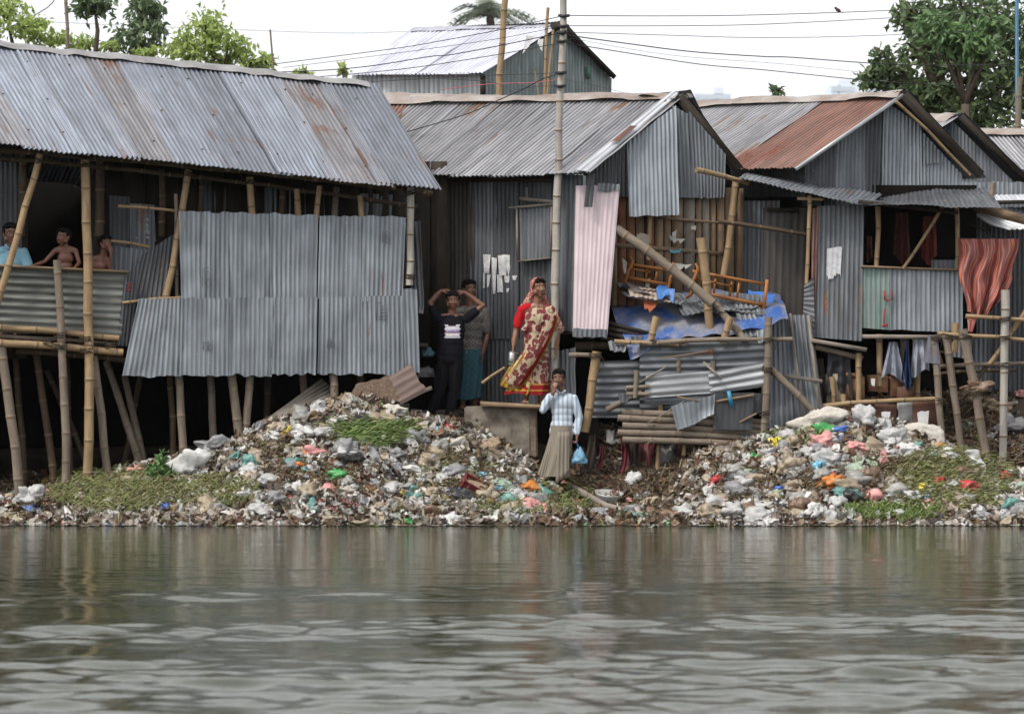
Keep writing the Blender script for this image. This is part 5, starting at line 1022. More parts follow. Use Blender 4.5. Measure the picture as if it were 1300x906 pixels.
# ---- red-orange cloth on a line
def cloth_mat():
    s=NT('red_cloth'); co=s.coord('UV',(1,1,1)); wv=s.n('ShaderNodeTexWave'); wv.inputs['Scale'].default_value=1.1; wv.inputs['Distortion'].default_value=7; wv.inputs['Detail'].default_value=3; wv.inputs['Detail Scale'].default_value=1.2; s.l(co,0,wv,'Vector')
    r=s.ramp(wv,0,[(0,(.17,.010,.010)),(.14,(.30,.17,.15)),(.26,(.34,.03,.012)),(.34,(.75,.17,.01)),(.44,(.20,.012,.01)),(.56,(.24,.08,.07)),(.72,(.36,.19,.17)),(.88,(.25,.06,.05))],'CONSTANT')
    n=s.noise(co,14,3); s.base(s.mix(.13,(r,0),s.mix((n,0),(.1,.03,.03),(.6,.45,.4)),'MIX')); s.set(Roughness=.85); return s.m
M['redcloth']=cloth_mat()
def hang(mb):
    nu,nv=70,50; u,v=np.meshgrid(np.linspace(0,1,nu+1),np.linspace(0,1,nv+1),indexing='ij')
    l=1219+3*v+9*v**2+2*np.sin(v*9); r=1297-14*v-42*np.clip(v-.55,0,1)+2*np.sin(v*11)
    px=l+(r-l)*u; py=303+92*v+6*np.sin(u*3.14)*v
    a=.04+.05*v; Yy=-.05+a*np.sin(u*19+v*2.5+2*np.sin(v*3))+.03*np.sin(u*43-v*6)*v+.02*wob(u*5,v*4,6)
    P=np.stack([(px-650)*42/F,Yy+.3,CAMZ-(py-HZ)*(Yy*0+42.2)/F],-1)
    mb.add(P.reshape(-1,3),gridfaces(nu,nv),np.stack([u*.9+v*.15,v*.55],-1).reshape(-1,2))
single('hanging_cloth',M['redcloth'],hang,'red and orange patterned cloth bunched and hung on a line by the stall','cloth')
single('hanging_cloth',M['redcloth'],lambda mb: sheet(mb,Q((1228,404,.2),(1240,404,.2),(1234,422,.2),(1229,420,.2)),amp=.01,seed=2,dent=.02),'small orange scrap hanging under the large red cloth','cloth')
single('clothesline',M['black'],lambda mb: tube(mb,[W(1216,302,.3),W(1255,303,.3),W(1340,304,.5)],.004,5),'thin line holding the red cloth','line')
def hang2(px0,px1,py0,py1,Y,mat,lab,seed,taper=.2,low=None):
    def f(mb):
        nu,nv=40,30; u,v=np.meshgrid(np.linspace(0,1,nu+1),np.linspace(0,1,nv+1),indexing='ij')
        c=(px0+px1)/2; w=(px1-px0)/2*(1-taper+taper*v); px=c+(u*2-1)*w; py=py0+(py1-py0)*v*(1+ .12*np.sin(u*5+seed))
        Yy=Y+.03*np.sin(u*14+seed)*(.4+v)+.02*wob(u*4,v*3,seed)
        mb.add(np.stack([(px-650)*(Yy+42)/F,Yy,CAMZ-(py-HZ)*(Yy+42)/F],-1).reshape(-1,3),gridfaces(nu,nv),np.stack([u,v],-1).reshape(-1,2))
    return single('hanging_cloth',mat,f,lab,'cloth')
hang2(1118,1150,434,480,.2,plain('pale_denim',(.26,.28,.34),.9,.3,9,.5),'pale blue-grey trousers hung below the stall',3,.7)
hang2(1144,1158,432,488,.16,plain('navy_cloth',(.025,.045,.11),.9,.3,9,.5),'narrow navy cloth hung between pale trousers below the stall',5,.8)
hang2(1156,1180,430,474,.2,plain('pale_grey_cloth',(.30,.32,.37),.9,.3,9,.5),'pale grey garment hung at the right below the stall',7,.3)
hang2(1048,1082,446,500,.22,plain('dark_cloth',(.045,.045,.05),.9,.4,9,.5),'dark grey cloth hung in the gap left of the cardboard boxes',9,.2)
hang2(1134,1156,270,330,1.0,plain('dark_pink_cloth',(.10,.035,.035),.9,.4,9,.5),'dark reddish garment hanging inside the stall',11,.3)
hang2(1170,1190,275,330,1.0,plain('brick_cloth',(.16,.04,.035),.9,.4,9,.5),'brick-red garment hanging inside the stall near its right post',12,.2)
hang2(1099,1108,300,330,.75,plain('brown_cloth',(.14,.07,.05),.9,.4,9,.5),'small brown garment at the left edge of the stall opening',13,.2)
hang2(165,198,272,307,-.15,plain('white_cloth',(.42,.42,.42),.9,.3,9,.5),'white cloth hanging on a rail inside the stilt house',14,.1)
# cardboard boxes
M['cardboard']=plain('cardboard',(.27,.15,.085),.9,.35,5,.3,alt=(.15,.08,.05)); M['cardboard2']=plain('cardboard_faded',(.33,.29,.22),.9,.3,5,.3)
for i,(x,y,w,h,m,rt,lab) in enumerate([(1062,500,28,52,'cardboard2',.1,'tall faded pale cardboard sheet box at the left of the boxes'),(1085,492,26,28,'cardboard',-.1,'brown cardboard box behind the thin bamboo post'),(1108,486,12,22,'cardboard',.1,'narrow brown cardboard box with a white label'),(1121,487,14,22,'cardboard',-.15,'upright brown cardboard box in the row under the trousers'),
    (1135,490,14,26,'cardboard',.25,'tilted brown cardboard box below the navy cloth'),(1148,500,22,20,'cardboard_d',0,'dark brown box beside the thick grey post'),(1092,528,44,26,'cardboard',0,'wide brown cardboard box at the foot of the stack'),(1124,530,26,36,'cardboard_d',.05,'reddish brown box with peeled white paper'),
    (1148,526,18,34,'board_grey',0,'pale grey board propped among the cardboard boxes'),(1171,532,34,48,'cardboard_d',0,'brown wooden crate at the right of the cardboard boxes')]):
    if 'cardboard_d' not in M: M['cardboard_d']=plain('dark_cardboard',(.14,.075,.055),.9,.35,5,.3); M['board_grey']=plain('grey_board',(.33,.33,.32),.8,.3,7,.2)
    Y=.35 if y<510 else .22
    c=W(x,y,Y); b=thing('cardboard_box',lab,'box',W(x,y+h/2,Y))
    def f(mb):
        s=(w*.0098,.22 if w>14 else .14,h*.0098); block(mb,c,s,rot=rt,jit=.008)
    part('carton',M[m],b,f)
    if i in (1,3,4,6): part('flap',M[m],b,lambda mb: box(mb,W(x-w/2+2,y-h/2-3,Y-.12),W(x+w/2-3,y-h/2-1,Y-.12),.05,.008))
    if i in (2,7,9): part('label',M['paper'],b,lambda mb: sheet(mb,Q((x-w*.2,y-h*.2,Y-.17),(x+w*.25,y-h*.25,Y-.17),(x+w*.2,y+h*.2,Y-.17),(x-w*.15,y+h*.15,Y-.17)),amp=0,dent=.003,seed=i,jag=.04),'torn white paper label')
# steps, slab, plank
def slab(name,x0,x1,y0,y1,Y,dp,lab,mat='concrete',cat='block'):
    a=W((x0+x1)/2,y1,Y); w=(x1-x0)*.01; h=(y1-y0)*.0099
    mb=MB(); nu=int(w/.05); 
    import bmesh
    bm=bmesh.new(); bmesh.ops.create_cube(bm,size=1); bmesh.ops.scale(bm,vec=(w,dp,h),verts=bm.verts); bmesh.ops.bevel(bm,geom=bm.edges[:],offset=.018,segments=2,affect='EDGES')
    bmesh.ops.triangulate(bm,faces=bm.faces[:]); bmesh.ops.subdivide_edges(bm,edges=[e for e in bm.edges if e.calc_length()>.12],cuts=4,use_grid_fill=True)
    V=np.array([v.co[:] for v in bm.verts]); Fs=[np.array([[v.index for v in f.verts]]) for f in bm.faces]; bm.free()
    V=V+.012*np.array([[mnoise.noise(Vector(p)*5+Vector((k*9,0,0))) for k in range(3)] for p in V])
    V=V+np.array((a.x,Y+dp/2,a.z+h/2)); mb.add(V,Fs,V[:,[0,2]]); return tag(mb.build(name,M[mat],None,False),lab,cat)
slab('concrete_block',590,674,516,578,-.34,.75,'large weathered concrete block below the woman')
M['brickend']=plain('worn_brick',(.22,.17,.13),.95,.5,9,1.)
slab('brick_pier',671,682,519,580,-.33,.5,'rough brick edge at the right end of the concrete block','brickend','pier')
slab('concrete_step',551,612,533,560,-.42,.5,'low concrete step below the man in the black shirt','concrete','step')
single('wooden_plank',M['plank'],lambda mb: (box(mb,W(610,512,-.3),W(735,519,-.25),.055,.32)),'rough brown plank the woman stands on','plank')
single('recess_shade',M['dark'],lambda mb: sheet(mb,Q((674,520,.1),(760,520,.1),(760,600,.1),(674,600,.1)),amp=0,seed=3),'black sheet standing in for the shade under the plank','shade sheet')  # shade of the gap below the plank, put in as a black sheet
single('bamboo_stick',BAM,lambda mb: bamboo(mb,W(612,487,.1),W(641,467,.2),.022),'short bamboo stick leaning by the doorway behind the woman','stick')
# split boards and rusty sheet on the crest
Sb=thing('split_bamboo','bundle of long grey split bamboo strips propped from the heap to the screen','bamboo strips',W(370,520,-.4))
for i in range(5): part('strip',M['plank_g'],Sb,lambda mb: box(mb,W(340+i*5,533-i*1,-.55-i*.01),W(410+i*4,482+i*4,-.25-i*.03),.045,.012))
single('wooden_offcut',M['plank_g'],lambda mb: box(mb,W(498,512,-.5),W(548,492,-.35),.05,.03),'pale wooden offcut sticking out behind the rusty sheet','wood')
single('rusty_sheet',M['tin_rusty'],lambda mb: sheet(mb,Q((494,478,-.42),(520,462,-.40),(542,496,-.55),(508,514,-.60)),horiz=True,pitch=.11,amp=.016,dent=.02,seed=5,jag=.02),'bent rusty corrugated sheet on top of the left heap','metal sheet')
single('coir_mat',plain('coir',(.17,.125,.095),.95,.4,30,1.,alt=(.08,.055,.04)),lambda mb: sheet(mb,Q((452,488,-.45),(496,476,-.40),(512,512,-.60),(446,502,-.62)),amp=.01,pitch=.2,dent=.03,seed=6,jag=.03),'brown coir mat draped left of the rusty sheet','mat')
single('blue_bundle',plastic('blue_bundle',(.12,.25,.32)),lambda mb: mb.add(crumple(3,5)[0]*np.array((.11,.1,.13))+np.array(W(541,448,.45)),ICO[3][1]),'blue plastic bundle in the gap behind the black-shirted man','bundle')
single('grey_bundle',plastic('grey_bundle',(.22,.22,.23)),lambda mb: mb.add(crumple(3,9)[0]*np.array((.13,.1,.14))+np.array(W(540,474,.4)),ICO[3][1]),'grey sheet bundle under the blue one beside the path','bundle')

# rags hanging in the gully under the pole wall
for i,(x,y0,y1,w,Y,c,lab) in enumerate([(750,552,600,12,-.25,(.07,.055,.045),'dark brown rag hanging at the left end of the gully'),(760,566,596,7,-.3,(.13,.035,.04),'faded red rag strip hanging beside the dark brown one'),(790,556,600,9,-.3,(.13,.03,.035),'dull crimson strip between the pale rags in the gully'),
    (799,548,618,13,-.15,(.06,.045,.04),'long dark rag down the debris slope in the gully'),(852,548,574,14,-.25,(.13,.12,.11),'short grey rag hanging below the right part of the pole wall'),(880,550,585,18,-.3,(.09,.075,.065),'brown crumpled rag under the right end of the pole wall')]):
    def rg(mb):
        nu,nv=14,26; u,v=np.meshgrid(np.linspace(-1,1,nu+1),np.linspace(0,1,nv+1),indexing='ij')
        ww_=w/2*(1+.5*wob(v*2.2,v*0,i+40,5,2.))*(1-.35*v); px=x+6*wob(v*1.3,v*0,i+50,5,2.)+u*ww_; py=y0+(y1-y0)*v+4*wob(u*2,v,i+60,5,2.)*v; Yy=Y+.15-.25*v+.035*np.sin(u*5+v*4+i)+.03*wob(u*2,v*4,i+70,6,2.)
        mb.add(np.stack([(px-650)*(Yy+42)/F,Yy,CAMZ-(py-HZ)*(Yy+42)/F],-1).reshape(-1,3),gridfaces(nu,nv))
    single('rag',plain('rag_cloth',c,.9,.4,9,.6),rg,lab,'rag')
# ------------------------------------------------------------------ trees
def leaves(mb,cs,n,size,seed,droop=.5,asp=.45,mi=0,shell=.6):
    r=np.random.default_rng(seed); tot=[]
    for (c,R,k) in cs:
        m=int(n*k); d=r.normal(size=(m,3)); d/=np.linalg.norm(d,axis=1)[:,None]; rad=(r.uniform(0,1,m)**(1/3.))*(1-shell)+shell*r.uniform(.55,1.05,m)
        # sub-clumps
        nc=max(3,m//28); cc=r.normal(size=(nc,3)); cc/=np.linalg.norm(cc,axis=1)[:,None]; cc*=r.uniform(.35,1,nc)[:,None]
        idx=r.integers(0,nc,m); p=cc[idx]+r.normal(size=(m,3))*.30
        tot.append(np.array(c)+p*np.array(R))
    p=np.concatenate(tot); m=len(p); L=size*r.uniform(.6,1.3,m)[:,None]
    d=r.normal(size=(m,3)); d[:,2]-=droop; d/=np.linalg.norm(d,axis=1)[:,None]
    s=np.cross(d,r.normal(size=(m,3))); s/=np.linalg.norm(s,axis=1)[:,None]; nn=np.cross(d,s)
    V=np.stack([p,p+d*L*.45+s*L*asp*.5+nn*L*.08,p+d*L-nn*L*.1,p+d*L*.45-s*L*asp*.5+nn*L*.08],1).reshape(-1,3)
    i=np.arange(m)*4; mb.add(V,[np.stack([i,i+1,i+2],1),np.stack([i,i+2,i+3],1)],None,mi)
def tree(label,base,cs,n,size,mat,seed,trunk=.12,**k):
    t=thing('tree',label,'tree',base,'trees behind the shacks'); r=random.Random(seed)
    top=Vector((sum(c[0][0] for c in cs)/len(cs),sum(c[0][1] for c in cs)/len(cs),sum(c[0][2] for c in cs)/len(cs)))
    fork=base.lerp(top,.80)
    def tr(mb):
        tube(mb,[base,base.lerp(fork,.5)+Vector((r.uniform(-.1,.1),0,0)),fork],[trunk,trunk*.8,trunk*.65],8)
        for c,R,_ in cs:
            c=Vector(c); tube(mb,[fork,fork.lerp(c,.55)+Vector((r.uniform(-.1,.1),r.uniform(-.1,.1),.1)),c+Vector((0,0,R[2]*.5))],[trunk*.5,trunk*.3,trunk*.08],6)
            for _ in range(5):
                d=Vector((r.uniform(-1,1)*R[0],r.uniform(-1,1)*R[1],r.uniform(-.6,.9)*R[2]))*.85; tube(mb,[c-Vector((0,0,R[2]*.2)),c+d*.5+Vector((0,0,.05)),c+d],[trunk*.16,trunk*.1,trunk*.04],5)
    part('trunk',M['bark'],t,tr)
    part('crown',mat,t,lambda mb: leaves(mb,cs,n,size,seed,**k),smooth=False)
    return t
M['bark']=plain('bark',(.10,.08,.06),.9,.4,8,.8)
M['leaf_b']=leafm('leaf_bright',(.20,.28,.07),(.36,.45,.14),.5); M['leaf_m']=leafm('leaf_mid',(.06,.10,.05),(.12,.17,.08),.35); M['leaf_d']=leafm('leaf_dark',(.05,.08,.035),(.12,.17,.075),.4)
def C(px,py,Y,rx,ry,rz,k=1): 
    d=(Y+42)/F; return (W(px,py,Y),(rx*d,ry*d*1.2,rz*d),k)
gb=lambda px,Y: Vector((W(px,0,Y).x,Y,1.35))
tree('bright green leafy tree at the far left edge above the long roof',gb(0,16),[C(5,15,16,28,28,22),C(38,38,16,26,26,16),C(-20,45,16,30,30,30),C(70,52,16,22,20,9,.5)],420,.13,M['leaf_b'],1)
tree('small dark leafy branch hanging in from the top left of the picture',gb(120,15),[C(118,2,15,26,22,14)],450,.17,M['leaf_m'],2)
tree('dark green tree with drooping leaves behind the left roof',gb(165,17),[C(172,42,17,34,30,22,1),C(178,8,17,22,22,14,.5),C(195,22,17,16,16,10,.3)],520,.15,M['leaf_m'],3,droop=1.2)
tree('sparse bright shoots just over the ridge of the left roof',gb(110,16),[C(112,55,16,20,16,8,.4),C(140,62,16,16,14,6,.3),C(190,68,16,22,16,7,.5)],300,.13,M['leaf_b'],4)
tree('rounded bright yellow-green tree behind the left roof',gb(255,16),[C(262,38,16,30,26,20,1),C(248,62,16,32,26,16,1),C(290,60,16,24,22,14,.6),C(285,78,16,26,20,8,.4),C(318,80,16,14,12,6,.25)],480,.14,M['leaf_b'],5,droop=.9)
tree('little bright sprig right of the rounded tree above the roof',gb(335,16),[C(338,80,16,17,14,8,.5)],240,.16,M['leaf_b'],6)
tree('thin sprig rising from the roof ridge at its low end',gb(388,16),[C(388,92,16,13,12,6,.5)],160,.15,M['leaf_b'],7)
tree('tiny pale sprig beside the big tin house',gb(433,22),[C(434,90,22,9,9,6,.5)],150,.14,M['leaf_b'],8)
tree('small twig of leaves over the ridge of the rusty-roofed shack',gb(988,14),[C(988,116,14,10,9,4,.4)],120,.15,M['leaf_m'],9)
# the big tree on the right
tree('big broad-leaved tree filling the sky at the right edge',gb(1250,15),[C(1225,18,15,52,45,30,1.3),C(1280,40,15,48,45,40,1.4),C(1180,30,15,34,30,24,.7),C(1150,14,15,24,24,18,.35),C(1210,75,15,44,38,26,1.1),C(1270,110,15,48,40,32,1.4),C(1160,60,15,26,24,14,.4),
     C(1125,88,15,26,22,10,.35),C(1110,98,15,26,22,9,.3),C(1150,110,15,40,30,16,.7),C(1200,125,15,44,34,22,1.1),C(1240,145,15,44,34,22,1.1),C(1118,68,15,12,12,9,.12),C(1310,80,15,50,45,60,1.2),C(1180,138,15,30,24,10,.6)],560,.165,M['leaf_d'],10,trunk=.22,asp=.5,droop=.2)
tree('lighter green feathery tree in front of the big dark one',gb(1235,13),[C(1205,45,13,34,26,18,.8),C(1240,58,13,26,22,16,.7),C(1185,28,13,20,18,12,.4),C(1262,28,13,22,18,14,.3)],560,.19,M['leaf_m2'] if 'leaf_m2' in M else leafm('leaf_fresh',(.08,.15,.06),(.14,.23,.09),.4),11,droop=.9,trunk=.1)
# palm
pt=thing('palm_tree','blurred coconut palm crown showing above the big tin house','palm tree',gb(625,55),'trees behind the shacks')
def fr(mb):
    r=np.random.default_rng(4); c=np.array(W(622,22,55))
    for a in range(17):
        th=a/17*6.283+r.uniform(-.2,.2); el=r.uniform(.0,1.2); L=r.uniform(1.1,1.5); d=np.array((math.cos(th)*math.cos(el),math.sin(th)*math.cos(el),math.sin(el)))
        pts=[c+d*L*t-np.array((0,0,.9*t*t)) for t in np.linspace(0,1,9)]; tube(mb,pts,[.03]*8+[.01],5)
        side=np.cross(d,(0,0,1.)); side/=np.linalg.norm(side)
        for q in pts[1:]:
            for s in (-1,1):
                for k in (0,.07): 
                    e=q+d*k; tip=e+side*s*.38+d*.18-np.array((0,0,.22)); mb.add([e,e+d*.05,tip],np.array([(0,1,2)]))
part('frond',leafm('leaf_palm_hazed',(.12,.15,.11),(.17,.20,.15),.2),pt,fr); part('trunk',M['bark'],pt,lambda mb: tube(mb,[gb(625,55),W(640,200,55),W(622,22,55)],[.2,.16,.12],8))  # frond colour lightened to stand in for distance haze
# ------------------------------------------------------------------ poles, wires, bird, far skyline
def pole(px0,py0,px1,py1,Y,r,mt,lab,down=None):
    a=W(px0,py0,Y); b=W(px1,py1,Y); t=(a-b).normalized(); base=b-t*(max(0,b.z-1.4)) ; single('bamboo_pole',mt,lambda mb: bamboo(mb,base,a,r,r*.8,gap=.5),lab,'pole')
pole(84,-20,88,61,10,.035,BAG,'thin brown bamboo pole rising behind the left roof')
pole(343,38,349,86,9,.018,BAG,'very thin stick rising over the low end of the left roof')
pole(643,-15,637,122,8.5,.062,BAM,'stout yellow bamboo pole in front of the big tin house')
pole(696,10,694,122,8.2,.030,BAM,'slender brown pole left of the utility pole')
pole(702,38,698,118,8.2,.026,BAM,'shorter crooked pole beside the slender one')
pole(679,90,683,112,8.0,.012,BAM,'tiny stick near the lower cables')
pole(1295,98,1294,165,9,.06,BAG,'pale wooden post beside the blue pole at the right edge')
single('blue_pole',plain('blue_painted_metal',(.02,.11,.20),.5,.2),lambda mb: tube(mb,[Vector((W(1291,0,9).x,9,1.35)),W(1291,-20,9)],.028,10),'slim blue metal pole in front of the big tree','pole')
U={20:W(716,20,-.17),33:W(715,33,-.17),41:W(715,41,-.17),43:W(714,44,-.17),53:W(713,54,-.17)}
def wire(pts,r,lab): single('cable',M['black'],lambda mb: tube(mb,smooth(pts),r,5),lab,'cable',)
def smooth(p):
    out=[]
    for i in range(len(p)-1):
        p0=p[max(i-1,0)];p1=p[i];p2=p[i+1];p3=p[min(i+2,len(p)-1)]
        for t in np.linspace(0,1,7)[:-1]: out.append(.5*((2*p1)+(p2-p0)*t+(2*p0-5*p1+4*p2-p3)*t*t+(3*p1-p0-3*p2+p3)*t**3))
    return out+[p[-1]]
wire([U[20],W(850,20.5,2),W(970,19,4.5),W(1150,12.5,7),W(1340,1,10)],0.0056,'topmost cable running right from the pole, a bird sits on it')
wire([U[33],W(850,33,2),W(970,31,4.5),W(1150,22,7),W(1340,12,10)],0.005,'second cable from the top running right')
wire([U[41],W(850,45,2),W(970,48,4.5),W(1120,45,7),W(1340,34,10)],0.0043,'third cable from the top running right')
wire([U[43],W(800,56,1),W(880,66,2),W(970,72,4.5),W(1005,73,5),W(1100,80,6.5),W(1180,83,7.5),W(1340,81,10)],0.0074,'thick fourth cable sagging right across the big tree')
wire([U[53],W(800,68,1),W(890,82,2),W(970,89,4.5),W(1100,102,6.5),W(1200,108,8),W(1340,113,10)],0.0062,'lowest thick cable sagging right to the big tree')
wire([W(716,47,-.15),W(850,70,2),W(1000,82,4.5),W(1130,96,7)],0.0025,'hair-thin cable between the two thick sagging ones')
wire([U[20],W(640,37,.8),W(560,52,2),W(500,62,3.5),W(360,80,5.5),W(300,88,6)],0.0056,'upper cable running left from the pole over the big roof')
wire([U[33],W(640,48,.8),W(560,60,2),W(470,72,3.5),W(360,86,5.5)],0.0037,'second cable running left over the big roof')
wire([U[41],W(640,57,.8),W(570,70,2),W(545,72,2.4),W(470,84,3.5),W(400,90,5),W(330,92,6)],0.0068,'kinked thick cable running left over the big roof')
wire([U[53],W(640,68,.8),W(540,84,2),W(470,92,3.5),W(400,98,5)],0.0056,'lowest cable running left over the big roof')
wire([W(712,93,-.15),W(690,100,.5),W(665,113,1.0),W(640,124,1.4),W(600,142,1.2),W(560,155,1.3),W(500,172,1.6)],0.0074,'black cable dropping from the pole onto the middle roof')
wire([W(712,92,-.15),W(680,94,1),W(640,95,1.5),W(560,99,3.5),W(470,104,5)],0.0043,'level cable passing in front of the big house wall')
wire([W(711,109,-.15),W(680,110,1),W(655,113,1.5),W(620,104,3.5),W(560,100,5)],0.0043,'lower slack cable beside the big house corner')
wire([W(712,100,-.15),W(760,110,2),W(800,120,3)],0.0025,'short thin cable running down right behind the ridge')
single('cable',plain('pink_cord',(.5,.12,.14),.6),lambda mb: tube(mb,smooth([W(712,100,-.15),W(680,105,1.5),W(620,107,3.5),W(560,114,5)]),.005,5),'thin pink cord strung left from the pole','cable')
wire([W(-20,50,30),W(60,10,30),W(75,-20,30)],0.0124,'far thin cable at the upper left')
wire([W(60,28,32),W(200,34,32),W(420,42,32),W(520,40,32)],0.005,'faint far cable behind the left trees')
# bird
bd=thing('bird','small dark bird perched on the topmost cable','bird',W(1064,16.5,5.8))
def bird(mb):
    v,f=ICO[3]; c=np.array(W(1064,13.2,5.8)); R=rotm(0,.55,0)
    mb.add((v*np.array((.045,.024,.026)))@R.T+c,f); mb.add(v*.019+c+np.array((-.034,0,.03)),f)
    tube(mb,[c+np.array((.03,0,-.018)),c+np.array((.085,0,-.05))],[.012,.007],6,flat=.3)
    tube(mb,[c+np.array((-.050,0,.032)),c+np.array((-.066,0,.030))],[.005,.001],5)
part('body',plain('bird_brown',(.09,.05,.035),.8),bd,bird); part('leg',M['black'],bd,lambda mb: (tube(mb,[W(1063.5,14.5,5.8),W(1063.2,16.6,5.8)],.003,4),tube(mb,[W(1064.5,14.8,5.8),W(1064.5,16.6,5.8)],.003,4)))
# kite scrap
kt=single('torn_kite',M['paper'],lambda mb: (sheet(mb,Q((668,46,.6),(681,43,.6),(672,58,.6),(664,65,.6)),amp=0,dent=.05,seed=4,jag=.05),sheet(mb,Q((684,48,.6),(690,50,.6),(689,60,.6),(681,59,.6)),amp=0,dent=.06,seed=5,jag=.1)),'torn white paper kite caught on the cables','kite')
# far buildings
M['farb']=plain('far_concrete_hazed',(.66,.72,.80),.9,.06,.05,0)  # distance haze put into the pale colours of the far buildings
def far(px0,px1,py,Y,lab,steps):
    b=thing('tower_block',lab,'building',Vector((W((px0+px1)/2,0,Y).x,Y,1.4)),'hazy buildings on the horizon')
    def f(mb):
        for (a,c,t) in steps: 
            A=W(a,t,Y);Bp=W(c,t,Y); block(mb,((A.x+Bp.x)/2,Y+10,(A.z+1.4)/2),(Bp.x-A.x,20,A.z-1.4))
    part('wall',M['farb'],b,f,smooth=False)
    part('window_band',plain('far_glass_hazed',(.5,.56,.63),.5,.1,.1,0),b,lambda mb: [box(mb,W(px0+2,t,Y-.1),W(px1-2,t,Y-.1),1.8,.3) for t in np.arange(py+5,190,9)],smooth=False)
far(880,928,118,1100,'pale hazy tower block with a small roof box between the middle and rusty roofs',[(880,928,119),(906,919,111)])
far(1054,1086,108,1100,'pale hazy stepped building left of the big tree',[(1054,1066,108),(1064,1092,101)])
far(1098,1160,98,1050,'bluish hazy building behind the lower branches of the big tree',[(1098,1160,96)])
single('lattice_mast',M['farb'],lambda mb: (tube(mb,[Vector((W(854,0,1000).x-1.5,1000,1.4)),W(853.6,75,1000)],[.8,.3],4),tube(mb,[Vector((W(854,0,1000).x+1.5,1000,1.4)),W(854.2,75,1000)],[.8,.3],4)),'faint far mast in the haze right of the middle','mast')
# ------------------------------------------------------------------ rubbish
COLS={'white':(.48,.48,.48),'grey':(.26,.26,.27),'clear':(.33,.33,.31),'beige':(.29,.235,.165),'brown':(.15,.09,.055),'black':(.02,.02,.022),'pink':(.55,.25,.24),'red':(.42,.035,.04),'maroon':(.14,.015,.02),'blue':(.05,.13,.42),
 'sky blue':(.16,.42,.58),'teal':(.10,.24,.22),'green':(.05,.30,.08),'pale green':(.27,.35,.27),'yellow':(.60,.48,.04),'orange':(.50,.17,.03)}
for k,c in COLS.items(): M['pl_'+k]=plastic('plastic_'+k.replace(' ','_'),c,.6 if k in('white','grey','clear','beige') else .35,.30,.22 if k in('white','clear','grey') else .08)
M['sackcloth']=plain('sackcloth',(.33,.25,.17),.95,.3,30,.8); M['woven']=plain('woven_sack',(.48,.45,.40),.7,.25,20,.5)
tmp_b={(s_):crumple(3,s_*5+1,.42,1.5,.62) for s_ in range(14)}
tmp_h={(s_):crumple(4,s_*7+3,.45,1.35,.72) for s_ in range(10)}
def lump(mb,c,w,h,d,seed,hi=False,rz_=None,mi=0):
    v,f=(tmp_h[seed%10] if hi else tmp_b[seed%14]); r=random.Random(seed); R=rotm(r.uniform(-.2,.2),r.uniform(-.25,.25),r.uniform(0,6.28))
    v=v@R.T; ext=(v.max(0)-v.min(0))/2; v=v/ext*np.array((w/2,d/2,h/2)); mb.add(v+np.array(c),f,None,mi)
def drape(mb,c,w,h,d,seed,tilt=.9,mi=0,rot=0.):
    """crumpled plastic sheet lying on the slope"""
    n=18; r=np.random.default_rng(seed); u,v=np.meshgrid(np.linspace(-1,1,n+1),np.linspace(-1,1,n+1),indexing='ij')
    rad=1-.18*np.abs(wob(np.arctan2(v,u)*1.2,u*0,seed+1,5,2)); x=u*w/2*rad; y=v*h/2*rad
    z=.16*min(w,h)*wob(u*1.2,v*1.2,seed,8,2.6)+.07*min(w,h)*wob(u*4,v*4,seed+5,8,2.2)-.25*min(w,h)*(u*u+v*v)*.5
    P=np.stack([x.ravel(),y.ravel(),z.ravel()],1)@rotm(tilt,0,0).T@rotm(0,rot,0).T
    mb.add(P+np.array(c),gridfaces(n,n),None,mi)
def item(px,py,w,h,col,kind,label,cat=None,seed=None,rot=0,name=None):
    p=hit(px,py+h*.35); seed=int(px*3+py) if seed is None else seed; d=(p.y+42)/F; w*=d;h*=d; w*=1.12; h*=1.12; c=np.array(p)+np.array((0,-.03,h*.28)); mat=M.get(col) or M['pl_'+col]; mb=MB(); dp=min(w,.30)*.8
    if kind=='lump': lump(mb,c,w,h,dp,seed,True); nm='plastic_bag'; ct='bag'
    elif kind=='sheet': drape(mb,c,w*1.1,h*1.5,0,seed,.95,rot=rot); nm='plastic_sheet'; ct='plastic sheet'
    elif kind=='sack': lump(mb,c,w,h,dp*1.2,seed,True); nm='sack'; ct='sack'
    elif kind=='cloth': drape(mb,c,w*1.1,h*1.7,0,seed,.8,rot=rot); nm='cloth'; ct='cloth'
    o=mb.build(name or nm,mat,None); 
    if kind in('sheet','cloth'): m=o.modifiers.new('t','SOLIDIFY'); m.thickness=.004
    return tag(o,label,cat or ct)
I=item
# left heap
I(37,630,38,24,'white','lump','white plastic bag at the far left by the water, blue corner beneath it'); I(60,627,18,12,'pink','lump','pale pink scrap bag right of the far-left white bag'); I(12,640,20,10,'maroon','lump','dark red wet lump at the far left edge of the shore')
I(40,645,26,9,'blue','sheet','blue plastic sheet under the far-left white bag'); I(16,632,9,8,'green','lump','small green bag at the far left shore'); I(68,612,30,16,'yellow','sheet','yellow wrapper lying under the stilt house between the posts')
I(241,590,56,38,'clear','lump','large dull translucent bag, biggest at the left end of the heap'); I(272,565,46,24,'grey','lump','rounded grey bag just above the largest translucent bag'); I(174,598,26,14,'pink','lump','faded red and white bag behind the green plant')
I(182,610,50,14,'beige','sheet','muddy beige sheet below the green plant'); I(252,618,30,14,'teal','sheet','dull teal plastic sheet below the large translucent bag'); I(262,612,22,10,'yellow','sheet','yellow wrapper beside the dull teal sheet'); I(258,627,24,8,'green','sheet','bright green wrapper below the yellow wrapper')
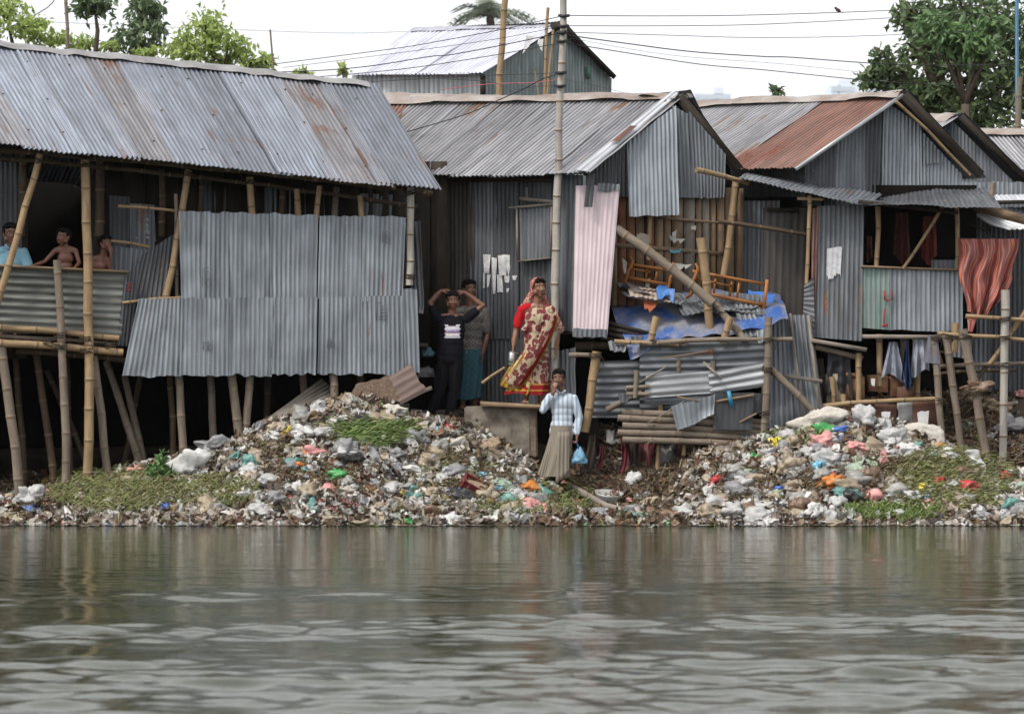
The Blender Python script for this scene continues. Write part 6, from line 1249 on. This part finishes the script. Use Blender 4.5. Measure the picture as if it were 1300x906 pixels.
I(143,652,14,9,'white','lump','white scrap at the waterline below the weeds'); I(210,644,16,10,'blue','sheet','small blue-violet wrapper low on the left heap'); I(281,643,24,18,'grey','sheet','pale lilac-grey sheet low on the left heap, tilted',rot=.5); I(262,645,22,28,'beige','sheet','upright grey-brown crumpled sheet left of the lilac one'); I(242,630,16,10,'white','lump','white crumpled bag left of the green wrapper',seed=3)
I(300,580,18,14,'teal','lump','small dull green bag upper left of the two teal bags'); I(318,588,22,20,'teal','lump','teal bag in the middle of the left heap, next to the smaller one'); I(375,588,24,14,'teal','lump','teal bag farther right on the left heap'); I(296,594,18,12,'grey','lump','grey bag between the two left teal bags')
I(336,560,24,10,'grey','sheet','flat grey sheet near the crest, left part'); I(352,555,34,14,'clear','lump','clear bag near the crest left of the yellow wrapper'); I(365,550,16,18,'yellow','sheet','bright yellow wrapper near the crest of the left heap'); I(385,548,30,18,'clear','lump','translucent bag right of the bright yellow wrapper')
I(412,550,26,14,'white','lump','white crumpled bag below the crest, left of the green stalks'); I(430,553,22,12,'white','sheet','white sheet scrap beside the green stalks'); I(437,577,36,15,'white','lump','clean white bag with a fold, left of centre on the left heap'); I(432,592,34,10,'grey','lump','long grey lump below the clean white bag')
I(410,520,28,22,'white','sheet','whitish sheet on the crest under the split strips'); I(443,510,14,10,'grey','sheet','grey triangular sheet on the crest'); I(475,526,52,24,'beige','cloth','large cream and blue-grey sheet arched over a dark hollow on the crest'); I(460,533,26,12,'black','lump','black bag inside the hollow under the cream sheet')
I(500,522,34,14,'woven','sack','pale sack with red and blue print on the crest','sack'); I(520,520,30,14,'white','lump','white bag with stripes on the right part of the crest'); I(508,538,24,12,'grey','lump','grey bag below the pale printed sack'); I(530,534,22,12,'beige','lump','cream bag at the crest near the concrete step'); I(549,545,16,10,'sky blue','sheet','pale blue scrap beside the concrete step')
I(459,505,18,9,'orange','sheet','orange wrapper on the crest below the coir mat',rot=.4); I(422,531,20,8,'blue','sheet','blue scrap on the crest'); I(490,547,14,8,'teal','sheet','small teal scrap below the crest'); I(575,565,36,18,'woven','sack','pale flat sack left of the brown sackcloth roll','sack'); I(555,555,30,10,'white','sheet','whitish flat sheet above the pale sack')
I(610,560,44,22,'sackcloth','cloth','brown sackcloth roll with a hollow mouth below the concrete block','sackcloth'); I(539,594,16,14,'white','lump','small white bag in the middle of the left heap, tilted'); I(562,609,22,14,'white','lump','white knotted bag left of the dark red crate'); I(505,577,26,16,'grey','lump','grey translucent bag right of the green stalks')
I(402,610,34,12,'yellow','sheet','pale yellow flat sheet above the printed white bag'); I(409,626,36,26,'white','sheet','white bag with faint blue print above the dark red cloth'); I(380,619,22,18,'clear','lump','clear bag left of the printed white bag'); I(437,639,60,14,'maroon','cloth','long dark red cloth twisted along the lower left heap')
I(480,644,34,16,'beige','sheet','brown-beige sheet right of the dark red cloth'); I(447,620,16,10,'white','lump','small white cup-like scrap above the dark red cloth'); I(363,600,16,8,'white','sheet','white scrap above the earth patch'); I(420,660,26,10,'beige','lump','sandy hump at the waterline below the dark red cloth'); I(463,664,30,10,'beige','lump','pale sand-coloured lump at the waterline, centre')
I(550,625,30,14,'beige','lump','cream knotted bag lower middle of the left heap'); I(507,634,20,10,'blue','sheet','blue wrapper low in the centre of the left heap'); I(522,638,22,9,'green','sheet','yellow-green wrapper right of the blue wrapper'); I(503,662,20,8,'yellow','sheet','yellow wrapper at the waterline in the centre'); I(531,655,24,9,'blue','sheet','bright blue wrapper at the waterline'); I(519,661,12,9,'green','lump','green scrap between the yellow and bright blue wrappers')
I(540,652,9,14,'teal','sheet','teal scrap at the right of the bright blue wrapper'); I(575,660,26,14,'clear','lump','clear bag at the waterline in the centre'); I(617,608,24,14,'sky blue','sheet','sky blue plastic bag beside the dark red crate',rot=.5); I(629,622,20,12,'sky blue','lump','crumpled sky blue bag right of the crate, lower one'); I(628,596,16,8,'blue','sheet','dark blue scrap above the sky blue bags')
I(650,548,12,12,'black','lump','black lump by the path'); I(658,577,8,12,'white','sheet','white paper cup by the concrete block'); I(495,617,14,12,'teal','sheet','dark green scrap mid heap'); I(499,622,10,6,'red','sheet','small red wrapper mid heap'); I(367,635,10,12,'red','sheet','orange-red curled wrapper on the earth patch',rot=.8); I(400,588,20,24,'clear','sheet','tall translucent sheet hanging down the middle of the left heap')
I(708,615,10,7,'red','lump','bright red scrap at the feet of the man in the lungi'); I(697,624,16,9,'pink','lump','pinkish red scrap below the walking man'); I(735,638,12,8,'red','lump','red scrap right of the walking man near the water'); I(680,608,20,10,'white','lump','white bag left of the walking man')
# gully
I(803,610,22,22,'clear','lump','grey-white bag standing in the gully'); I(800,636,22,8,'pink','lump','pink-red bag low in the gully, upper of two'); I(797,648,18,10,'pink','lump','pink-red bag at the waterline in the gully'); I(864,640,16,14,'white','sheet','white and pale blue wrapper at the right of the gully'); I(845,565,20,44,'grey','cloth','grey cloth hanging over the debris below the pole wall')
I(820,630,26,14,'grey','sheet','dark translucent sheet in the bottom of the gully'); I(822,560,16,60,'maroon','sheet','dark red strip of cloth under the pole wall',rot=.15); I(778,520,18,48,'grey','cloth','pale grey rag dangling at the left end of the pole wall'); I(775,560,9,24,'white','sheet','thin white rag dangling below the pole wall')
# right heap
I(1040,533,74,30,'woven','sack','large crumpled grey-beige sack on top of the right heap','sack'); I(1098,532,30,30,'white','lump','round white bag on the crest right of the large sack'); I(1120,540,24,18,'white','lump','frosty white bag right of the round one on the crest'); I(990,541,18,10,'pink','lump','bright pinkish red bag at the left of the large sack',seed=4)
I(1028,548,24,12,'beige','lump','beige bag under the large sack'); I(1060,545,30,18,'white','sheet','white sheet with blue print below the large sack'); I(1044,560,32,24,'pink','lump','salmon pink bag, left of the two salmon bags'); I(1089,568,34,14,'pink','lump','salmon pink bag, right of the two, lying flat'); I(1073,557,16,8,'blue','sheet','dark blue wrapper on the white sheet')
I(935,552,22,18,'clear','lump','clear grey bag at the top left of the right heap'); I(912,575,40,12,'beige','lump','beige ragged bag on the left slope of the right heap'); I(937,565,20,10,'grey','lump','grey bag below the clear one on the left slope'); I(1002,592,38,30,'beige','lump','large grey-beige bag in the middle of the right heap'); I(1032,600,50,18,'grey','sheet','pale grey sheet right of the large grey-beige bag')
I(1054,582,44,24,'white','lump','white bag with pink and orange print in the right heap'); I(1082,600,28,22,'pale green','sheet','pale greenish sheet left of the arched white bag',rot=-.4); I(1098,598,48,24,'woven','cloth','arched off-white sack over a dark hollow on the right heap','sack'); I(1073,628,38,15,'teal','lump','dull green bag low on the right heap'); I(1102,606,30,24,'brown','lump','brown earth clod under the arched sack','clod',name='clod')
I(1027,575,22,14,'white','lump','white bag below the left salmon bag'); I(975,590,26,18,'clear','lump','clear bag left of the large grey-beige bag'); I(901,624,18,16,'clear','lump','round muddy translucent bag low on the left slope'); I(920,618,14,14,'grey','lump','small round grey bag beside the muddy one'); I(1150,546,80,16,'woven','cloth','long whitish cloth trailing down the right shoulder of the right heap','cloth')
I(1135,555,40,20,'white','lump','white swollen bag under the long whitish cloth'); I(1150,572,36,16,'clear','lump','brown-tinged clear bag below the swollen white one'); I(1130,578,36,14,'white','lump','white bag with a red and blue label, right of the salmon bags'); I(1138,570,10,8,'red','lump','red carton scrap on the white bag'); I(1228,585,34,22,'white','sheet','white sheet corner sticking out at the right end of the crest',rot=-.3)
I(1200,578,40,18,'clear','lump','crumpled clear bag with coloured prints near the right crest'); I(1182,580,8,10,'sky blue','lump','sky blue scrap left of the printed clear bag'); I(1198,594,14,8,'red','lump','red wrapper under the printed clear bag'); I(1210,590,9,8,'blue','lump','dark blue wrapper under the printed clear bag'); I(1146,589,26,8,'orange','sheet','orange peel-like wrapper in the middle right')
I(1160,629,40,14,'white','lump','white bag with yellow corner low on the right heap'); I(1172,621,14,14,'yellow','lump','bright yellow bag on the white one low on the right heap'); I(1158,633,20,7,'yellow','sheet','yellow plastic edge left of the bright yellow bag'); I(1209,615,24,12,'white','lump','greenish white bag on the green stalks'); I(1215,633,40,9,'pink','sheet','long pale pink sheet below the stalks')
I(1182,638,20,10,'pink','lump','dull pink bag below the bright yellow one'); I(1100,618,20,8,'green','sheet','dark green scrap right of the arched sack',seed=9); I(1115,595,8,6,'blue','lump','small vivid blue scrap beside the arched sack',seed=2); I(1272,606,22,14,'red','lump','crimson bag at the far right end of the shore'); I(1257,603,20,10,'white','lump','white and blue bag beside the crimson one')
I(1290,620,34,16,'pale green','lump','pale green bag at the right edge of the picture'); I(1060,655,30,16,'white','sheet','white pointed sheet at the waterline, centre of the right heap',rot=.5); I(1035,650,28,20,'clear','lump','translucent bag standing at the waterline left of the pointed sheet'); I(1020,655,16,12,'white','lump','white bag at the waterline beside the translucent one',seed=8)
I(960,655,30,26,'white','sheet','white pointed plastic at the waterline, left part of the right heap',rot=-.4); I(900,652,36,20,'beige','lump','yellowish beige bag at the waterline, left end of the right heap'); I(930,650,30,18,'white','lump','white crumpled bag near the waterline next to the yellowish one'); I(1138,652,40,12,'white','lump','white flattened bag by the low weeds'); I(1060,664,26,8,'beige','lump','sandy lump at the waterline left of the low weeds')
I(1210,650,20,10,'pink','sheet','pink scrap at the waterline right of the low weeds'); I(1250,655,30,12,'grey','lump','grey bag at the waterline at the right'); I(1275,655,20,10,'white','lump','white bag at the waterline at the right edge'); I(960,610,40,16,'beige','lump','beige lumpy bag in the lower left of the right heap'); I(1000,622,34,14,'brown','lump','brown lump below the large grey-beige bag','clod',name='clod')
I(985,640,30,16,'beige','sheet','muddy flat sheet low on the right heap'); I(950,600,20,12,'pale green','lump','pale green lump on the left slope'); I(975,575,24,12,'white','lump','white shredded bag above the clear one'); I(968,548,24,10,'white','lump','whitish bag on the upper left slope'); I(1112,655,24,8,'blue','sheet','blue-black board at the waterline by the low weeds')
# bank on the right: stones and sacks
for px,py,w,h,c,l in ((1215,505,42,18,'sackcloth','grey-brown filled sack on the bank, left of the three'),(1262,515,50,18,'sackcloth','pale filled sack on the bank between the scaffold poles'),(1240,490,40,14,'brown','brown earth clod on the upper bank'),(1280,540,44,24,'grey','grey filled sack low on the bank at the right edge'),(1225,540,30,12,'pale green','small green bag on the bank'),(1286,535,18,7,'blue','vivid blue scrap on the bank at the right edge'),(1210,560,24,12,'brown','brown clod behind the leaning poles'),(1295,500,16,10,'pink','pinkish lump on the bank at the right edge')): I(px,py,w,h,c,'lump',l,'sack' if 'sack' in l else None,name='sack' if 'sack' in l else None)
# bowl-shaped clear tub
c=hit(772,640); bo=thing('plastic_tub','clear white plastic tub lying open in the gully','tub',c)
def tub(mb):
    c0=np.array(c)+np.array((0,-.02,.0)); seg=28; V=[]; 
    for k,(r,z) in enumerate(((.0,.01),(.09,.0),(.13,.05),(.17,.13),(.18,.155),(.165,.14),(.12,.05),(.08,.02),(0,.02))):
        for j in range(seg): th=6.2832*j/seg; V.append(c0+rotm(.25,.08,0)@np.array((r*math.cos(th)*(1+.05*math.sin(th*3)),r*.8*math.sin(th),z)))
    mb.add(V,np.concatenate([np.stack([k*seg+np.arange(seg),k*seg+(np.arange(seg)+1)%seg,(k+1)*seg+(np.arange(seg)+1)%seg,(k+1)*seg+np.arange(seg)],1) for k in range(8)]))
part('tub',M['pl_white'],bo,tub); part('lid_film',M['clear'],bo,lambda mb: lump(mb,np.array(c)+np.array((0,0,.07)),.22,.08,.16,5))
# dark red crate
cc_=hit(607,628); cr=thing('crate','open dark red crate full of earth tipped on the left heap','crate',cc_)
R_=rotm(.5,.5,.2); cc0=np.array(cc_)+np.array((0,-.02,.08))
def crate(mb):
    for (sx,sy,w,d) in ((0,-1,.42,.02),(0,1,.42,.02),(-1,0,.02,.24),(1,0,.02,.24)):
        m2=MB(); block(m2,(sx*.20,sy*.11,0),(w,d,.12)); mb.add(np.concatenate(m2.v)@R_.T+cc0,m2.f[0])
part('rim',M['pl_maroon'],cr,crate,smooth=False)
def fill(mb): v,f=crumple(3,3,.2,2,.3); mb.add((v*np.array((.2,.11,.2)))@R_.T+cc0,f)
part('earth_fill',M['sackcloth'],cr,fill)
# path, twig and driftwood
single('fallen_branch',M['plank_g'],lambda mb: tube(mb,[np.array(hit(712,616))+(0,0,.04),np.array(hit(735,630))+(0,-.03,.07),np.array(hit(770,648))+(0,-.03,.06),np.array(hit(810,655))+(0,0,.05)],[.05,.045,.04,.02],8),'grey driftwood branch lying from the walking man down to the water','branch')
single('green_strap',M['pl_green'],lambda mb: (tube(mb,[np.array(hit(338,565))+(0,0,.05),np.array(hit(364,571))+(0,-.02,.06)],.022,6,flat=.3),tube(mb,[np.array(hit(364,571))+(0,-.02,.06),np.array(hit(344,582))+(0,-.02,.05)],.022,6,flat=.3)),'bent bright green plastic strap on the left heap','strap')
# medium bags, one object each
names={'white':'white','grey':'grey','clear':'translucent','beige':'beige','brown':'brown','pink':'pink','blue':'blue','teal':'teal','pale green':'pale green','black':'black','yellow':'yellow','red':'red','sky blue':'sky blue','green':'green','orange':'orange'}
wts=[.15,.16,.14,.19,.16,.04,.025,.03,.03,.04,.015,.02,.015,.015,.02]
rr=np.random.default_rng(77); keys=list(names); cnt=0; shared={}
for i in range(600):
    if cnt>=290: break
    zone=rr.choice(['left','gully','right'],p=[.48,.03,.49]); px={'left':rr.uniform(200,690),'gully':rr.uniform(740,880),'right':rr.uniform(890,1295)}[zone]; x=(px-650)/100; Yy=rr.uniform(-2.5,-.85 if zone!='gully' else -.4)
    if zone=='left' and px<330: continue
    if 1125<px<1290 and Yy>-2.0 and rr.random()<.75: continue
    if 1065<px<1205 and Yy<-2.2: continue
    if 420<px<525 and -1.35<Yy<-1.0: continue
    if zone=='left' and px>600 and Yy>-1.3: continue
    col=rr.choice(keys,p=np.array(wts)/sum(wts)); s_=.10+.20*rr.random()**1.2*(1.0 if zone!='gully' else .8); z=H1(x,Yy); t=(Yy+2.6)/1.75; row='by the waterline' if t<.3 else ('half way up' if t<.68 else 'near the crest')
    sh=rr.random()<.5; key=(col,sh,s_>.13,row,zone)
    if key in shared: mesh=None
    mb=MB(); w=s_*rr.uniform(.9,1.5)
    if sh: lump(mb,(x,Yy-.02,z+s_*.22),w,s_*.75,s_,int(rr.integers(999)))
    else: drape(mb,(x,Yy-.03,z+s_*.22),w*1.1,s_*1.2,0,int(rr.integers(999)),rr.uniform(.3,1.1),rot=rr.uniform(-.6,.6))
    kind='crumpled bag' if sh else 'flattened plastic scrap'; size='larger' if s_>.13 else 'small'
    place={'left':'left rubbish heap','gully':'gully','right':'right rubbish heap'}[zone]
    o=mb.build('plastic_bag' if sh else 'plastic_scrap',M['pl_'+col]); tag(o,f"{size} {names[col]} {kind} {row} of the {place}",'bag' if sh else 'plastic scrap',f"{size} {names[col]} {kind}s {row} of the {place}"); cnt+=1
# ---- countless small litter: one object per bank
def nrm(x,Y):
    e=.06; gx_=(H(x+e,Y)-H(x-e,Y))/(2*e); gy_=(H(x,Y+e)-H(x,Y-e))/(2*e); n=np.stack([-gx_,-gy_,np.ones_like(gx_)],1); return n/np.linalg.norm(n,axis=1)[:,None]
def scatter(mb,tmpl,n,x0,x1,y0,y1,s0,s1,seed,dens=None,mi=0,lift=.15,flatn=.5,asp=1.,down=0):
    r=np.random.default_rng(seed); x=r.uniform(x0,x1,n); Y=r.uniform(y0,y1,n)
    if dens is not None: k=r.random(n)<dens(x,Y); x,Y=x[k],Y[k]
    n=len(x); s=np.exp(r.uniform(math.log(s0),math.log(s1),n)); z=H(x,Y); N=nrm(x,Y); A=r.normal(size=(n,3)); 
    A[:,2]-=down; N2=N+r.normal(size=(n,3))*flatn; N2/=np.linalg.norm(N2,axis=1)[:,None]; U=A-N2*(A*N2).sum(1)[:,None]; U/=np.linalg.norm(U,axis=1)[:,None]; Wv=np.cross(N2,U)
    pos=np.stack([x,Y,z],1)+N*(s*lift)[:,None]; ti=r.integers(0,len(tmpl),n); a=r.uniform(.6,1.2,n)*asp
    for t,(v,f) in enumerate(tmpl):
        k=ti==t; m=k.sum()
        if m==0: continue
        V=(pos[k][:,None]+s[k][:,None,None]*(v[None,:,0:1]*a[k][:,None,None]*U[k][:,None]+v[None,:,1:2]*Wv[k][:,None]+v[None,:,2:3]*N2[k][:,None])).reshape(-1,3)
        F_=(f[None]+(np.arange(m)*len(v))[:,None,None]).reshape(-1,f.shape[1]); mb.add(V,F_,None,mi)
T_b=[crumple(2,i*3+2,.5,1.8,.6) for i in range(8)]; T_s=[crumple(1,i*3+2,.45,1.8,.6) for i in range(8)]
def ftmp(seed,n=4,k=.3):
    r=np.random.default_rng(seed); u,v=np.meshgrid(np.linspace(-1,1,n+1),np.linspace(-1,1,n+1),indexing='ij'); rad=1-.3*r.random(u.shape)
    return np.stack([(u*rad).ravel(),(v*rad).ravel(),k*(r.normal(size=u.size)*.5+np.sin(u*2.5+r.uniform(0,6)).ravel())],1),gridfaces(n,n)
T_f=[ftmp(i,4,.2+.3*(i%3)) for i in range(10)]; T_t=[(np.array([(-1,-.05,0),(1,-.04,.0),(1,.04,.05),(-1,.05,.03),(0,0,.07)]),np.array([(0,1,4),(1,2,4),(2,3,4),(3,0,4)]))]
T_l=[(np.array([(-1,0,0),(0,-.13,.12),(1,0,-.1),(0,.13,.12)]),np.array([(0,1,2),(0,2,3)]))]
pale=[(.44,.44,.43),(.28,.27,.25),(.34,.28,.20),(.22,.19,.155),(.40,.40,.42),(.15,.13,.115),(.30,.28,.26),(.52,.51,.50),(.12,.09,.065),(.24,.26,.26),(.35,.31,.27),(.19,.155,.12)]
brown=[(.07,.045,.03),(.11,.075,.045),(.04,.03,.022),(.15,.10,.06),(.09,.05,.03),(.20,.14,.085),(.025,.02,.018),(.13,.06,.035)]
brite=[(.42,.05,.05),(.05,.14,.42),(.55,.42,.05),(.06,.32,.12),(.50,.22,.22),(.15,.40,.50),(.50,.20,.04),(.60,.60,.60),(.10,.25,.20),(.35,.05,.12),(.25,.42,.12),(.62,.58,.5)]
veg=[(.10,.13,.03),(.15,.19,.045),(.20,.20,.07),(.07,.10,.03),(.24,.20,.09)]; straw=[(.30,.29,.13),(.21,.25,.08),(.36,.33,.17),(.16,.20,.06),(.11,.10,.05),(.26,.31,.10)]
LM=[palette('litter_pale',pale),palette('litter_brown',brown,.9),palette('litter_bright',brite,.4,.3),palette('litter_green',veg,.7,.2),palette('litter_straw',straw,.8,.15)]
def zone(x,Y,lo,hi):
    px=650+x*100; cr=np.interp(Y,[-2.75,-2.5,-.9,-.5,0],[.5,1,1,.9,.5]); return cr*((px>lo)&(px<hi))
def litter(lo,hi,label,mult,seed,dark=1.,palew=1.):
    x0,x1=(lo-650)/100,(hi-650)/100; wdt=(x1-x0); n=lambda k:int(k*wdt*mult); mb=MB(); D=lambda x,Y: zone(x,Y,lo,hi)
    scatter(mb,T_b,n(270),x0,x1,-2.7,-.3,.025,.065,seed,D,1,.1); scatter(mb,T_b,n(260*palew),x0,x1,-2.7,-.45,.035,.11,seed+1,D,0,.25)
    scatter(mb,T_f,n(520*palew),x0,x1,-2.7,-.45,.022,.085,seed+2,D,0,.45,.8); scatter(mb,T_f,n(820),x0,x1,-2.7,-.2,.018,.085,seed+3,D,1,.4,.8)
    scatter(mb,T_f,n(115),x0,x1,-2.7,-.3,.014,.042,seed+4,D,2,.6,.8); scatter(mb,T_s,n(75),x0,x1,-2.7,-.5,.010,.028,seed+5,D,2,.8,.8)
    scatter(mb,T_s,n(700),x0,x1,-2.7,-.2,.010,.028,seed+6,D,1,.7,.9); scatter(mb,T_s,n(200*palew),x0,x1,-2.7,-.45,.009,.026,seed+7,D,0,.9,.9)
    scatter(mb,T_t,n(700),x0,x1,-2.7,-.2,.03,.11,seed+8,D,1,.5,.6); scatter(mb,T_t,n(260),x0,x1,-2.7,-.4,.03,.10,seed+9,D,4,.6,.6); scatter(mb,T_l,n(420),x0,x1,-2.7,-.4,.02,.05,seed+10,lambda x,Y: D(x,Y)*np.clip(wob(x*1.5,Y*2,seed,6,2)*1.5,0,1),3,.8,.8)
    tag(mb.build('litter',LM,None,False,org=Vector((0,0,0))),label,'rubbish',kind='stuff')
litter(120,705,'dense mixed rubbish covering the left heap',1.25,500)
litter(850,1330,'dense mixed rubbish covering the right heap',1.25,600)
litter(700,860,'dark trodden rubbish in the gully between the heaps',1.0,700,palew=.14)
litter(-60,130,'thin dark litter along the muddy shore at the far left',.7,800,palew=.5)
# dark debris under the shacks
mb=MB(); D2=lambda x,Y: np.ones_like(x)
for sd,(x0,x1,y0,y1,m) in enumerate(((.5,2.6,-.8,.9,1.),(4.,6.6,-.3,1.7,1.),(-6.6,-1.6,-.8,1.6,.5))):
    k=int(900*m*(x1-x0)/2); scatter(mb,T_f,k,x0,x1,y0,y1,.02,.07,900+sd*9,D2,1,.5,.9); scatter(mb,T_b,k//2,x0,x1,y0,y1,.02,.07,901+sd*9,D2,1,.3); scatter(mb,T_f,k//5,x0,x1,y0,y1,.02,.06,902+sd*9,D2,0,.5,.9); scatter(mb,T_t,k//2,x0,x1,y0,y1,.05,.16,903+sd*9,D2,1,.6,.6); scatter(mb,T_f,k//14,x0,x1,y0,y1,.02,.045,904+sd*9,D2,2,.5,.9)
tag(mb.build('debris',LM,None,False,org=Vector((0,0,0))),'dark debris and rags on the bank beneath the shacks','rubbish',kind='stuff')
# weeds and stalks
def stalks(px0,px1,py0,py1,n,L,lab,seed,mat,dirx=.3,up=.25,wd=.006,spread=.5):
    r=np.random.default_rng(seed); mb=MB(); P=[]
    for _ in range(n*2):
        px=r.uniform(px0,px1);py=r.uniform(py0,py1)
        if ((px-(px0+px1)/2)/((px1-px0)/2))**2+((py-(py0+py1)/2)/((py1-py0)/2))**2<=1.15-.75*r.random()**2+.25*math.sin(px*.13+seed)*math.sin(py*.4): P.append((px,py))
        if len(P)>=n: break
    # heights by table lookup
    cache={}
    for px,py in P:
        k=(round(px/6),round(py/4)); 
        if k not in cache: cache[k]=hit(k[0]*6,k[1]*4)
        q=cache[k]; x=(px-650)*(q.y+42)/F; Y=q.y+r.uniform(-.04,.04); z=H1(x,Y)+.01 if False else q.z+.03+r.uniform(0,.07)
        l=L*r.uniform(.3,1.35); a=r.normal()*spread+dirx; d=np.array((math.cos(a)*(1 if r.random()<.75 else -1),-.35+r.normal()*.3,r.normal()*.25+up)); d/=np.linalg.norm(d); s=np.cross(d,(0,1,.3)); s/=np.linalg.norm(s); c=np.array((x,Y,z)); w_=wd*r.uniform(.7,1.5)
        b1=c+d*l*.5+np.array((0,-.01,.025)); b2=c+d*l-np.array((0,0,.10*l)); th=np.array((0,-w_,w_*.8))
        mb.add([c-s*w_,c+s*w_,b1+s*w_*.9,b1-s*w_*.9,b2,c+th,b1+th],[np.array([(0,5,6,3),(5,1,2,6),(0,3,2,1)]),np.array([(3,6,4),(6,2,4),(3,4,2)])])
    return tag(mb.build('weeds',mat,None,True),lab,'weeds',kind='stuff')
ST=palette('straw_stalks',straw,.7,.12); GR=palette('green_stalks',[(.13,.22,.04),(.19,.28,.07),(.10,.17,.035),(.26,.30,.11)],.6,.05); DG=palette('fresh_leaves',[(.05,.12,.03),(.08,.17,.045),(.12,.20,.06)],.5,.05)
stalks(60,215,602,656,3000,.16,'heap of wilted green and straw-coloured water weeds at the left end',1,ST,.2); stalks(200,330,612,650,1100,.14,'scattered wilted weeds right of the weed heap',2,ST,.5)
stalks(425,520,545,565,520,.30,'bundle of fresh green stalks across the left heap',3,GR,-.05,.12,.008,.15); stalks(455,500,562,575,120,.2,'pale stalk ends below the green bundle',4,GR,.5,.1,.008,.3); stalks(675,760,612,655,480,.16,'wilted stalks on the slope below the walking man',5,ST,-1.0,-.2); stalks(520,640,560,660,330,.12,'thin weeds between the rubbish below the step',6,ST,.3)
stalks(1130,1285,575,650,3400,.18,'heap of wilted green stalks on the right heap',7,ST,-.8,-.1,.006,.3); stalks(1070,1200,646,668,1100,.10,'low green weeds at the waterline of the right heap',8,GR,.6,.4,.006,.8); stalks(960,1050,545,575,260,.08,'few green scraps near the top of the right heap',9,GR,.5,.4,.007,.8); stalks(600,760,640,662,260,.10,'thin green grass along the waterline in the middle',11,GR,.7,.5,.005,.8); stalks(1190,1240,500,560,160,.3,'dry brown sticks on the bank behind the leaning poles',12,palette('dry_sticks',brown,.9,.1),.6,.3,.008,.6)
BS=palette('dry_straw',[(.16,.11,.06),(.22,.16,.09),(.09,.06,.035),(.27,.21,.12),(.06,.045,.03)],.9,.1)
for k_,(a_,b_,c_,d_,n_) in enumerate(((345,455,588,622,650),(520,600,575,600,420),(560,660,600,640,420),(300,380,560,580,260),(900,985,590,640,600),(1000,1060,600,630,300),(1090,1160,585,612,350),(770,880,600,652,500))): stalks(a_,b_,c_,d_,n_,.13,'matted brown straw '+('on the middle of the left heap','below the concrete step','at the right foot of the left heap','near the left crest','on the left slope of the right heap','in the middle of the right heap','beside the arched sack','in the gully')[k_],30+k_,BS,.3,.05,.006,1.)
# leafy plant
pp=hit(205,612); pl=thing('leafy_plant','fresh green leafy plant growing on the left heap','plant',pp)
part('stem',M['leaf_stem'] if 'leaf_stem' in M else plain('stem',(.08,.14,.03)),pl,lambda mb: [tube(mb,[pp,pp+Vector((a*.5,-.02,.15)),pp+Vector((a,-.05,h))],[.008,.006,.003],5) for a,h in ((-.18,.14),(-.08,.22),(.0,.34),(.08,.2),(.16,.12))])
part('leaves',DG,pl,lambda mb: leaves(mb,[(np.array(pp)+(0,-.05,.13),(.17,.09,.08),1),(np.array(pp)+(0,-.05,.28),(.05,.05,.08),.25)],260,.085,4,droop=-.1,asp=.6),smooth=False)
# floating scum and bits
mb=MB(); r=np.random.default_rng(8); n=1500; x=r.uniform(-7.4,7.4,n); Y=-2.60-np.abs(r.normal(size=n))*.11; s=r.uniform(.012,.05,n); ti=r.integers(0,10,n)
for t in range(10):
    k=np.where(ti==t)[0]; v,f=T_f[t]; V=(np.stack([x[k],Y[k],np.full(len(k),.010)],1)[:,None]+s[k][:,None,None]*v[None]*np.array((1.3,.8,.22))).reshape(-1,3); mb.add(V,(f[None]+(np.arange(len(k))*len(v))[:,None,None]).reshape(-1,4),None,np.repeat(np.where(r.random(len(k))<.75,0,np.where(r.random(len(k))<.5,1,2)),len(f)))
n=70; x=r.uniform(-7,7,n); Y=r.uniform(-12,-3,n)
for i in range(n): v,f=T_f[i%10]; mb.add(v*np.array((1.2,.7,.15))*r.uniform(.008,.02)+np.array((x[i],Y[i],.012)),f,None,0)
tag(mb.build('floating_scum',LM,None,True,org=Vector((0,0,0))),'floating scum and scraps along the waterline','rubbish',kind='stuff')
